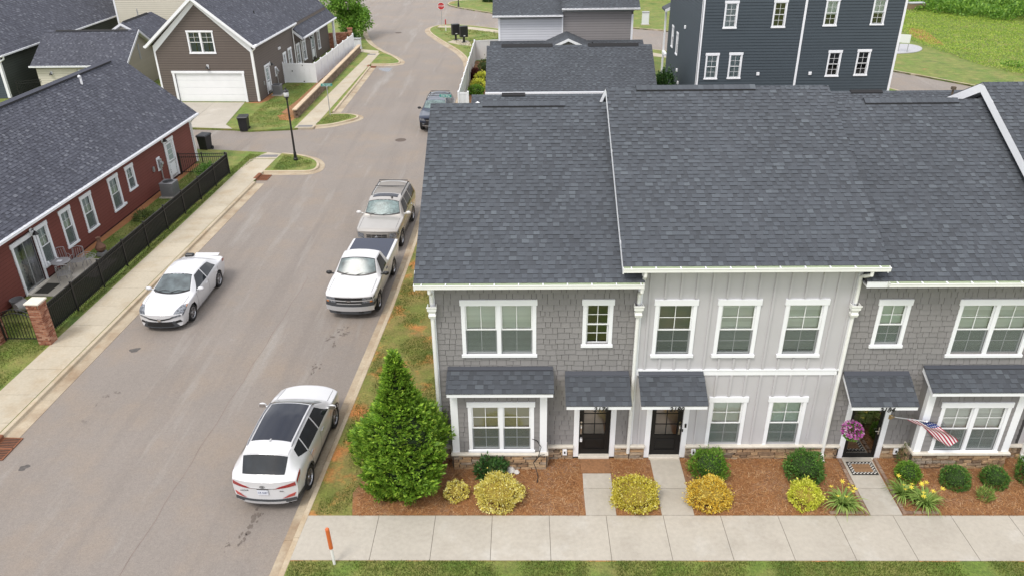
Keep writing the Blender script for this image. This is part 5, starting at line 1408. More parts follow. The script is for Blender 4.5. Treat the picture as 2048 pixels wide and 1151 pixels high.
# ---- garage block of the duplex: broad roof seen over the ridge
gbk = thing('garage', 'broad dark garage roof just beyond the townhouse ridge with a white gutter', 'garage', (.08,31,0), 0)
dk = MB(); pr = [(0,3.09),(3.6,5.24),(7.2,3.09),(7.2,2.9),(3.6,5.04),(0,2.9)]
dk.extr([(0,y,z) for y, z in pr], (10.75,0,0)); dk.obj('roof', M_deck, gbk)
vv = Vector((0,3.62,2.16)); shingle_plane(gbk, (-.02,-.02,3.08), (1,0,0), vv, 10.8, vv.length, 300, M_shingle, seed=531, expo=.143, wmul=1.1)
shingle_plane(gbk, (10.77,7.22,3.08), (-1,0,0), (0,-3.62,2.16), 10.8, vv.length, 0, M_shingle, seed=532, expo=.2)
ridge_caps(gbk, (0,3.6,5.25), (10.75,3.6,5.25), drop=.6)
for a, b in ((.95,4.3),(6.6,9.9)):
    rv = MB(); rv.extr([(a,3.43,5.18),(a,3.6,5.36),(a,3.77,5.18)], (b-a,0,0)); rv.obj('ridge_vent', MATS['vent_black'], gbk)
gutter(gbk, -.02, 10.8, -.02, 3.10, mat=M_white, hang=1.2)
wl_ = MB(); wl_.box(.3,10.5,.3,.45,-.1,3.0); wl_.box(.3,10.5,6.75,6.9,-.1,3.0); wl_.box(.3,.45,.45,6.75,-.1,3.0); wl_.box(10.35,10.5,.45,6.75,-.1,3.0); wl_.obj('wall', M_palegrey, gbk)

# ---- duplex: pale grey half and darker half, low hipped porch roof in front
dpx = thing('house', 'duplex with pale grey and darker grey clapboard halves behind the broad roof', 'house', (.52,46,0), 0)
wall_core(dpx, I, 0.0, 5.05, -.1, 5.40, .0, .15, [], G_pale)
wall_core(dpx, I, 5.06, 10.55, -.1, 5.85, -.02, .15, [], G_mid)
siding(dpx, I, .13, 5.0, 3.0, 5.15, [], M_palegrey, .19); siding(dpx, T(0,-.02,0), 5.06, 10.4, 3.0, 5.62, [], M_midgrey, .19)
for a, b in ((-.03,.13),(4.98,5.08),(10.42,10.58)):
    cb = MB(); cb.box(a,b,-.06,-.02,.05,5.4); cb.obj('corner_board', M_white, dpx)
for a, b, z in ((.0,5.0,5.15),(5.0,10.6,5.62)):
    fb = MB(); fb.box(a,b,-.05,.0,z,z+.14); fb.obj('frieze_board', pm('frieze_grey',(.36,.38,.38),.6), dpx)
for a, b, z, yy_ in ((-.45,5.05,5.44,-.38),(4.95,11.0,5.93,-.40)):
    dk = MB(); pr = [(yy_,z-.01),(4.6,z+2.5),(9.6,z-.01),(9.6,z-.18),(4.6,z+2.3),(yy_,z-.18)]
    dk.extr([(a,y,zz) for y, zz in pr], (b-a,0,0)); dk.obj('roof', M_deck, dpx)
    vv = Vector((0,4.6-yy_,2.51)); shingle_plane(dpx, (a-.02,yy_-.02,z-.02), (1,0,0), vv, b-a+.04, vv.length, 0, M_shingle, seed=int(540+a), expo=.16)
    gutter(dpx, a, b, yy_-.01, z, mat=M_white, hang=1.5)
prf = thing('porch_roof', 'low dark roof with a small white gable in front of the duplex walls', 'roof', (.52,43.2,0), 0)
hp = MB(); hp.add([(-.7,0,2.72),(11.4,0,2.72),(11.4,2.75,3.46),(-.7,2.75,3.46)], [(0,1,2,3)]); hp.obj('roof', M_deck, prf)
vv = Vector((0,2.75,.74)); shingle_plane(prf, (-.7,0,2.735), (1,0,0), vv, 12.1, vv.length, 0, M_shingle, seed=551, expo=.15)
for s_ in (1, -1):
    v = Vector((-3.3*s_,0,1.45)); O = (5.35+3.3*s_, -.4 if s_ > 0 else 3.1, 2.72)
    gb = MB(); gb.add([(5.35+3.3*s_,-.4,2.70),(5.35,-.4,4.15),(5.35,3.1,4.15),(5.35+3.3*s_,3.1,2.70)], [(0,1,2,3) if s_ > 0 else (3,2,1,0)]); gb.obj('gable_roof', M_deck, prf)
    shingle_plane(prf, O, (0,s_,0), v, 3.5, v.length, 0, M_shingle, seed=555+s_, expo=.15)
    rb = MB(); rb.extr([(5.35+3.3*s_,-.41,2.72),(5.35,-.41,4.17),(5.35,-.41,3.97),(5.35+3.3*s_,-.41,2.52)], (0,-.03,0)); rb.obj('rake_board', M_white, prf)
gw_ = MB(); gw_.extr([(2.2,-.1,2.5),(8.5,-.1,2.5),(5.35,-.1,3.9)], (0,.1,0)); gw_.obj('gable_wall', M_midgrey, prf)
for xx, yy_ in ((3.9,.6),(7.3,1.3)):
    vent_pipe(prf, xx, yy_, 3.15, .45, M_blackmetal)
bs = MB(); bs.box(.2,10.4,.2,2.7,-.1,2.7); bs.obj('wall', M_palegrey, prf)

# ---- tall dark slate house
drk = thing('house', 'tall dark slate clapboard house with white framed windows behind the roofs', 'house', (13.2,31,0), 0)
DW = 12.0
wd_ = dict(nx=2, ny=2, head=.15, jamb=.085, sill=.08, screen=False)
specs = [(.85,3.78,.0),(2.28,3.80,.0),(1.68,6.80,.0),(4.58,6.82,1),(7.65,6.88,.0),(10.45,6.92,.0),(8.30,3.88,1),(10.05,3.92,1)]
hd_ = [whole(c_,z_,.86,1.60) for c_, z_, _ in specs]
wall_core(drk, I, 0, DW, -.1, 10.2, .0, .15, hd_, G_navy)
siding(drk, I, .13, DW-.12, 2.6, 9.2, hd_, M_navy, .178)
for i, (c_, z_, k_) in enumerate(specs):
    window(drk, T(c_,0,z_), .86, 1.60, blind=0 if k_ else (.55 if z_ > 6 and c_ > 6 else 1.0), blind_mat=MATS['shade_mint'] if c_ > 6 else pm('blind_teal',(.36,.45,.46),.6), slat=.09, **wd_)
for xx in (-.03, 6.02, DW-.10):
    cb = MB(); cb.box(xx,xx+.13,-.035,.0,.05,10); cb.obj('corner_board', M_white, drk)
cb = MB(); cb.box(-.035,.0,-.035,.14,.05,10); cb.obj('corner_board', M_white, drk)
for xx in (3.75, 6.95):
    q = MB(); q.bbox(xx-.09,xx+.09,-.09,-.01,4.02,4.20,.015); q.obj('dryer_vent', M_white, drk)
# left side, with narrow windows and a porch at its far end
Md = T(0,0,0) @ RZ(-PI/2)
hsd = [(-9.35,-8.75,4.05,5.45),(-7.45,-6.85,3.90,5.30)]
wall_core(drk, Md, -11.0, -.15, -.1, 10.2, .0, .15, hsd, G_navy, 'side_wall')
siding(drk, Md, -11.0, -.1, 1.0, 10.0, hsd, M_navy, .178)
for (a, b, z0_, z1_) in hsd:
    window(drk, Md @ T((a+b)/2,0,z0_-.05), b-a+.12, z1_-z0_+.12, nx=1, ny=1, head=.12, jamb=.07, sill=.07, blind=0, screen=False)
for (s_, z_) in ((-4.6,6.05),(-6.2,2.9),(-5.5,2.2)):
    q = MB(); q.bbox(s_-.09,s_+.09,-.12,-.01,z_,z_+.2,.02); q.obj('dryer_vent', M_white, drk, Md)
rr_ = MB(); rr_.box(DW-.15,DW,.15,11,-.1,10.2); rr_.box(0,DW,10.85,11,-.1,10.2); rr_.obj('rear_wall', M_navy, drk)
dk = MB(); dk.extr([(-.4,-.4,10.2),(-.4,5.5,13.2),(-.4,11.4,10.2)], (DW+.8,0,0)); dk.obj('roof', M_shingle, drk)
ph = MB(); ph.box(.05,.25,11.0,11.12,0,6.2); ph.box(-.15,.05,11.05,12.3,2.95,3.15); ph.box(-.12,.0,12.15,12.3,0,6.1); ph.obj('porch_post', M_white, drk)
pf = MB(); pf.extr([(-.35,11.0,6.15),(1.2,11.0,6.9),(1.2,11.0,7.05),(-.35,11.0,6.3)], (0,1.5,0)); pf.obj('porch_roof', M_shingle, drk)
pf = MB(); pf.extr([(-.36,10.98,6.1),(1.2,10.98,6.85),(1.2,10.98,7.05),(-.36,10.98,6.3)], (0,.03,0)); pf.obj('rake_board', M_white, drk)
# ---- house fronts at the very top edge
far = thing('house', 'pale house front cut by the top edge of the picture beyond the far lawn', 'house', (15.5,96.0,0), 0)
wall_core(far, I, 0, 14, -.1, 6, 0, .2, [], G_cream)
siding(far, I, .1, 14, .05, 3, [], M_cream, .19)
gd = MB(); gd.box(.6,3.4,-.05,-.0,.0,2.2); gd.obj('garage_door', M_garagedoor, far)

# ================================================================ VEHICLES
def paint(name, col, metal=0.0, rough=.28): return pm(name, col, rough, metal, coat=.8, noise=[(3,.015)])
P_white = paint('paint_white', (.585,.585,.60))
P_white2 = paint('paint_white_truck', (.62,.62,.63), rough=.33)
P_gold = paint('paint_champagne', (.40,.375,.345), .5, .34)
P_navy = paint('paint_navy', (.008,.018,.045), .0, .3)
M_carglass = pm('car_glass', (.014,.017,.020), .04, spec=.5, noise=[(2.5,.4)])
M_windshield = pm('windshield', (.075,.095,.10), .03, spec=.9, noise=[(3.2,.55)])
M_shade = pm('sunshade_behind_glass', (.15,.20,.20), .25, spec=.3, noise=[(3,.45),(12,.2)])
M_roofglass = pm('roof_glass', (.008,.011,.022), .05, spec=.45)
M_rubber = pm('tyre_rubber', (.016,.016,.017), .85, noise=[(20,.2)])
M_under = pm('underbody', (.010,.010,.011), .9)
M_cladding = pm('cladding', (.045,.048,.053), .65)
M_chrome = pm('chrome', (.62,.62,.63), .16, metal=1.0)
M_alloy = pm('alloy', (.42,.42,.44), .30, metal=.9)
M_darkalloy = pm('dark_alloy', (.09,.09,.095), .35, metal=.8)
M_lamp = pm('headlamp', (.15,.16,.18), .12, coat=.5, noise=[(16,.9)])
M_amber = pm('amber_lens', (.55,.20,.05), .2)
M_tail = pm('tail_lens', (.26,.012,.014), .12, coat=1.0)
M_reflector = pm('reflector', (.38,.07,.06), .3)
M_plate = pm('number_plate', (.62,.64,.70), .4)
M_seam = pm('panel_gap', (.05,.05,.052), .9)
M_grille = pm('grille_black', (.012,.012,.013), .4)
M_liner = pm('silver_trim', (.50,.50,.51), .4, metal=.4)

class Car:
    COLS = ('zb','zs','ws','zre','wr','zr')
    def __init__(s, st, kf=.22, kr=.16, wheels=(), r=.35, bulge=.012, tuck=.06):
        s.st = np.array(st, float); s.L = s.st[-1,0]; s.kf, s.kr = kf, kr; s.wheels = wheels; s.r = r; s.bulge, s.tuck = bulge, tuck
        s.W = s.st[:,3].max()
    def par(s, x):
        xs = np.clip(x+np.array([-.05,-.025,0,.025,.05]), 0, s.L)
        return [np.interp(xs, s.st[:,0], s.st[:,k]).mean() for k in range(1,7)]
    def warp(s, x, y, z):
        a = min(abs(y)/s.W, 1.0)**2.6
        x2 = x + s.kf*a*max(0, 1-x/.9) - s.kr*a*max(0, 1-(s.L-x)/.9)
        return (x2, y, z)
    def S(s, x, t, side):
        zb, zs, ws, zre, wr, zr = s.par(x)
        if t <= 1:
            z = zb+(zs-zb)*t; wb = ws-s.tuck; c = 2*(ws+s.bulge)-.5*(wb+ws); w = wb*(1-t)**2+2*c*t*(1-t)+ws*t*t
        elif t <= 2:
            q = t-1; w = ws+(wr-ws)*q+.02*math.sin(PI*q)*(zre-zs); z = zs+(zre-zs)*q
        else:
            q = t-2; w = wr*(1-q); z = zre+(zr-zre)*(1-(1-q)**2.4)
        return s.warp(x, side*w, z)
    def N(s, x, t, side):
        e = .01; a = Vector(s.S(min(x+e,s.L),t,side))-Vector(s.S(max(x-e,0),t,side)); b = Vector(s.S(x,min(t+e,2.999),side))-Vector(s.S(x,max(t-e,0),side))
        n = a.cross(b)*side
        if n.length < 1e-9: return Vector((0,0,1))
        return -n.normalized() if n.normalized().dot(Vector((0,side*.6,.8))) < 0 else n.normalized()
    def body(s, parent, mat, name='body'):
        xs = sorted(set(list(np.linspace(0, s.L, 100)))); ts = list(np.linspace(0,1,11))+list(np.linspace(1,2,7))[1:]+list(2+np.array([.04,.1,.2,.35,.5,.75,1.0]))
        nt = len(ts); ring = [(1,t) for t in ts]+[(-1,t) for t in ts[-2::-1]]; nr = len(ring)
        V = []
        for x in xs:
            for (sd, t) in ring: V.append(s.S(x,t,sd))
        F = []
        def inw(p): return any((p[0]-wx)**2+(p[2]-s.r)**2 < (s.r*1.17)**2 for wx in s.wheels)
        R = s.r*1.17
        for i in range(len(xs)-1):
            for j in range(nr-1):
                a, b, c, d = i*nr+j, i*nr+j+1, (i+1)*nr+j+1, (i+1)*nr+j
                if (ring[j][1] <= 1 and ring[j+1][1] <= 1):
                    cx = (V[a][0]+V[b][0]+V[c][0]+V[d][0])/4; cz = (V[a][2]+V[b][2]+V[c][2]+V[d][2])/4
                    if inw((cx,0,cz)): continue
                F.append((a,b,c,d))
        used = {k for f in F for k in f}
        for k in used:
            j = k % nr
            if ring[j][1] <= 1:
                x, y, z = V[k]
                for wx in s.wheels:
                    dx, dz = x-wx, z-s.r; d = math.hypot(dx, dz)
                    if 1e-6 < d < R*1.045 and d > R*.5 and (d < R): V[k] = (wx+dx/d*R, y, s.r+dz/d*R)
        for (i, flip) in ((0, False), (len(xs)-1, True)):
            half = nt; m = 12; base = len(V); x = xs[i]
            for j in range(half):
                l, rr = V[i*nr+j], V[i*nr+(nr-1-j)]
                for q in range(m+1):
                    y = l[1]+(rr[1]-l[1])*q/m
                    V.append(s.warp(x, y, l[2]))
            for j in range(half-1):
                for q in range(m):
                    f = (base+j*(m+1)+q, base+j*(m+1)+q+1, base+(j+1)*(m+1)+q+1, base+(j+1)*(m+1)+q)
                    F.append(f if flip else f[::-1])
        mb = MB(); mb.v = V; mb.f = F; mb.mi = [0]*len(F)
        o = mb.obj(name, mat, parent, smooth=True)
        u = MB(); zb = s.par(s.L/2)[0]
        u.box(.25, s.L-.2, -s.W+.30, s.W-.30, zb-.06, zb+.10)
        u.box(.12, s.L-.1, -s.W+.16, s.W-.16, zb+.06, zb+.22) if not s.wheels else None
        for wx in s.wheels:
            for sd in (-1,1):
                n = 12; yi, yo = s.W-.30, s.W-.055
                for k in range(n):
                    a0, a1 = PI*k/n, PI*(k+1)/n
                    q = [(wx+R*math.cos(a),s.r+R*math.sin(a)) for a in (a0,a1)]
                    u.quad((q[0][0],sd*yi,q[0][1]),(q[1][0],sd*yi,q[1][1]),(q[1][0],sd*yo,q[1][1]),(q[0][0],sd*yo,q[0][1]))
                    u.add([(wx,sd*yi,s.r),(q[0][0],sd*yi,q[0][1]),(q[1][0],sd*yi,q[1][1])],[(0,1,2)])
        u.obj('underbody', M_under, parent)
        return o
    def patch(s, parent, name, corners, side, mat, off=.004, nx=10, nt=6, mb=None, **kw):
        """quad patch on the skin; corners (x,t): bottom-front, bottom-rear, top-rear, top-front"""
        own = mb is None; mb = mb or MB(); base = len(mb.v)
        (x0,t0),(x1,t1),(x2,t2),(x3,t3) = corners
        for i in range(nx+1):
            u = i/nx
            for j in range(nt+1):
                v = j/nt
                x = (x0*(1-u)+x1*u)*(1-v)+(x3*(1-u)+x2*u)*v; t = (t0*(1-u)+t1*u)*(1-v)+(t3*(1-u)+t2*u)*v
                mb.v.append(tuple(Vector(s.S(x,t,side))+s.N(x,t,side)*off))
        for i in range(nx):
            for j in range(nt):
                f = (base+i*(nt+1)+j, base+(i+1)*(nt+1)+j, base+(i+1)*(nt+1)+j+1, base+i*(nt+1)+j+1)
                mb.f.append(f if side < 0 else f[::-1]); mb.mi.append(0)
        if own: return mb.obj(name, mat, parent, smooth=True, **kw)
    def top(s, parent, name, x0, x1, t0, t1, mat, off=.004, nx=10, bow=0.0, **kw):
        """patch over the top from side to side between x0 and x1, edge at ring t0 (at x0) .. t1 (at x1)"""
        mb = MB(); n = 9
        for i in range(nx+1):
            u = i/nx; te = t0*(1-u)+t1*u
            for j in range(2*n+1):
                q = (j-n)/n; side = 1 if q >= 0 else -1; t = 3-(3-te)*abs(q)
                x = x0*(1-u)+x1*u + bow*(q*q)*(1-u)
                t = min(t, 2.9999)
                mb.v.append(tuple(Vector(s.S(x,t,side))+s.N(x,t,side)*off))
        w = 2*n+1
        for i in range(nx):
            for j in range(2*n):
                mb.f.append((i*w+j, (i+1)*w+j, (i+1)*w+j+1, i*w+j+1)); mb.mi.append(0)
        return mb.obj(name, mat, parent, smooth=True, **kw)
    def cap(s, parent, name, quads, mat, end='front', off=.012, n=8, mb=None, thick=True, **kw):
        """panels on the nose or tail: quads of (y,z) corners: bottom-left, bottom-right, top-right, top-left"""
        own = mb is None; mb = mb or MB(); x0 = 0 if end == 'front' else s.L; sg = -1 if end == 'front' else 1
        for q in quads:
            base = len(mb.v)
            for lay in ((1,0) if thick else (1,)):
                for i in range(n+1):
                    u = i/n
                    for j in range(3):
                        v = j/2
                        y = (q[0][0]*(1-u)+q[1][0]*u)*(1-v)+(q[3][0]*(1-u)+q[2][0]*u)*v; z = (q[0][1]*(1-u)+q[1][1]*u)*(1-v)+(q[3][1]*(1-u)+q[2][1]*u)*v
                        p = s.warp(x0, y, z); mb.v.append((p[0]+sg*off*lay, p[1], p[2]))
            def idx(l,i,j): return base+l*(n+1)*3+i*3+j
            for i in range(n):
                for j in range(2):
                    f = (idx(0,i,j),idx(0,i+1,j),idx(0,i+1,j+1),idx(0,i,j+1)); mb.f.append(f if sg > 0 else f[::-1]); mb.mi.append(0)
                if thick:
                    mb.f.append((idx(0,i,2),idx(0,i+1,2),idx(1,i+1,2),idx(1,i,2))); mb.f.append((idx(0,i,0),idx(1,i,0),idx(1,i+1,0),idx(0,i+1,0))); mb.mi += [0,0]
        if own: return mb.obj(name, mat, parent, **kw)
    def side_strip(s, parent, name, x0, x1, t0, t1, mat, off=.004, nx=24, both=True):
        for sd in (1,-1): s.patch(parent, name, ((x0,t0),(x1,t0),(x1,t1),(x0,t1)), sd, mat, off, nx, 3)
    def seam(s, parent, path, side, wd=.013, mb=None):
        """thin dark panel gap along a path of (x,t)"""
        own = mb is None; mb = mb or MB()
        P = []
        for (a, b) in zip(path[:-1], path[1:]):
            for k in range(6): P.append((a[0]+(b[0]-a[0])*k/6, a[1]+(b[1]-a[1])*k/6))
        P.append(path[-1])
        pts = [Vector(s.S(x,t,side))+s.N(x,t,side)*.003 for x,t in P]
        for i in range(len(pts)-1):
            d = (pts[i+1]-pts[i]).normalized(); w = d.cross(s.N(*P[i],side)).normalized()*wd/2
            mb.quad(tuple(pts[i]-w),tuple(pts[i+1]-w),tuple(pts[i+1]+w),tuple(pts[i]+w))
        if own: mb.obj('panel_gap', M_seam, parent)

_wh = {}
def wheel(parent, x, y, r, w=.22, spokes=5, mat=None, twin=False, rim=.68, rot=.2):
    mat = mat or M_alloy; key = (r,w,spokes,mat.name,twin)
    if key not in _wh:
        t = MB(); hw = w/2
        t.lathe([(r*rim,-hw*.85),(r*.90,-hw),(r*.985,-hw*.78),(r,-hw*.4),(r,hw*.4),(r*.985,hw*.78),(r*.90,hw),(r*rim,hw*.85),(r*rim-.02,hw*.3),(r*rim-.02,-hw*.3),(r*rim,-hw*.85)], 28, axis='y')
        t.f = t.f[:-2]; t.mi = t.mi[:-2]
        m = MB(); R = r*rim
        m.lathe([(R,-hw*.82),(R-.018,-hw*.84),(R-.03,-hw*.6),(R-.03,hw*.5)], 28, axis='y'); m.f = m.f[:-2]; m.mi = m.mi[:-2]
        m.lathe([(.0,-hw*.70),(.055,-hw*.70),(.065,-hw*.5),(.065,-hw*.2)], 12, axis='y')
        for k in range(spokes):
            a = 2*PI*k/spokes+rot; wd = .030 if twin else .05
            for da in ((-.16,.16) if twin else (0,)):
                ca, sa = math.cos(a+da), math.sin(a+da); px, pz = -sa, ca
                v = []
                for (rad, ww, yy) in ((.04,wd*.8,-hw*.60),(R-.02,wd,-hw*.70)):
                    for sgn in (-1,1): v += [(ca*rad+px*ww*sgn/1.4, yy, sa*rad+pz*ww*sgn/1.4), (ca*rad+px*ww*sgn/1.4, yy+.04, sa*rad+pz*ww*sgn/1.4)]
                m.add(v, [(0,2,6,4),(0,4,5,1),(2,3,7,6)])
        d = MB(); d.lathe([(.0,-hw*.1),(R-.03,-hw*.1)], 20, axis='y')
        _wh[key] = (t.mesh('wheel', M_rubber, True), m.mesh('rim', mat), d.mesh('brake_disc', M_under))
    tm, mm, dm = _wh[key]
    o = link('wheel', tm, parent, T(x,y,r) @ (Matrix() if y < 0 else RZ(PI)))
    link('rim', mm, o); link('brake_disc', dm, o)
    return o

def mirror_pair(car, parent, x, mat, z, w=.0, dark=False):
    for sd in (1,-1):
        W_ = car.par(x)[2]
        m = MB(); cx, cy, cz = x, sd*(W_+.13+w), z
        n, k = 10, 6
        prof = []
        for i in range(k+1):
            a = PI*i/k
            for j in range(n):
                b = 2*PI*j/n
                px = math.sin(a)*math.cos(b)*.075; pz = math.sin(a)*math.sin(b)*.085; py = math.cos(a)*.125
                if px > .03: px = .03
                m.v.append((cx+px, cy+py, cz+pz))
        for i in range(k):
            for j in range(n): m.f.append((i*n+j, i*n+(j+1)%n, (i+1)*n+(j+1)%n, (i+1)*n+j)); m.mi.append(0)
        m.box(cx-.02,cx+.03,sd*(W_-.06),sd*(W_+.06+w),cz-.06,cz-.02)
        o = m.obj('mirror', mat, parent, smooth=True)
        g = MB(); g.box(cx+.031,cx+.034,cy-.10,cy+.10,cz-.06,cz+.06); g.obj('mirror_glass', M_chrome, o)

def handles(car, parent, xs, t, mat):
    for sd in (1,-1):
        for x in xs:
            p = Vector(car.S(x,t,sd)); m = MB(); m.bbox(p.x-.10,p.x+.10,min(p.y,p.y+sd*.03),max(p.y,p.y+sd*.03),p.z-.018,p.z+.018,.006); m.obj('door_handle', mat, parent)

def side_seams(car, parent, doors, roof_t=1.95, sill=.16):
    for sd in (1,-1):
        mb = MB()
        for path in doors: car.seam(parent, path, sd, mb=mb)
        mb.obj('panel_gap', M_seam, parent)

def hood_seam(car, parent, x0, x1, t, mat=None):
    mb = MB()
    for sd in (1,-1): car.seam(parent, [(x0,t),(x1,t)], sd, mb=mb)
    mb.obj('hood_gap', M_seam, parent)

def wipers(car, parent, x, mat=None, lean=-1):
    for y0, y1 in ((-.55,-.02),(.05,.60)):
        m = MB(); z = car.par(x)[5]
        m.tube([(x-.02,y1,z+.015),(x+.08,(y0+y1)/2,z+.065),(x+.07,y0,z+.045)], .012, 5); m.obj('wiper', M_grille, parent)

def plate(parent, car, y, z, end, txt, w=.30, h=.15):
    sg = -1 if end == 'front' else 1; x = (0 if end == 'front' else car.L)
    p = MB(); xx = x+sg*.02; p.box(min(xx,xx+sg*.012),max(xx,xx+sg*.012),y-w/2,y+w/2,z-h/2,z+h/2); o = p.obj('number_plate', M_plate, parent)
    M = T(xx+sg*.014,y,z-.005) @ (Matrix(((0,0,1,0),(1,0,0,0),(0,1,0,0),(0,0,0,1))) if sg > 0 else Matrix(((0,0,-1,0),(-1,0,0,0),(0,1,0,0),(0,0,0,1))))
    if txt: text_obj('plate_text', txt, .075, pm('plate_ink',(.05,.07,.16),.5), o, M, 0, .002)
    return o

H_TO = math.radians(90-2.69)      # nose towards the camera, along the road
H_AW = math.radians(-90-2.69)     # nose away from the camera

# ---------------- white sedan by the left kerb
st = [(0,.22,.64,.80,.67,.70,.72),(.10,.21,.76,.865,.79,.74,.835),(.50,.20,.86,.895,.885,.77,.925),(1.05,.20,.92,.915,.94,.80,.985),(1.20,.20,.93,.915,.95,.80,1.0),
      (2.12,.20,.945,.92,1.35,.60,1.415),(2.75,.20,.955,.92,1.395,.62,1.445),(3.30,.20,.965,.915,1.385,.61,1.435),(3.66,.20,.975,.91,1.32,.60,1.38),(4.26,.20,.99,.895,1.02,.70,1.065),(4.42,.22,.985,.885,1.005,.72,1.04),(4.74,.25,.97,.86,.995,.74,1.02),(4.88,.32,.90,.82,.93,.72,.95)]
car = Car(st, .30, .22, (.96,3.785), .335)
t = thing('sedan', 'white sedan with black grille facing the camera by the left kerb', 'car', (-11.40,7.42,-.12), math.radians(90-1.0))
car.body(t, P_white)
car.top(t, 'windshield_frame', 1.19, 2.18, 2.035, 2.035, M_grille, .002, bow=.22)
car.top(t, 'windshield', 1.26, 2.13, 2.065, 2.065, M_windshield, .006, bow=.22)
car.top(t, 'rear_window', 3.68, 4.22, 2.08, 2.10, M_carglass)
for sd in (1,-1):
    car.patch(t, 'side_window', ((1.52,1.08),(2.66,1.08),(2.66,1.92),(2.18,1.92)), sd, M_carglass)
    car.patch(t, 'side_window', ((2.72,1.08),(3.72,1.16),(3.46,1.84),(2.72,1.92)), sd, M_carglass)
    h = MB(); car.patch(t, 'x', ((.02,.86),(.60,1.0),(.52,1.12),(.0,1.0)), sd, None, .006, mb=h); car.cap(t, 'x', [((sd*.40,.575),(sd*.80,.625),(sd*.76,.70),(sd*.46,.645))], None, mb=h, off=.012); car.patch(t, 'x', ((.05,1.0),(.62,1.0),(.50,2.07),(.02,2.24)), sd, None, .007, mb=h); h.obj('headlight', M_lamp, t)
    a = MB(); car.patch(t, 'x', ((.40,.98),(.64,1.05),(.58,1.17),(.40,1.11)), sd, None, .009, mb=a); a.obj('amber_lens', M_amber, t)
    tl = MB(); car.patch(t, 'x', ((4.45,.84),(4.86,.80),(4.86,.98),(4.50,.98)), sd, None, .006, mb=tl); tl.obj('tail_light', M_tail, t)
    car.cap(t, 'side_intake', [((sd*.54,.36),(sd*.80,.38),(sd*.74,.48),(sd*.56,.45))], M_grille, off=.010)
car.cap(t, 'lower_grille', [((-.58,.25),(.58,.25),(.46,.45),(-.46,.45))], M_grille)
car.cap(t, 'grille_frame', [((-.70,.22),(-.55,.22),(-.44,.44),(-.54,.47)),((.55,.22),(.70,.22),(.54,.47),(.44,.44)),((-.7,.20),(.7,.20),(.66,.245),(-.66,.245))], M_cladding, off=.018)
car.cap(t, 'upper_grille', [((-.42,.56),(0,.485),(0,.545),(-.56,.635)),((0,.485),(.42,.56),(.56,.635),(0,.545))], M_grille, off=.014)
e = MB(); e.lathe([(.035,-.026),(.045,-.02),(.07,-.02),(.075,-.012)], 14, (-.012,0,.535), 'x'); e.obj('emblem', M_chrome, t)
hood_seam(car, t, .15, 1.16, 2.03); wipers(car, t, 1.28)
side_seams(car, t, [[(1.55,.05),(1.48,1.0)],[(2.70,.05),(2.70,1.05)],[(3.72,.45),(3.80,1.05)],[(1.55,.05),(3.35,.05)],[(3.35,.05),(3.72,.45)]])
handles(car, t, (2.50,3.55), .86, P_white); mirror_pair(car, t, 1.68, P_white, 1.0)
sp = MB(); sp.extr([(4.62,-.66,1.02),(4.62,-.66,1.04),(4.82,-.66,1.065),(4.82,-.66,1.04)], (0,1.02,0)); sp.obj('spoiler', P_white, t)
bx = MB(); bx.bbox(4.50,4.72,.38,.74,1.0,1.12,.03); bx.obj('roof_pod', M_blackmetal, t)
for x in (.96,3.785):
    for y in (-.80,.80): wheel(t, x, y, .335, .22, 5, M_alloy, True)

# ---------------- white crossover seen from behind, by the right kerb
st = [(0,.30,.76,.82,.79,.72,.83),(.12,.27,.90,.90,.93,.78,.97),(.7,.25,.98,.93,1.01,.80,1.06),(1.10,.25,1.04,.94,1.06,.82,1.12),(1.92,.25,1.08,.945,1.53,.64,1.61),(2.6,.25,1.10,.945,1.595,.66,1.675),
      (3.8,.25,1.13,.94,1.57,.64,1.65),(4.20,.27,1.14,.93,1.53,.62,1.61),(4.58,.30,1.13,.91,1.15,.72,1.20),(4.70,.32,1.06,.89,1.09,.74,1.11),(4.77,.34,.99,.875,1.02,.74,1.04)]
car = Car(st, .28, .22, (.95,3.715), .36, .014)
t = thing('crossover', 'white crossover with a dark glass roof parked tail to the camera', 'car', (-4.36,2.66,-.12), H_AW)
car.body(t, P_white)
car.top(t, 'windshield', 1.16, 1.94, 2.05, 2.05, M_windshield, bow=.2)
car.top(t, 'glass_roof', 1.99, 3.72, 2.13, 2.13, M_roofglass, .006)
car.top(t, 'rear_window', 4.235, 4.60, 2.02, 2.20, M_carglass, .006, bow=.0)
lip = car.top(t, 'roof_spoiler', 3.98, 4.21, 2.02, 2.02, P_white, .016)
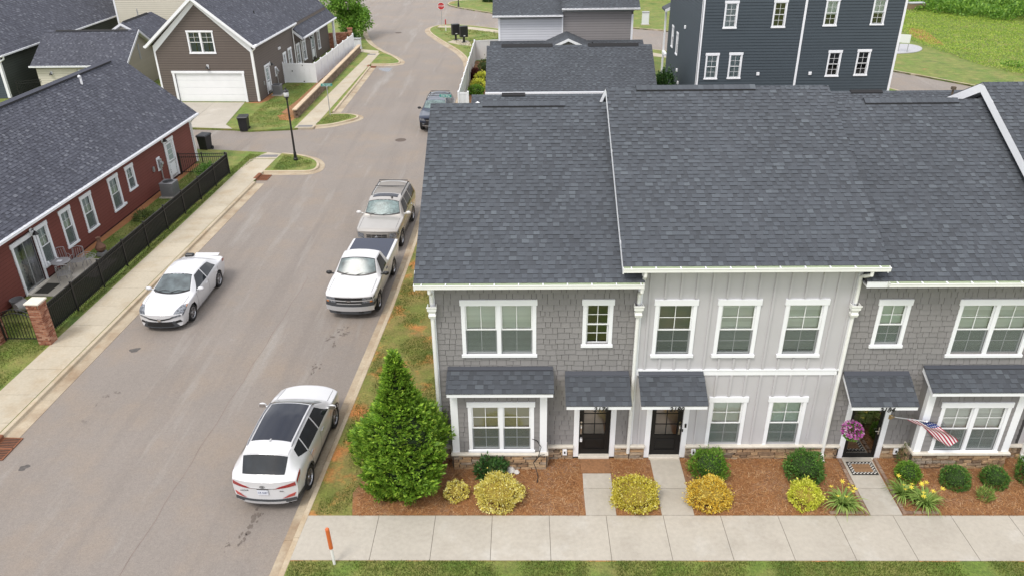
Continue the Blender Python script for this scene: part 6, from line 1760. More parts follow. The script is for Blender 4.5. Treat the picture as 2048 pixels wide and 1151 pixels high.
for sd in (1,-1):
    car.patch(t, 'side_window', ((1.46,1.08),(2.48,1.08),(2.48,1.90),(1.98,1.90)), sd, M_carglass)
    car.patch(t, 'side_window', ((2.54,1.08),(3.50,1.10),(3.42,1.90),(2.54,1.90)), sd, M_carglass)
    car.patch(t, 'side_window', ((3.55,1.10),(4.02,1.45),(3.92,1.86),(3.47,1.90)), sd, M_carglass)
    ra = MB(); ra.tube([tuple(Vector(car.S(x,2.03,sd))+Vector((0,0,.035 if 1.9 < x < 3.8 else .0))) for x in (1.85,1.95,2.4,2.9,3.4,3.75,3.88)], .018, 6); ra.obj('roof_rail', M_alloy, t)
    tl = MB(); car.patch(t, 'x', ((4.50,.92),(4.76,.84),(4.76,.97),(4.36,1.06)), sd, None, .007, mb=tl); car.cap(t, 'x', [((sd*.30,.835),(sd*.87,.86),(sd*.86,.98),(sd*.44,.895))], None, 'rear', .014, mb=tl); tl.obj('tail_light', M_tail, t)
    rf = MB(); car.cap(t, 'x', [((sd*.50,.50),(sd*.80,.53),(sd*.84,.63),(sd*.66,.59))], None, 'rear', .018, mb=rf); rf.obj('rear_reflector', M_reflector, t)
    car.patch(t, 'wheel_arch_trim', ((3.20,.02),(4.26,.02),(4.20,.06),(3.26,.06)), sd, M_cladding)
    car.patch(t, 'sill_cladding', ((1.42,.0),(3.26,.0),(3.24,.14),(1.44,.14)), sd, M_cladding, .006)
    car.patch(t, 'bumper_cladding', ((4.16,.0),(4.76,.0),(4.76,.26),(4.24,.22)), sd, M_cladding, .006)
    # arch lips
    for wx in (.95, 3.715):
        m = MB(); n = 14; R0, R1 = car.r*1.15, car.r*1.28; y = 0
        pr = []
        for k in range(n+1):
            a = PI*(-.06+1.12*k/n)
            for R_ in (R0, R1):
                px, pz = wx+R_*math.cos(a), car.r+R_*math.sin(a); zb, zs = car.par(px)[:2]; tt = min(max((pz-zb)/(zs-zb),0),1)
                p = Vector(car.S(px,tt,sd)); m.v.append((px, p.y+sd*.012, pz))
        for k in range(n): m.f.append((2*k,2*k+1,2*k+3,2*k+2)); m.mi.append(0)
        m.obj('wheel_arch_trim', M_cladding, t)
car.cap(t, 'rear_bumper', [((-.86,.36),(.86,.36),(.84,.47),(-.84,.47))], M_cladding, 'rear', .016)
car.cap(t, 'skid_plate', [((-.62,.335),(.62,.335),(.56,.40),(-.56,.40))], M_liner, 'rear', .026)
car.cap(t, 'chrome_strip', [((-.42,.840),(.42,.840),(.42,.858),(-.42,.858))], M_chrome, 'rear', .014)
em = MB()
for k in range(16):
    a = 2*PI*k/16; a2 = 2*PI*(k+1)/16
    em.quad((4.79,.075*math.cos(a),.915+.04*math.sin(a)),(4.79,.075*math.cos(a2),.915+.04*math.sin(a2)),(4.79,.06*math.cos(a2),.915+.028*math.sin(a2)),(4.79,.06*math.cos(a),.915+.028*math.sin(a)))
em.add([(4.79,-.035,0.890),(4.79,-.02,0.890),(4.79,-.01,0.940),(4.79,-.025,0.940)],[(0,1,2,3)]); em.add([(4.79,.01,0.890),(4.79,.025,0.890),(4.79,.035,0.940),(4.79,.02,0.940)],[(0,1,2,3)]); em.add([(4.79,-.02,0.910),(4.79,.02,0.915),(4.79,.02,0.925),(4.79,-.02,0.920)],[(0,1,2,3)])
em.obj('emblem', M_darkalloy, t)
plate(t, car, 0, .735, 'rear', 'CR 5687')
hd = MB(); car.cap(t, 'x', [((-.16,.822),(.16,.822),(.16,.836),(-.16,.836))], None, 'rear', .02, mb=hd); hd.obj('boot_handle', M_cladding, t)
for txt, y, z, s_ in (('SANTA FE', -.52, .75, .05), ('AWD', .50, .75, .045)):
    text_obj('badge', txt, s_, M_darkalloy, t, T(4.775 if abs(y) < .3 else 4.745,y,z) @ Matrix(((0,0,1,0),(1,0,0,0),(0,1,0,0),(0,0,0,1))), 0, .004)
hood_seam(car, t, .25, 1.08, 2.03)
side_seams(car, t, [[(1.50,.12),(1.42,1.0)],[(2.51,.12),(2.51,1.05)],[(3.30,.40),(3.52,1.08)],[(1.50,.16),(3.2,.16)]])
mbs = MB()
for sd in (1,-1): car.seam(t, [(4.40,.98),(4.70,.72)], sd, mb=mbs)
mbs.obj('panel_gap', M_seam, t)
handles(car, t, (2.32,3.35), .84, M_chrome); mirror_pair(car, t, 1.52, P_white, 1.17)
an = MB(); an.extr([(3.66,-.02,1.655),(3.80,-.02,1.655),(3.80,-.02,1.70)], (0,.04,0)); an.obj('roof_antenna', P_white, t)
for x in (.95,3.715):
    for y in (-.83,.83): wheel(t, x, y, .36, .235, 5, M_alloy, True)

# ---------------- white pickup with a dark bed cover
st = [(0,.42,.95,.90,.97,.82,1.0),(.10,.40,1.03,.955,1.055,.87,1.09),(.9,.38,1.08,.985,1.10,.88,1.15),(1.38,.38,1.12,.99,1.13,.88,1.19),(1.98,.38,1.14,.99,1.69,.70,1.765),(2.55,.38,1.15,.99,1.70,.72,1.79),
      (2.82,.38,1.16,.99,1.67,.72,1.755),(2.93,.38,1.165,.99,1.20,.93,1.205),(3.0,.38,1.17,.99,1.19,.94,1.19),(5.08,.40,1.17,.985,1.19,.94,1.19),(5.22,.48,1.10,.965,1.115,.92,1.115)]
car = Car(st, .22, .06, (.96,3.98), .375, .008, .05)
t = thing('pickup', 'white pickup with a dark bed cover and grey bumper facing the camera', 'pickup truck', (-4.33,8.30,-.12), H_TO)
car.body(t, P_white2)
car.top(t, 'windshield_frame', 1.38, 2.0, 2.025, 2.025, M_grille, .002, bow=.16)
car.top(t, 'windshield', 1.43, 1.96, 2.06, 2.06, pm('windshield_bright', (.12,.155,.16), .20, spec=.45, noise=[(3.0,.6)]), .006, bow=.16)
car.top(t, 'rear_window', 2.84, 2.90, 2.05, 2.08, M_carglass, .008)
car.top(t, 'bed_cover', 3.02, 5.06, 2.07, 2.07, pm('bed_cover', (.014,.020,.045), .30, spec=.4), .012)
for sd in (1,-1):
    car.patch(t, 'side_window', ((1.72,1.06),(2.62,1.06),(2.56,1.92),(2.06,1.92)), sd, M_carglass)
    for (za, zb_, ya) in ((.865,.955,.54),(.745,.825,.52)):
        h = MB(); car.cap(t, 'x', [((sd*ya,za),(sd*.89,za+.012),(sd*.87,zb_+.008),(sd*ya,zb_))], None, mb=h, off=.014); car.patch(t, 'x', ((.02,.80 if za > .8 else .56),(.16,.80 if za > .8 else .58),(.14,.93 if za > .8 else .70),(.02,.93 if za > .8 else .70)), sd, None, .006, 5, 3, mb=h); h.obj('headlight', M_lamp, t)
    car.cap(t, 'amber_lens', [((sd*.80,.75),(sd*.90,.755),(sd*.89,.82),(sd*.82,.82))], M_amber, off=.018)
    car.cap(t, 'tow_hook', [((sd*.36,.335),(sd*.54,.34),(sd*.54,.375),(sd*.36,.37))], M_grille, off=.04)
car.cap(t, 'grille_surround', [((-.92,.70),(.92,.70),(.90,.965),(-.90,.965))], M_cladding, off=.007)
car.cap(t, 'grille', [((-.54,.86),(.54,.86),(.56,.968),(-.56,.968))], M_grille, off=.012)
car.cap(t, 'lower_grille', [((-.48,.735),(.48,.735),(.52,.815),(-.52,.815))], M_grille, off=.014)
car.cap(t, 'grille_bar', [((-.90,.825),(.90,.825),(.90,.858),(-.90,.858)),((-.50,.705),(.50,.705),(.47,.735),(-.47,.735))], M_liner, off=.028)
car.cap(t, 'bumper_top', [((-.95,.585),(.95,.585),(.94,.735),(-.94,.735))], M_cladding, off=.022)
car.cap(t, 'bumper', [((-.94,.40),(.94,.40),(.95,.585),(-.95,.585))], M_liner, off=.040)
for sd in (1,-1):
    car.patch(t, 'bumper_end', ((.0,.02),(.34,.10),(.40,.28),(.0,.30)), sd, M_liner, .012, 8, 4)
    car.patch(t, 'bumper_end', ((.0,.30),(.40,.30),(.46,.50),(.0,.54)), sd, M_cladding, .010, 8, 4)
car.cap(t, 'air_dam', [((-.80,.27),(.80,.27),(.86,.40),(-.86,.40))], M_cladding, off=.02)
bt = MB(); bt.extr([(-.045,-.13,.825),(-.045,-.06,.825),(-.045,-.045,.808),(-.045,.045,.808),(-.045,.06,.825),(-.045,.13,.825),(-.045,.105,.858),(-.045,.05,.858),(-.045,.035,.878),(-.045,-.035,.878),(-.045,-.05,.858),(-.045,-.105,.858)], (.02,0,0)); bt.obj('emblem', M_chrome, t)
hood_seam(car, t, .12, 1.34, 2.03); wipers(car, t, 1.42)
side_seams(car, t, [[(1.50,.06),(1.45,1.0)],[(2.70,.06),(2.72,1.02)],[(2.86,.05),(2.86,1.0)],[(1.50,.06),(2.70,.06)]])
handles(car, t, (2.52,), .86, M_cladding); mirror_pair(car, t, 1.66, M_blackmetal, 1.22, .04)
for x in (.96,3.98):
    for y in (-.87,.87): wheel(t, x, y, .375, .25, 6, M_alloy)
car.cap(t, 'tailgate_gap', [((-.75,.62),(.75,.62),(.75,.63),(-.75,.63))], M_seam, 'rear', .003, thick=False)

# ---------------- champagne SUV behind the pickup
st = [(0,.38,1.0,.90,1.03,.82,1.075),(.14,.36,1.10,.955,1.13,.87,1.18),(1.0,.36,1.16,.99,1.18,.88,1.24),(1.42,.36,1.19,1.0,1.20,.88,1.27),(2.02,.36,1.20,1.0,1.75,.74,1.85),(2.5,.36,1.21,1.0,1.80,.76,1.895),
      (4.6,.36,1.22,.99,1.78,.76,1.875),(4.95,.38,1.21,.97,1.60,.78,1.66),(5.08,.40,1.15,.95,1.22,.86,1.24),(5.14,.44,1.05,.93,1.08,.86,1.09)]
car = Car(st, .24, .12, (.96,3.90), .395, .010)
t = thing('suv', 'large champagne SUV with roof rails parked behind the pickup', 'SUV', (-4.24,14.30,-.12), H_TO)
car.body(t, P_gold)
car.top(t, 'windshield_frame', 1.42, 2.05, 2.025, 2.025, M_grille, .002, bow=.14)
car.top(t, 'windshield', 1.47, 2.01, 2.06, 2.06, M_shade, .006, bow=.14)
car.top(t, 'sunroof', 2.36, 2.74, 2.22, 2.22, M_roofglass, .006)
for k in range(5):
    pass
for a, b in ((2.86,3.58),(3.62,4.40)):
    car.top(t, 'roof_panel', a, b, 2.14, 2.14, pm('roof_ribs', (.21,.19,.17), .5, noise=[(1.5,.08)]), .006)
for x in (3.6, 4.46): 
    m = MB(); p, q = car.S(x,2.06,1), car.S(x,2.06,-1); z = max(p[2],car.par(x)[5])+.05; m.tube([(x,p[1],z),(x,q[1],z)], .02, 6); m.obj('cross_bar', M_blackmetal, t)
for sd in (1,-1):
    ra = MB(); ra.tube([tuple(Vector(car.S(x,2.06,sd))+Vector((0,0,.06 if 2.8 < x < 4.6 else .0))) for x in (2.66,2.84,3.4,3.9,4.5,4.70)], .022, 6); ra.obj('roof_rail', M_blackmetal if sd < 0 else M_cladding, t)
    for c4 in (((1.80,1.06),(2.66,1.06),(2.66,1.90),(2.14,1.90)),((2.74,1.06),(3.62,1.06),(3.56,1.90),(2.74,1.90)),((3.74,1.06),(4.80,1.10),(4.66,1.88),(3.66,1.90))):
        car.patch(t, 'side_window', c4, sd, M_carglass)
    h = MB(); car.cap(t, 'x', [((sd*.58,.74),(sd*.90,.76),(sd*.88,1.00),(sd*.60,.97))], None, mb=h, off=.012); car.patch(t, 'x', ((.02,.62),(.30,.64),(.26,.94),(.0,.96)), sd, None, .006, 6, 4, mb=h); h.obj('headlight', M_lamp, t)
    car.patch(t, 'running_board', ((1.5,.0),(3.36,.0),(3.36,.10),(1.5,.10)), sd, M_cladding, .06)
car.cap(t, 'grille', [((-.52,.69),(.52,.69),(.54,.98),(-.54,.98))], P_gold, off=.016)
gb = MB(); 
for j in range(3):
    for k in range(4):
        y0_ = -.47+k*.24; z0_ = .715+j*.088; car.cap(t, 'x', [((y0_,z0_),(y0_+.215,z0_),(y0_+.215,z0_+.046),(y0_,z0_+.046))], None, mb=gb, off=.034, n=2)
gb.obj('grille_slot', M_grille, t)
e = MB(); e.lathe([(.05,-.046),(.062,-.04),(.085,-.04),(.09,-.026)], 16, (0,0,.82), 'x'); e.add([(-.045,-.04,.845),(-.045,.04,.845),(-.045,.0,.785)],[(0,1,2)]); e.obj('emblem', M_chrome, t)
car.cap(t, 'bumper', [((-.92,.42),(.92,.42),(.94,.66),(-.94,.66))], P_gold, off=.05)
car.cap(t, 'air_intake', [((-.5,.44),(.5,.44),(.46,.52),(-.46,.52))], M_grille, off=.056)
hood_seam(car, t, .16, 1.38, 2.03); wipers(car, t, 1.46)
side_seams(car, t, [[(1.58,.06),(1.50,1.0)],[(2.70,.06),(2.70,1.02)],[(3.40,.45),(3.66,1.02)],[(1.58,.08),(3.3,.08)]])
handles(car, t, (2.52,3.50), .84, M_chrome); mirror_pair(car, t, 1.78, pm('mirror_silver',(.62,.61,.60),.35,coat=.6), 1.30, .05)
pod = MB(); pod.bbox(2.20,2.32,-.40,-.32,1.87,1.93,.015); pod.obj('roof_antenna', M_grille, t)
for x in (.96,3.90):
    for y in (-.87,.87): wheel(t, x, y, .395, .26, 7, M_alloy)

# ---------------- navy SUV, half hidden behind the end townhouse's roof
st = [(0,.46,.98,.86,1.0,.78,1.05),(.14,.44,1.08,.93,1.10,.84,1.16),(.95,.42,1.14,.955,1.16,.85,1.22),(1.32,.42,1.17,.96,1.18,.85,1.25),(1.95,.42,1.18,.96,1.68,.70,1.76),(2.5,.42,1.19,.96,1.72,.72,1.80),(4.3,.42,1.20,.955,1.70,.72,1.78),(4.65,.44,1.18,.94,1.45,.74,1.50),(4.82,.48,1.05,.91,1.08,.82,1.09)]
car = Car(st, .22, .12, (.92,3.71), .395, .014)
t = thing('suv', 'dark blue SUV with a roof rack half hidden by the end roof', 'SUV', (-3.62,33.05,-.12), H_TO)
car.body(t, P_navy)
car.top(t, 'windshield', 1.36, 1.95, 2.04, 2.04, M_shade, bow=.14)
for sd in (1,-1):
    for c4 in (((1.70,1.06),(2.50,1.06),(2.50,1.90),(2.05,1.90)),((2.58,1.06),(3.40,1.06),(3.36,1.90),(2.58,1.90)),((3.50,1.06),(4.40,1.10),(4.30,1.88),(3.46,1.90))):
        car.patch(t, 'side_window', c4, sd, M_carglass)
    h = MB(); car.cap(t, 'x', [((sd*.50,.80),(sd*.85,.82),(sd*.84,.98),(sd*.55,.96))], None, mb=h, off=.014); car.patch(t, 'x', ((.0,.66),(.26,.70),(.22,.92),(.0,.95)), sd, None, .006, 6, 4, mb=h); h.obj('headlight', M_lamp, t)
    car.cap(t, 'fog_lamp', [((sd*.56,.58),(sd*.72,.58),(sd*.72,.65),(sd*.56,.65))], M_lamp, off=.03)
    ra = MB(); ra.tube([tuple(Vector(car.S(x,2.06,sd))+Vector((0,0,.07 if 2.2 < x < 4.2 else .0))) for x in (2.08,2.25,3.0,3.8,4.2,4.35)], .025, 6); ra.obj('roof_rail', M_blackmetal, t)
for x in (2.7,3.2,3.7,4.1):
    m = MB(); p, q = car.S(x,2.06,1), car.S(x,2.06,-1); z = car.par(x)[5]+.06; m.tube([(x,p[1],z),(x,q[1],z)], .02, 6); m.obj('cross_bar', M_blackmetal, t)
car.cap(t, 'grille', [((-.46,.72),(.46,.72),(.48,.96),(-.48,.96))], M_grille, off=.012)
car.cap(t, 'grille_bar', [((-.46,.83),(.46,.83),(.46,.86),(-.46,.86))], M_chrome, off=.026)
car.cap(t, 'bumper', [((-.88,.46),(.88,.46),(.88,.70),(-.88,.70))], M_blackmetal, off=.03)
car.cap(t, 'bumper_trim', [((-.70,.47),(.70,.47),(.70,.52),(-.70,.52))], M_chrome, off=.038)
hood_seam(car, t, .16, 1.28, 2.03); side_seams(car, t, [[(1.5,.06),(1.45,1.0)],[(2.54,.06),(2.54,1.02)]])
mirror_pair(car, t, 1.68, M_blackmetal, 1.28, .04)
for x in (.92,3.71):
    for y in (-.84,.84): wheel(t, x, y, .395, .25, 6, M_darkalloy)

# ================================================================ PROPS
LROT = math.radians(90-2.69)
# ---- black picket fence with a dark screen, along the left sidewalk
def ornamental_fence(name, label, P, Q, h=1.22, posts=2.0, pitch=.112, screen=True, cat='fence'):
    P, Q = Vector((*P,0)), Vector((*Q,0)); d = Q-P; L = d.length; rz = math.atan2(d.y, d.x)
    t = thing(name, label, cat, P, rz)
    pm_ = MB(); pm_.bbox(-.03,.03,-.03,.03,-.05,h+.06,.006); pm_.box(-.038,.038,-.038,.038,h+.06,h+.075); pme = pm_.mesh('post', M_blackmetal)
    n = max(1, round(L/posts))
    for k in range(n+1): link('post', pme, t, T(L*k/n,0,0))
    rm = MB(); rm.box(0,1,-.018,.018,-.016,.016); rme = rm.mesh('rail', M_blackmetal)
    for z in (.14,h-.19,h): 
        for k in range(n): link('rail', rme, t, Matrix(((L/n-.06,0,0,L*k/n+.03),(0,1,0,0),(0,0,1,z),(0,0,0,1))))
    km = MB(); km.box(-.009,.009,-.009,.009,.05,h-.016); kme = km.mesh('picket', M_blackmetal)
    m = int(L/pitch)
    for k in range(m): link('picket', kme, t, T((k+.5)*L/m,0,0))
    if screen:
        s = MB(); s.quad((.03,.024,.13),(L-.03,.024,.13),(L-.03,.024,h-.04),(.03,.024,h-.04)); s.obj('privacy_screen', screenmat('fence_mesh', (.012,.012,.013), .96), t)
    return t
fx = lambda y: -15.77+.047*y
ornamental_fence('picket_fence', 'long black picket fence with dark mesh along the left sidewalk', (fx(6.9),6.9), (fx(24.9),24.9))
ornamental_fence('picket_fence', 'short black picket fence by the dark green house beyond the red roof ridge', (-37.5,43.3), (-35.4,44.2), screen=False)
ornamental_fence('picket_fence', 'short open black picket fence between the red house and the long fence', rw(24.95,.05)[:2], (fx(24.9)-.12,25.0), screen=False, posts=1.2)
# ---- brick pillars and arched gate
def brick_pillar(label, x, y, h=1.72, w=.46):
    t = thing('brick_pillar', label, 'pillar', (x,y,0), math.radians(-2.69))
    c = MB(); c.box(-w/2+.012,w/2-.012,-w/2+.012,w/2-.012,-.1,h-.02); c.obj('mortar_core', M_brickmortar, t)
    bm = MB(); bm.box(-.098,.098,0,.06,0,.060); me = bm.mesh('brick', M_brick)
    bh = MB(); bh.box(-.044,.044,0,.06,0,.060); mh = bh.mesh('brick', M_brick)
    n = int((h-.16)/.074)
    for r in range(n+2):
        z = r*.074+.005; grow = 0 if r < n else .028
        for s_ in range(4):
            M = RZ(PI/2*s_) @ T(0,-w/2-grow,z)
            if (r+s_) % 2 == 0: xs_ = ((-.125,me),(.085,me))
            else: xs_ = ((-.18,mh),(-.03,me),(.13,mh))
            for xx, m_ in xs_: link('brick', m_, t, M @ T(xx,0,0))
    k = MB(); k.bbox(-w/2-.05,w/2+.05,-w/2-.05,w/2+.05,n*.074+.152,n*.074+.21,.015); k.obj('cap', M_cap, t)
    return t
brick_pillar('brick pillar with pale cap between the arched gate and the black fence', -15.28, 6.55)
brick_pillar('brick pillar cut off by the left edge of the picture', -17.15, 6.55)
gt = thing('garden_gate', 'black arched iron garden gate between the two brick pillars', 'gate', (-16.90,6.58,0), math.radians(-.5))
g = MB(); Wg = 1.36
for x in (.03, Wg-.03): g.box(x-.025,x+.025,-.025,.025,.06,1.18)
g.box(.03,Wg-.03,-.018,.018,.12,.155)
for off in (0,-.16): g.tube([(.03+ (Wg-.06)*k/14, 0, 1.16+off+.22*math.sin(PI*k/14)) for k in range(15)], .018, 6)
g.obj('gate_frame', M_blackmetal, gt)
for k in range(10):
    x = .03+(Wg-.06)*(k+1)/11; p = MB(); p.box(x-.009,x+.009,-.009,.009,.14,1.16+.22*math.sin(PI*(k+1)/11)); p.obj('picket', M_blackmetal, gt)
lt = MB(); lt.bbox(Wg-.12,Wg-.02,-.05,-.02,.55,.68,.01); lt.obj('latch', M_galv, gt)
# ---- street lamp
def street_lamp(label, x, y, h=4.25, group=None):
    t = thing('street_lamp', label, 'street lamp', (x,y,0), 0, group)
    p = MB(); p.lathe([(.13,0),(.13,.12),(.10,.16),(.085,.5),(.065,.55),(.055,h*.5),(.045,h-.55),(.06,h-.53),(.06,h-.46),(.03,h-.45)], 14); p.obj('pole', M_blackmetal, t, smooth=False)
    b = MB(); b.lathe([(.05,h-.46),(.11,h-.40),(.15,h-.36),(.15,h-.34)], 14); b.obj('lamp_collar', M_blackmetal, t)
    g_ = MB(); g_.lathe([(.135,h-.34),(.155,h-.24),(.15,h-.10),(.13,h-.05)], 14); g_.obj('lamp_globe', pm('lamp_globe', (.62,.63,.62), .25, spec=.6), t, smooth=True)
    c = MB(); c.lathe([(.17,h-.05),(.16,h),(.10,h+.06),(.05,h+.09),(.05,h+.14),(.02,h+.20),(.0,h+.21)], 14); c.obj('lamp_cap', M_blackmetal, t)
    return t
street_lamp('black street lamp with a lantern head on the small grass island', -11.38, 27.3, 4.2)
street_lamp('black street lamp cut by the top edge beyond the stop sign', -5.95, 88.6, 4.2)
# ---- street name signs
def name_sign(label, x, y, h, word, faces=((0,.0),), group=None):
    t = thing('street_sign', label, 'street sign', (x,y,0), 0)
    p = MB(); p.tube([(0,0,0),(0,0,h)], .028, 8); p.obj('pole', M_galv, t)
    for k, (rz, dz) in enumerate(faces):
        M = T(0,0,h+.04+dz) @ RZ(rz)
        b = MB(); b.bbox(-.40,.40,-.012,.012,0,.21,.01); o = b.obj('sign_blade', M_teal, t, M)
        f = MB(); f.box(-.385,.385,-.0135,-.0125,.015,.195); f.box(-.372,.372,-.0140,-.0136,.028,.182)
        fr = MB(); fr.box(-.39,.39,-.0135,-.0122,.012,.022); fr.box(-.39,.39,-.0135,-.0122,.188,.198); fr.obj('sign_border', pm('sign_white',(.72,.74,.73),.5), o)
        if word: text_obj('sign_text', word, .15, MATS['sign_white'], o, T(0,-.0135,.105) @ FRONT, 0, .002)
    br = MB(); br.box(-.06,.06,-.02,.02,h-.02,h+.05); br.obj('bracket', M_galv, t)
    return t
pm('sign_white',(.72,.74,.73),.5)
name_sign('green street name sign on a thin pole at the corner of the far sidewalk', -11.45, 37.2, 2.05, 'Bur Lane', ((math.radians(4),0),))
name_sign('green street name sign showing just above the left end of the townhouse ridge', -2.62, 32.6, 2.35, 'Oak Way', ((math.radians(-10),0),))
t = thing('stop_sign', 'red octagonal stop sign at the far corner', 'stop sign', (-6.78,74.2,0), math.radians(6))
p = MB(); p.tube([(0,0,0),(0,0,2.3)], .03, 8); p.obj('pole', M_galv, t)
def octo(mb, R, y0, y1, z):
    mb.extr([(R*math.cos(PI/8+PI/4*k), y0, z+R*math.sin(PI/8+PI/4*k)) for k in range(8)], (0,y1-y0,0))
o_ = MB(); octo(o_, .42, -.03, -.015, 2.15); ob = o_.obj('sign_rim', MATS['sign_white'], t)
o_ = MB(); octo(o_, .385, -.036, -.031, 2.15); o_.obj('sign_face', M_signred, t)
text_obj('sign_text', 'STOP', .30, MATS['sign_white'], t, T(0,-.040,2.145) @ FRONT, 0, .004)
# ---- marker posts
def marker(label, x, y, h, lean, top=M_orange, frac=.55, r=.045, group=None):
    t = thing('marker_post', label, 'marker post', (x,y,0), 0); t.rotation_euler = (0,lean,0)
    a = MB(); a.lathe([(r*.8,-.05),(r*.8,h*(1-frac))], 10); a.obj('post', pm('marker_white',(.74,.72,.70),.5), t)
    b = MB(); b.lathe([(r*1.15,h*(1-frac)),(r*1.15,h-.04),(r*.8,h-.01),(0,h)], 10); b.obj('sleeve', top, t, smooth=False)
marker('leaning utility marker post with an orange sleeve beside the near sidewalk', -2.32, -4.02, 1.22, math.radians(-2))
marker('white marker post with a red top next to the stop sign', -6.05, 70.9, 1.25, 0, pm('marker_red',(.42,.05,.05),.5), .45, .06)
# ---- cluster mailboxes
def mailbox(label, x, y, rz):
    t = thing('mailbox', label, 'mailbox', (x,y,0), rz, 'cluster mailboxes on the pad at the bend')
    p = MB(); p.box(-.09,.09,-.09,.09,0,.6); p.box(-.25,.25,-.2,.2,0,.04); p.obj('pedestal', M_blackmetal, t)
    c = MB(); c.bbox(-.40,.40,-.26,.26,.55,1.62,.03); c.obj('cabinet', M_blackmetal, t)
    for i in range(3):
        for j in range(5):
            d = MB(); d.bbox(-.37+i*.25,-.14+i*.25,-.275,-.262,.60+j*.195,.78+j*.195,.004); do = d.obj('mailbox_door', pm('mailbox_door',(.018,.018,.020),.35), t)
    l = MB(); l.box(-.10,.10,-.282,-.276,.66,.72); l.obj('number_label', MATS['sign_white'], t)
mailbox('left of the two black cluster mailboxes on the pad at the bend', -4.55, 65.6, math.radians(20))
mailbox('right of the two black cluster mailboxes, nearer the kerb', -3.62, 64.3, math.radians(20))
# ---- wheeled bins
def bin_(label, x, y, rz):
    t = thing('wheelie_bin', label, 'bin', (x,y,-.12), rz)
    b = MB(); q = [(-.26,-.28),(.26,-.28),(.26,.28),(-.26,.28)]; q2 = [(-.31,-.35),(.31,-.35),(.31,.33),(-.31,.33)]
    b.add([(x_,y_,.06) for x_, y_ in q]+[(x_,y_,.98) for x_, y_ in q2], [(3,2,1,0),(4,5,6,7),(0,1,5,4),(1,2,6,5),(2,3,7,6),(3,0,4,7)])
    b.box(-.33,.33,-.37,.35,.94,.99); b.obj('body', M_bin, t)
    l = MB(); l.add([(-.34,-.40,.99),(.34,-.40,.99),(.34,.38,1.0),(-.34,.38,1.0),(-.30,-.36,1.05),(.30,-.36,1.05),(.30,.33,1.08),(-.30,.33,1.08)], [(4,5,6,7),(0,1,5,4),(1,2,6,5),(2,3,7,6),(3,0,4,7)]); l.obj('lid', pm('bin_lid',(.022,.024,.027),.45), t)
    h = MB(); h.tube([(-.28,.36,.95),(-.28,.43,.97),(.28,.43,.97),(.28,.36,.95)], .018, 6); h.obj('handle', M_bin, t)
    for xx in (-.27,.27):
        w = MB(); w.lathe([(.03,-.03),(.12,-.03),(.12,.03),(.03,.03)], 12, (xx,.30,.12), 'x'); w.obj('wheel', M_rubber, t)
bin_('black wheeled bin on the lawn corner beside the concrete driveway', -16.6, 33.95, math.radians(4))
bin_('black wheeled bin at the end of the red house beside the black fence', -17.75, 29.75, math.radians(-12))
# ---- white vinyl fences
def vinyl_fence(name, label, runs, h=1.80, gate=None):
    t = thing(name, label, 'fence', (*runs[0][0],0))
    ox, oy = runs[0][0]
    pm_ = MB(); pm_.bbox(-.064,.064,-.064,.064,-.05,h+.06,.01); pm_.add([(-.075,-.075,h+.06),(.075,-.075,h+.06),(.075,.075,h+.06),(-.075,.075,h+.06),(0,0,h+.13)],[(0,1,4),(1,2,4),(2,3,4),(3,0,4)]); pme = pm_.mesh('post', M_fencewhite)
    bd = MB(); bd.bbox(.003,.997,-.018,.018,.10,h-.10,.006); 
    for (P, Q) in runs:
        d = Vector((Q[0]-P[0],Q[1]-P[1],0)); L = d.length; B = T(P[0]-ox,P[1]-oy,0) @ RZ(math.atan2(d.y,d.x)); n = max(1, round(L/1.85))
        for k in range(n+1): link('post', pme, t, B @ T(L*k/n,0,0))
        for k in range(n):
            xa, xb = L*k/n+.064, L*(k+1)/n-.064
            for z0, z1 in ((.04,.14),(h-.12,h)):
                r = MB(); r.box(0,xb-xa,-.03,.03,z0,z1); r.obj('rail', M_fencewhite, t, B @ T(xa,0,0))
            m = 6; w = (xb-xa)/m
            bme_ = _vb(w, h)
            for j in range(m): link('board', bme_, t, B @ T(xa+j*w,0,0))
    return t
_vbc = {}
def _vb(w, h):
    k = (round(w,3), h)
    if k not in _vbc:
        b = MB(); b.bbox(.004,w-.004,-.016,.016,.14,h-.12,.006); _vbc[k] = b.mesh('board', M_fencewhite)
    return _vbc[k]
vf = vinyl_fence('vinyl_fence', 'white vinyl fence with a gate beside the brown house', [((-17.42,47.25),(-14.72,47.12)),((-14.72,47.12),(-14.12,60.2))], 1.62)
ht = MB(); ht.box(1.62,1.68,-.10,-.03,1.40,1.50); ht.box(1.60,1.70,-.12,-.03,.10,.18); ht.box(.72,.78,-.10,-.03,.95,1.05); ht.obj('gate_hinge', M_blackmetal, vf)
vinyl_fence('vinyl_fence', 'white vinyl fence enclosing the small yard by the bend of the road', [((-2.08,36.5),(-2.0,55.4)),((-2.0,55.4),(.55,56.1)),((-2.08,36.4),(-1.42,36.35))], 1.78)
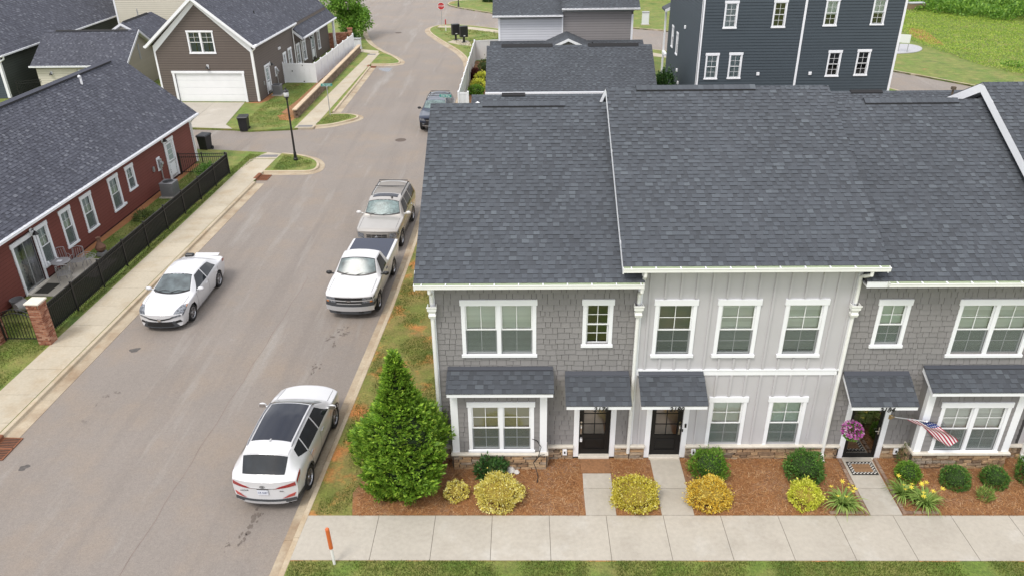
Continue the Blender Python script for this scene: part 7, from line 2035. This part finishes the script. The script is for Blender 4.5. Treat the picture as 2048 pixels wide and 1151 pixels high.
# ---- retaining wall
rwll = thing('retaining_wall', 'low retaining wall of tan blocks with a pale cap by the far sidewalk', 'retaining wall', (-13.72,36.6,0), math.radians(90-.55))
Lr = 23.2; nb_ = 52; bl_ = Lr/nb_
bk = MB(); bk.bbox(.006,bl_-.006,-.11,.11,.003,.145,.012); bke = bk.mesh('block', M_block)
ck_ = MB(); ck_.bbox(.004,bl_-.004,-.16,.16,0,.09,.01); cke = ck_.mesh('cap_block', M_blockcap)
for r in range(4):
    for k in range(nb_):
        link('block', bke, rwll, T(k*bl_+(bl_/2 if r % 2 else 0),.02*r,r*.148-.02))
for k in range(nb_+1): link('cap_block', cke, rwll, T(k*bl_-.1,.06,.573))
bk = MB(); bk.box(0,Lr,.05,.18,-.1,.55); bk.obj('wall_core', M_block, rwll)
blw = MB(); blw.prism([(-13.75,36.9),(-13.55,59.6),(-14.2,60.4),(-14.75,47.2),(-14.9,42),(-15.2,38)], -.05, .03); blw.obj('clay_bank', M_soil, kind='structure')
# ---- brick wall beyond the vinyl fence
bwl = thing('brick_wall', 'low brown brick wall with an end pier beyond the white fence', 'wall', (-16.9,62.0,0), math.radians(14))
b = MB(); b.box(0,1.9,-.1,.1,-.1,1.45); b.box(1.9,2.35,-.2,.25,-.1,1.75); b.obj('mortar_core', M_brick, bwl)
bm = MB()
for r in range(18):
    z = r*.08+.01
    for k in range(9): bm.box((k+(.5 if r % 2 else 0))*.215,(k+(.5 if r % 2 else 0))*.215+.2,-.112,-.09,z,z+.066)
    if r < 22:
        for k in range(2): bm.box(1.9+k*.225+.008,1.9+k*.225+.215,-.212,-.19,z,z+.066)
bm.obj('bricks', M_brick, bwl, kind='stuff')
k = MB(); k.bbox(1.85,2.4,-.25,.3,1.75,1.83,.015); k.obj('cap', M_brick, bwl)
# ---- utility boxes
def util(label, x, y, w, d, h, rz=0, mat=None):
    t = thing('utility_box', label, 'utility box', (x,y,0), rz)
    b = MB(); b.bbox(-w/2,w/2,-d/2,d/2,0,h,.03); b.obj('cabinet', mat or pm('utility_white',(.66,.68,.70),.5), t)
    l = MB(); l.bbox(-w/2-.03,w/2+.03,-d/2-.03,d/2+.03,h-.06,h+.05,.02); l.obj('lid', M_galv, t)
    p = MB(); p.box(-w/2-.08,w/2+.08,-d/2-.08,d/2+.08,-.02,.06); p.obj('base_pad', M_conc, t)
util('white utility cabinet at the far end of the retaining wall', -14.0, 61.4, .72, .6, 1.0)
util('slim pale utility pedestal on the lawn across the far street', 16.2, 73.8, .75, .5, 1.35)
util('brown wooden crate in the undergrowth at the top right', 50.2, 82.4, 2.0, 1.0, .8, .1, pm('crate_wood',(.22,.16,.10),.9))
sg = thing('yard_sign', 'white sign on legs at the gravel pile beside the dark house', 'sign', (38.0,57.4,0), math.radians(-25))
b = MB(); b.box(-.45,.45,-.02,.02,.85,1.6); b.obj('sign_board', MATS['sign_white'], sg)
for xx in (-.38,.38):
    p = MB(); p.box(xx-.03,xx+.03,-.015,.03,0,.86); p.obj('sign_leg', M_galv, sg)
# ---- patio furniture of the red house
M_patio = pm('patio_metal', (.33,.32,.33), .5, .3)
def rloc(s, off): return rw(s, off, .03)
tb = thing('patio_table', 'small round grey metal table on the red house patio', 'table', rloc(11.92,.62))
p = MB(); p.lathe([(.0,.70),(.36,.70),(.37,.715),(.36,.73),(.0,.725)], 20); p.obj('table_top', pm('table_glass',(.30,.31,.32),.2), tb)
p = MB(); p.lathe([(.36,.69),(.385,.70),(.385,.73),(.36,.74)], 20); p.obj('rim', M_patio, tb)
for k in range(4):
    a = PI/4+k*PI/2; l = MB(); l.tube([(.28*math.cos(a),.28*math.sin(a),.70),(.18*math.cos(a),.18*math.sin(a),.38),(.32*math.cos(a),.32*math.sin(a),0)], .014, 6); l.obj('leg', M_patio, tb)
ring = MB(); ring.tube([(.17*math.cos(2*PI*k/12),.17*math.sin(2*PI*k/12),.36) for k in range(13)], .010, 5); ring.obj('brace_ring', M_patio, tb)
bk = MB(); bk.bbox(-.14,.06,-.10,.08,.731,.75,.004); bk.bbox(-.10,.08,-.14,.02,.752,.765,.004); ob_ = bk.obj('magazine', pm('paper',(.66,.66,.68),.6)); ob_.location = rloc(11.92,.62); tag(ob_, 'pale magazines lying on the patio table', 'magazine')
def patio_chair(label, s, off, rz):
    t = thing('patio_chair', label, 'chair', rloc(s,off), rz, 'grey metal chairs on the red house patio')
    n = 5
    seat = MB()
    for i in range(n+1):
        x = -.22+.44*i/n; seat.box(x-.012,x+.012,-.22,.22,.42,.435); seat.box(-.22,.22,x-.012,x+.012,.436,.448)
    seat.tube([(-.23,-.23,.44),(.23,-.23,.44),(.25,.23,.44),(-.25,.23,.44),(-.23,-.23,.44)], .014, 6); seat.obj('seat', M_patio, t)
    for sx in (-1,1):
        for (y0, y1, zt) in ((-.22,-.26,.44),(.22,.28,.92)):
            l = MB(); l.tube([(sx*.23,y1,0),(sx*.235,y0,.44)]+([(sx*.22,y0+.10,zt)] if zt > .5 else []), .013, 6); l.obj('leg', M_patio, t)
        a = MB(); a.tube([(sx*.24,-.22,.44),(sx*.26,-.20,.64),(sx*.27,.05,.66),(sx*.23,.27,.62)], .013, 6); a.obj('armrest', M_patio, t)
    b = MB()
    for i in range(5):
        x = -.18+.36*i/4; b.tube([(x,.23,.46),(x,.31,.88)], .009, 5)
    b.tube([(-.22,.32,.92),(0,.33,.97),(.22,.32,.92)], .014, 6); b.obj('backrest', M_patio, t)
patio_chair('grey metal chair in front of the patio table, nearest the gate', 11.35, 1.02, RH+math.radians(120))
patio_chair('grey metal chair beyond the patio table with a round lounger behind it', 12.62, .92, RH+math.radians(-75))
patio_chair('grey metal chair between the patio table and the red wall', 12.55, .32, RH+math.radians(-40))
ld = thing('round_lounger', 'round wire lounge chair on the far side of the patio', 'chair', rloc(13.05,1.05), RH)
p = MB()
for r_ in (.14,.26,.38): p.tube([(r_*math.cos(2*PI*k/20),r_*math.sin(2*PI*k/20),.30+r_*.45*(1 if math.sin(2*PI*k/20) > 0 else .6)) for k in range(21)], .010, 5)
for k in range(12):
    a = 2*PI*k/12; p.tube([(0,0,.28),(.38*math.cos(a),.38*math.sin(a),.30+.38*.45*(1 if math.sin(a) > 0 else .6))], .007, 4)
p.obj('seat', M_patio, ld)
for k in range(3):
    a = 2*PI*k/3; l = MB(); l.tube([(.1*math.cos(a),.1*math.sin(a),.3),(.26*math.cos(a),.26*math.sin(a),0)], .014, 5); l.obj('leg', M_patio, ld)
dm = MB(); dm.bbox(10.35,11.25,-.80,-.22,.031,.046,.01); o = dm.obj('doormat', pm('mat_dark',(.035,.032,.026),.95,noise=[(30,.3)])); o.matrix_basis = RHM; tag(o, 'dark doormat outside the patio door of the red house', 'doormat')
def pot(label, M, mat, r=.24, h=.42):
    t = thing('plant_pot', label, 'plant pot', (0,0,0)); t.matrix_basis = M
    p = MB(); p.lathe([(r*.72,0),(r,h*.9),(r*1.08,h*.9),(r*1.08,h),(r*.96,h),(r*.9,h*.5),(0,h*.45)], 18); p.obj('pot', mat, t)
    q = MB(); q.lathe([(0,h*.46),(r*.88,h*.5)], 14); q.obj('soil', M_soil, t)
gp_ = pm('pot_grey', (.17,.17,.175), .7, noise=[(9,.12)])
pot('upright grey plant pot against the red wall near the gate', T(*rw(9.15,.32,0)), gp_)
pot('grey plant pot tipped over on the grass near the gate', T(*rw(8.7,.55,.26)) @ RZ(RH) @ Matrix.Rotation(math.radians(96),4,'Y') @ Matrix.Rotation(.4,4,'X'), pm('pot_pale',(.30,.29,.28),.7))
ch = thing('chimenea', 'small brown clay chimenea on a stand at the end of the patio', 'chimenea', rloc(14.05,1.15))
p = MB(); p.lathe([(.10,.18),(.22,.30),(.23,.42),(.14,.56),(.09,.66),(.085,.84),(.115,.88),(.10,.88),(.07,.84)], 14); p.obj('clay_body', pm('terracotta_dark',(.14,.07,.045),.8,noise=[(9,.2)]), ch)
p = MB(); p.bbox(-.18,.18,-.18,.18,0,.18,.02); p.obj('stand', M_ac, ch)

# ---- front of the townhouses: flag, hanging basket, doormat, cable
fl = thing('flag', 'striped flag with a starred blue corner flying from a white wall pole', 'flag', (12.82,-.05,1.52), 0)
pole_end = Vector((.66,-.62,.30))
p = MB(); p.tube([(0,0,0),tuple(pole_end)], .014, 8); p.obj('pole', M_white, fl)
p = MB(); p.bbox(-.05,.05,-.02,.01,-.08,.06,.008); p.tube([(0,-.01,-.02),tuple(pole_end*.12)], .022, 8); p.obj('pole_bracket', pm('brass',(.42,.30,.14),.4,.5), fl)
p = MB(); p.lathe([(0,-.03),(.028,-.015),(.03,.0),(.02,.025),(0,.03)], 10, tuple(pole_end)); p.obj('finial', M_white, fl, smooth=True)
NU, NV = 36, 26
Fm = [pm('flag_red',(.40,.018,.055),.8), pm('flag_white',(.74,.72,.74),.8), pm('flag_blue',(.03,.05,.20),.8)]
fm = MB(); ax = pole_end.normalized(); hoist0 = pole_end*.98
for i in range(NU+1):
    u = i/NU
    for j in range(NV+1):
        v = j/NV
        base = hoist0-ax*(.56*v*(1-.45*u))
        drop = Vector((.98*u, -.12*u+.05*math.sin(u*5+v*3), -.22*u-.40*u*u+.05*math.sin(u*9+v*4)*u))
        w = .05*math.sin(u*8+v*5)*u
        q = base+drop+Vector((-.10*u*v, w-.06*u*v, -.12*u*v+.02*math.sin(v*7)*u))
        fm.v.append(tuple(q))
for i in range(NU):
    for j in range(NV):
        fm.f.append((i*(NV+1)+j,(i+1)*(NV+1)+j,(i+1)*(NV+1)+j+1,i*(NV+1)+j+1))
        canton = i < NU*.40 and j < NV*7/13
        if canton: fm.mi.append(1 if (i % 3 == 1 and j % 3 == 1) else 2)
        else: fm.mi.append((j*13//NV) % 2)
fm.obj('cloth', Fm, fl, smooth=True)
dmat = thing('doormat', 'brown doormat with a black and white checked border at the glass door', 'doormat', (12.13,-.52,.036), 0)
b = MB(); b.bbox(-.37,.37,-.28,.28,0,.014,.004); b.obj('mat', pm('mat_black',(.03,.028,.026),.95), dmat)
c = MB(); c.box(-.26,.26,-.17,.17,.014,.019); c.obj('mat_centre', pm('mat_coir',(.25,.145,.075),.95,noise=[(40,.25)]), dmat)
ck2 = MB()
for i in range(14):
    for j in range(10):
        x, y = -.35+.05*i, -.25+.05*j
        if (abs(x+.025) > .26 or abs(y+.025) > .17) and (i+j) % 2 == 0: ck2.box(x+.004,x+.046,y+.004,y+.046,.0142,.0165)
ck2.obj('checks', pm('mat_white',(.62,.60,.56),.9), dmat)
text_obj('mat_text', 'WELCOME', .085, pm('mat_ink',(.13,.07,.035),.9), dmat, T(0,0,.0195), 0, .0006)
cb = MB(); cb.tube([(2.62,-.47,1.10),(2.80,-.52,1.06),(2.92,-.56,.86),(2.84,-.62,.55),(2.70,-.70,.42),(2.78,-.78,.25),(2.83,-.90,.06),(2.80,-1.12,.04)], .012, 5); cb.tube([(2.72,-.70,.42),(2.90,-.62,.62),(3.05,-.55,.60),(3.0,-.55,.45)], .010, 5)
o = cb.obj('cable', M_rubber); tag(o, 'loose black cable hanging from the bay window to the mulch', 'cable')
lk = MB(); lk.bbox(-.035,.035,-.06,-.02,.0,.10,.01); lk.tube([(-.02,-.04,.10),(-.02,-.04,.15),(.02,-.04,.15),(.02,-.04,.10)], .007, 5); o = lk.obj('lock_box', pm('lock_white',(.66,.66,.68),.4)); o.location = (4.09,.02,.62); tag(o, 'pale key lock box hanging on the handle of door 2176', 'lock box')
hb2 = MB(); hb2.tube([(11.42,-.10,.40),(11.44,-.15,.46),(11.50,-.15,.42),(11.50,-.15,.22),(11.46,-.15,.18),(11.43,-.15,.22)], .018, 6); o = hb2.obj('hose_hook', M_blackmetal); tag(o, 'black hook on the stone wall left of the glass door', 'hook')
rk = MB(); rk.lathe([(0,0),(.10,.01),(.13,.07),(.08,.14),(0,.15)], 8, (2.05,-.62,.0)); rk.lathe([(0,0),(.07,.01),(.09,.05),(.05,.10),(0,.1)], 7, (2.22,-.68,.0)); o = rk.obj('white_stone', pm('stone_white',(.62,.60,.57),.9)); tag(o, 'pale round stones behind the dark green shrub under the bay window', 'stone')

# ================================================================ PLANTS
def leaf_quads(name, P, D, L, W, mat, parent=None, fold=.25, M=None, **kw):
    """leaf-shaped rhombs: P base points, D directions, L lengths, W widths"""
    n = len(P); D = D/np.maximum(np.linalg.norm(D,axis=1,keepdims=True),1e-6)
    R = RNG.normal(size=(n,3)); S = np.cross(D,R); S /= np.maximum(np.linalg.norm(S,axis=1,keepdims=True),1e-6)
    L = np.broadcast_to(L,(n,))[:,None]; W = np.broadcast_to(W,(n,))[:,None]
    V = np.zeros((n,4,3)); V[:,0] = P; V[:,1] = P+D*L*.45+S*W; V[:,2] = P+D*L; V[:,3] = P+D*L*.45-S*W
    F = np.arange(4*n).reshape(-1,4)
    return link(name, np_mesh(name, V.reshape(-1,3), F, mat), parent, M, **kw)
def core(parent, rx, ry, h, mat, z0=.0, seed=0, k=.8):
    mb = MB(); n, m = 14, 9
    for i in range(m+1):
        a = PI*i/m
        for j in range(n):
            b = 2*PI*j/n; q = 1+.07*math.sin(3*b+seed)+.06*math.cos(4*a+seed)
            mb.v.append((rx*k*q*math.sin(a)*math.cos(b), ry*k*q*math.sin(a)*math.sin(b), max(.005,z0+h*.5-h*.5*k*math.cos(a))))
    for i in range(m):
        for j in range(n): mb.f.append((i*n+j,i*n+(j+1)%n,(i+1)*n+(j+1)%n,(i+1)*n+j)); mb.mi.append(0)
    return mb.obj('foliage_core', mat, parent, smooth=True)  # solid core, darker than the leaves around it
M_twig = pm('core_green', (.030,.055,.014), .95)
M_core_gold = pm('core_gold', (.30,.22,.045), .95)
def bush(label, x, y, rx, h, mat, n=1500, leaf=.055, lw=.018, seed=1, ry=None, corem=None, lump=.15, name='shrub', cat='shrub', group=None, up=.35, z=0.0, flat=.62, k=.80):
    rx *= .93; h *= .93; ry = (ry*.93) if ry else rx; r = np.random.default_rng(seed)
    t = thing(name, label, cat, (x,y,z), 0, group)
    ph = r.uniform(0,6.28,8)
    n = int(n*1.7); cz = r.uniform(-.75,1,n); a = r.uniform(0,6.283,n); s = np.sqrt(1-cz**2)
    N = np.stack([s*np.cos(a), s*np.sin(a), cz],1)
    n = len(cz); lm = 1+lump*(np.sin(3*a+ph[0]+2*cz)+np.sin(5*a+ph[1]-3*cz)+np.sin(7*cz+ph[2]+2*a))/2
    rad = lm*r.uniform(.84,1.04,n)
    n0 = n; P = N*rad[:,None]*np.array([rx,ry,h*flat])+np.array([0,0,h*(1-flat)])
    ss = r.random(n) < .07; P[ss] = P[ss]*r.uniform(1.04,1.20,ss.sum())[:,None]
    P[:,2] = np.maximum(P[:,2],.02)
    D = N+r.normal(0,.55,(n,3))+np.array([0,0,up])
    leaf_quads('foliage', P, D, leaf*r.uniform(.6,1.3,n), lw*r.uniform(.7,1.2,n), mat, t)
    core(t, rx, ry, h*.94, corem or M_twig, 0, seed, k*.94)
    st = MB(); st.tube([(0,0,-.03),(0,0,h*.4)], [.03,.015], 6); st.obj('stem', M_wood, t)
    return t
bush('small pale gold shrub between the conifer and the large gold one', .55, -1.62, .33, .46, M_yellow_pale, 700, .060, .020, 11, corem=M_core_gold, lump=.2, k=.7)
bush('large pale gold rounded shrub in front of the bay window', 1.74, -1.80, .66, .80, M_yellow_pale, 3200, .058, .018, 12, ry=.58, corem=M_core_gold)
bush('dark green spreading shrub behind the large gold one under the bay', 1.52, -.86, .40, .62, M_box_dark, 700, .12, .030, 13, lump=.28, k=.62)
bush('bright yellow shrub between the walks of 2176 and 2180', 5.45, -1.86, .64, .80, M_yellow, 3200, .058, .018, 14, ry=.56, corem=M_core_gold)
bush('bright green loose shrub right of door 2180', 7.68, -.72, .54, .80, M_box_bright, 2200, .075, .014, 15, lump=.16, up=.8)
bush('orange tinged gold shrub in front of the loose green one', 7.45, -1.84, .60, .72, M_yellow_or, 2900, .058, .018, 16, ry=.54, corem=M_core_gold)
bush('large dark green round shrub under the right window of 2180', 10.36, -.82, .54, .86, M_box, 2400, .060, .018, 17, lump=.12)
bush('lime yellow shrub in front of the large dark green one', 10.04, -1.84, .44, .66, M_lime, 2000, .055, .017, 18, corem=M_core_gold)
bush('clipped light green ball right of the glass door', 13.22, -.92, .34, .58, M_box_bright, 1500, .048, .014, 19, lump=.05)
bush('sparse grey green shrub against the stone wall by the glass door', 13.50, -.24, .34, .72, M_olive, 550, .06, .012, 20, lump=.25, k=.35)
bush('clipped dark green ball, left of the two under the right bay', 14.42, -1.16, .40, .62, M_box, 1700, .048, .014, 21, lump=.05)
bush('clipped dark green ball, right of the two under the right bay', 15.52, -1.14, .36, .58, M_box, 1500, .048, .014, 22, lump=.05)
bush('dark green shrub cut by the right edge of the picture', 16.62, -1.0, .44, .95, M_box, 1800, .052, .015, 23, lump=.08)
bush('small pale green tuft between the two clipped balls', 14.98, -1.72, .18, .34, M_lily, 260, .12, .010, 24, lump=.3, k=.3, up=1.2)
# ---- daylilies
def daylily(label, x, y, seed, s=1.0, nl=90, nf=6, z=0.0):
    r = random.Random(seed); t = thing('daylily', label, 'flower', (x,y,z), 0, 'yellow daylilies along the walk')
    mb = MB()
    for k in range(nl):
        a = r.uniform(0,2*PI); L = s*r.uniform(.42,.78); w = .019*s; b0 = r.uniform(0,.10)*s; lean = r.uniform(.35,1.0)
        base = len(mb.v); m = 5
        for i in range(m+1):
            u = i/m; rad = b0+L*lean*.9*u; zz = L*(1.25*u-(.55+.55*lean)*u*u); ww = w*(1-u**2.2)+.001
            cx, cy = math.cos(a)*rad, math.sin(a)*rad
            mb.v.append((cx-math.sin(a)*ww, cy+math.cos(a)*ww, max(zz,.01))); mb.v.append((cx+math.sin(a)*ww, cy-math.cos(a)*ww, max(zz,.01)))
        for i in range(m): mb.f.append((base+2*i,base+2*i+1,base+2*i+3,base+2*i+2)); mb.mi.append(0)
    mb.obj('leaves', M_lily, t)
    for k in range(nf):
        a = r.uniform(0,2*PI); d = s*r.uniform(.12,.38); h = s*r.uniform(.42,.60); st = MB(); st.tube([(0,0,.1),(math.cos(a)*d*.6,math.sin(a)*d*.6,h*.8),(math.cos(a)*d,math.sin(a)*d,h)], .006, 4); so = st.obj('flower_stem', M_lily, t)
        f = MB()
        for p in range(6):
            b = 2*PI*p/6; f.add([(0,0,0),(.035*math.cos(b-.35),.035*math.sin(b-.35),.035),(.085*math.cos(b),.085*math.sin(b),.045),(.035*math.cos(b+.35),.035*math.sin(b+.35),.035)], [(0,1,2,3)])
        f.obj('flower', M_lilyflower, t, T(math.cos(a)*d,math.sin(a)*d,h) @ Matrix.Rotation(r.uniform(-.6,.6),4,'X') @ RZ(r.uniform(0,1)))
daylily('yellow daylily clump left of the walk to the glass door', 11.02, -2.02, 3, 1.05, 170, 9)
daylily('yellow daylily clump right of the walk, farther from the sidewalk', 12.83, -1.62, 4, .95, 120, 5)
daylily('yellow daylily clump right of the walk, next to the sidewalk', 13.22, -1.98, 5, 1.05, 160, 8)
# ---- hanging flower basket
hbk = thing('hanging_basket', 'hanging basket of pink petunias left of the glass door', 'flower basket', (11.46,-.78,1.62), 0)
p = MB(); p.lathe([(.04,-.24),(.14,-.18),(.17,-.02),(.16,-.02),(.12,-.16),(0,-.20)], 14); p.obj('basket', pm('basket_brown',(.09,.06,.035),.9), hbk)
p = MB()
for k in range(3):
    a = 2*PI*k/3; p.tube([(.16*math.cos(a),.16*math.sin(a),-.02),(0,0,.62)], .004, 4)
p.tube([(0,0,.62),(0,.0,.84)], .006, 4); p.obj('chain', M_blackmetal, hbk)
n = 420; a = RNG.uniform(0,6.283,n); cz = RNG.uniform(-.8,1,n); s_ = np.sqrt(1-cz**2); N = np.stack([s_*np.cos(a),s_*np.sin(a),cz],1)
leaf_quads('foliage', N*np.array([.23,.23,.22])-np.array([0,0,.06]), N+RNG.normal(0,.4,(n,3)), .06, .022, M_box_bright, hbk)
n = 260; a = RNG.uniform(0,6.283,n); cz = RNG.uniform(-.25,1,n); s_ = np.sqrt(1-cz**2); N = np.stack([s_*np.cos(a),s_*np.sin(a),cz],1)
leaf_quads('petunia_flowers', N*np.array([.25,.25,.24])-np.array([0,0,.03]), N+RNG.normal(0,.5,(n,3)), .075, .035, M_pink, hbk)
# ---- big conifer at the corner
def conifer(label, x, y, H, prof, seed, n=1700, m=17):
    r = np.random.default_rng(seed); t = thing('conifer_tree', label, 'tree', (x,y,0), 0)
    zs = np.array([p[0] for p in prof]); rs = np.array([p[1] for p in prof])
    # tufts over the surface
    zz = r.uniform(0,1,n*3); w = np.interp(zz*H, zs, rs); keep = r.uniform(0,rs.max(),n*3) < w+.10; zz = zz[keep][:n]*H; n = len(zz)
    a = r.uniform(0,6.283,n); ph = r.uniform(0,6.28,6)
    R = np.interp(zz,zs,rs)*(1+.09*np.sin(2*a+ph[3]-zz*3.1)+.10*np.sin(3*a+ph[0]+zz*1.7)+.09*np.sin(5*a+ph[1]-zz*2.3)+.08*np.sin(8*a+zz*5+ph[2]))*r.uniform(.66,1.08,n)
    C = np.stack([R*np.cos(a), R*np.sin(a), zz],1)
    O = np.stack([np.cos(a), np.sin(a), r.uniform(.1,1.0,n)+.5*(zz/H)],1); O /= np.linalg.norm(O,axis=1,keepdims=True)
    O += r.normal(0,.25,(n,3))
    # each tuft is a fan of flat sprays
    T1 = np.cross(O, np.array([0,0,1.])); T1 /= np.maximum(np.linalg.norm(T1,axis=1,keepdims=True),1e-6)
    f = r.uniform(-1,1,(n,m)); up = r.normal(0,.30,(n,m)); size = r.uniform(.7,1.25,n)*np.where(zz > H*.72, .9, 1.0)
    D = O[:,None,:]+T1[:,None,:]*f[...,None]*1.1+np.array([0,0,1.])*up[...,None]
    P = C[:,None,:]+O[:,None,:]*r.uniform(-.14,.05,(n,m))[...,None]+T1[:,None,:]*(f*.07)[...,None]
    L = (.125*size)[:,None]*r.uniform(.6,1.2,(n,m)); P[...,2] = np.maximum(P[...,2],.03)
    leaf_quads('foliage', P.reshape(-1,3), D.reshape(-1,3), L.ravel(), L.ravel()*.17, M_thuja, t)
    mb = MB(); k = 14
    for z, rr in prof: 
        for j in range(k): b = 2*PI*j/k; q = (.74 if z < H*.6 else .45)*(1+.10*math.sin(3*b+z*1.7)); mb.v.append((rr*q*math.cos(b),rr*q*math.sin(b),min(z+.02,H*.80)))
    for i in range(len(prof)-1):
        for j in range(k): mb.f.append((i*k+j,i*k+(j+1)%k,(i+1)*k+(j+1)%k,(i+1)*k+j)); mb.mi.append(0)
    mb.obj('dark_core', M_thujacore, t, smooth=True)  # added dark core that blocks light inside the crown
    tr = MB(); tr.tube([(0,0,-.05),(.01,0,H*.5),(0,.02,H*.97)], [.10,.06,.008], 8); tr.obj('trunk', M_wood, t)
conifer('large bright green conifer at the corner by the end townhouse', -.92, -1.08, 4.4, [(.06,.78),(.35,1.0),(.8,1.16),(1.3,1.20),(1.8,1.10),(2.25,.90),(2.65,.66),(3.05,.46),(3.45,.33),(3.85,.22),(4.15,.10),(4.38,.02)], 31, 3000, 22)
# ---- broadleaf tree behind the brown house
def broadleaf(label, x, y, H, R, seed, n=5200, leaf=.26, mat=None, z0=.35):
    r = np.random.default_rng(seed); t = thing('leafy_tree', label, 'tree', (x,y,0), 0)
    tr = MB(); tr.tube([(0,0,-.05),(.05,.02,H*.35),(.0,.05,H*.75)], [.16,.11,.04], 8)
    rr = random.Random(seed); cl = []
    for k in range(34):
        a = rr.uniform(0,2*PI); z = H*rr.uniform(z0,.97); q = math.sin(PI*min(max((z/H-z0+.12)/(1.12-z0),.05),1))**.7; d = R*q*rr.uniform(.35,1.0)
        c = (d*math.cos(a), d*math.sin(a), z); cl.append((c, R*rr.uniform(.28,.45)))
        if k % 3 == 0: tr.tube([(.02,.02,H*.32+z*.2),(c[0]*.6,c[1]*.6,z*.85),c], [.06,.035,.012], 5)
    tr.obj('trunk', M_wood, t)
    per = n//len(cl); P, D = [], []
    for c, rad in cl:
        N = r.normal(size=(per,3)); N /= np.linalg.norm(N,axis=1,keepdims=True)
        P.append(np.array(c)+N*rad*r.uniform(.45,1.05,per)[:,None]*np.array([1,1,.8])); D.append(N*.6+r.normal(0,.5,(per,3))+np.array([0,0,-.15]))
    P = np.concatenate(P); D = np.concatenate(D); leaf_quads('foliage', P, D, leaf*r.uniform(.6,1.3,len(P)), leaf*.3, mat or M_maple, t)
    return t
broadleaf('bright green leafy tree beside the far end of the brown house', -15.6, 67.8, 6.4, 2.4, 41, 15000, .24, z0=.12)
bush('low dark green bush at the foot of the leafy tree', -15.1, 62.9, .75, 1.5, M_box_dark, 1500, .14, .045, 42, lump=.2)
bush('dark clipped bush at the top edge beyond the far street lamp', -1.6, 93.5, 1.6, 1.7, M_box_dark, 1500, .22, .07, 43)
bush('tall dark green bush squeezed between the broad roof and the dark house', 12.2, 36.5, .8, 3.2, M_box_dark, 2200, .16, .05, 44, lump=.15)
bush('green tufted plant just inside the open black picket fence', rw(25.4,1.9)[0], rw(25.4,1.9)[1]-1.0, .55, .8, M_box, 800, .13, .022, 45, lump=.3, up=.9, k=.5)
bush('grey green strappy plant on the grass strip along the red wall', rw(18.4,1.0)[0], rw(18.4,1.0)[1], .45, .28, M_olive, 260, .26, .016, 46, lump=.2, k=.3, up=.6)
# yard behind the white fence
for i, (lab, x, y, rr_, hh, m_) in enumerate((('blue green rounded shrub in the white fenced yard', -.75, 50.5, .75, 1.15, M_olive), ('orange yellow shrub beside the blue green one in the fenced yard', .35, 49.5, .7, .9, M_yellow_or),
        ('lime yellow shrub in the fenced yard, farthest back against the side fence', -.95, 47.3, .6, .75, M_lime), ('low yellow green shrub in the fenced yard, middle of the border', -1.15, 44.9, .6, .7, M_lime), ('low green grassy clump in the fenced yard, nearest the ridge', -1.25, 43.0, .62, .7, M_box_bright),
        ('dark red shrub against the side fence in the yard', -1.6, 48.0, .35, .9, pm('red_leaf',(.09,.02,.018),.6)))):
    bush(lab, x, y, rr_, hh, m_, 700, .13, .04, 60+i, corem=M_twig)
sb_ = MB(); sb_.prism([(-1.95,40.2),(-1.95,55.2),(.4,55.6),(.4,52),(-.2,46),(-.9,40.2)], -.02, .008); sb_.obj('flower_bed', M_soil, kind='structure')
# ---- tall weeds and thicket of the field
def weeds(name, poly, dens, h, leaf, mat, seed, keep=-1):
    q = scatter(poly, dens)
    if keep > -1: q = q[patchy(q, .5, seed) > keep]
    n = len(q); b = patchy(q, .35, seed+3)*1.3+patchy(q, 1.1, seed+5)*1.0
    H = np.maximum(h*(1+1.1*b),.04)*RNG.uniform(.3,1.1,n)
    P = np.stack([q[:,0],q[:,1],np.maximum(H-leaf*.5,.0)],1); D = RNG.normal(0,.7,(n,3))+np.array([0,0,.35])
    leaf_quads(name, P, D, leaf*RNG.uniform(.6,1.4,n), leaf*.22, mat, kind='stuff')
fieldp = [(41.3,63.5),(41.1,59.6),(41.8,56),(42,51.8),(43.6,47),(46.5,42),(52,40),(75,55),(85,100),(50,100)]
weeds('tall_weeds', fieldp, 110, .22, .12, M_weed, 71)
weeds('thicket', [(47,86),(50.5,80.5),(51.5,76),(55,73),(62,73.5),(70,80),(85,84),(85,110),(47,108)], 60, 1.5, .38, M_box_bright, 72)
weeds('thicket', [(41.2,60),(42.2,56),(43.2,51.5),(45.2,47),(47.5,47),(45,53),(44,60)], 45, .9, .28, M_box_bright, 73, .0)
lawn_blades([(-7.4,73.3),(-2.4,58),(0,58),(0,70)], 60, .08, .03, -.1, 76)
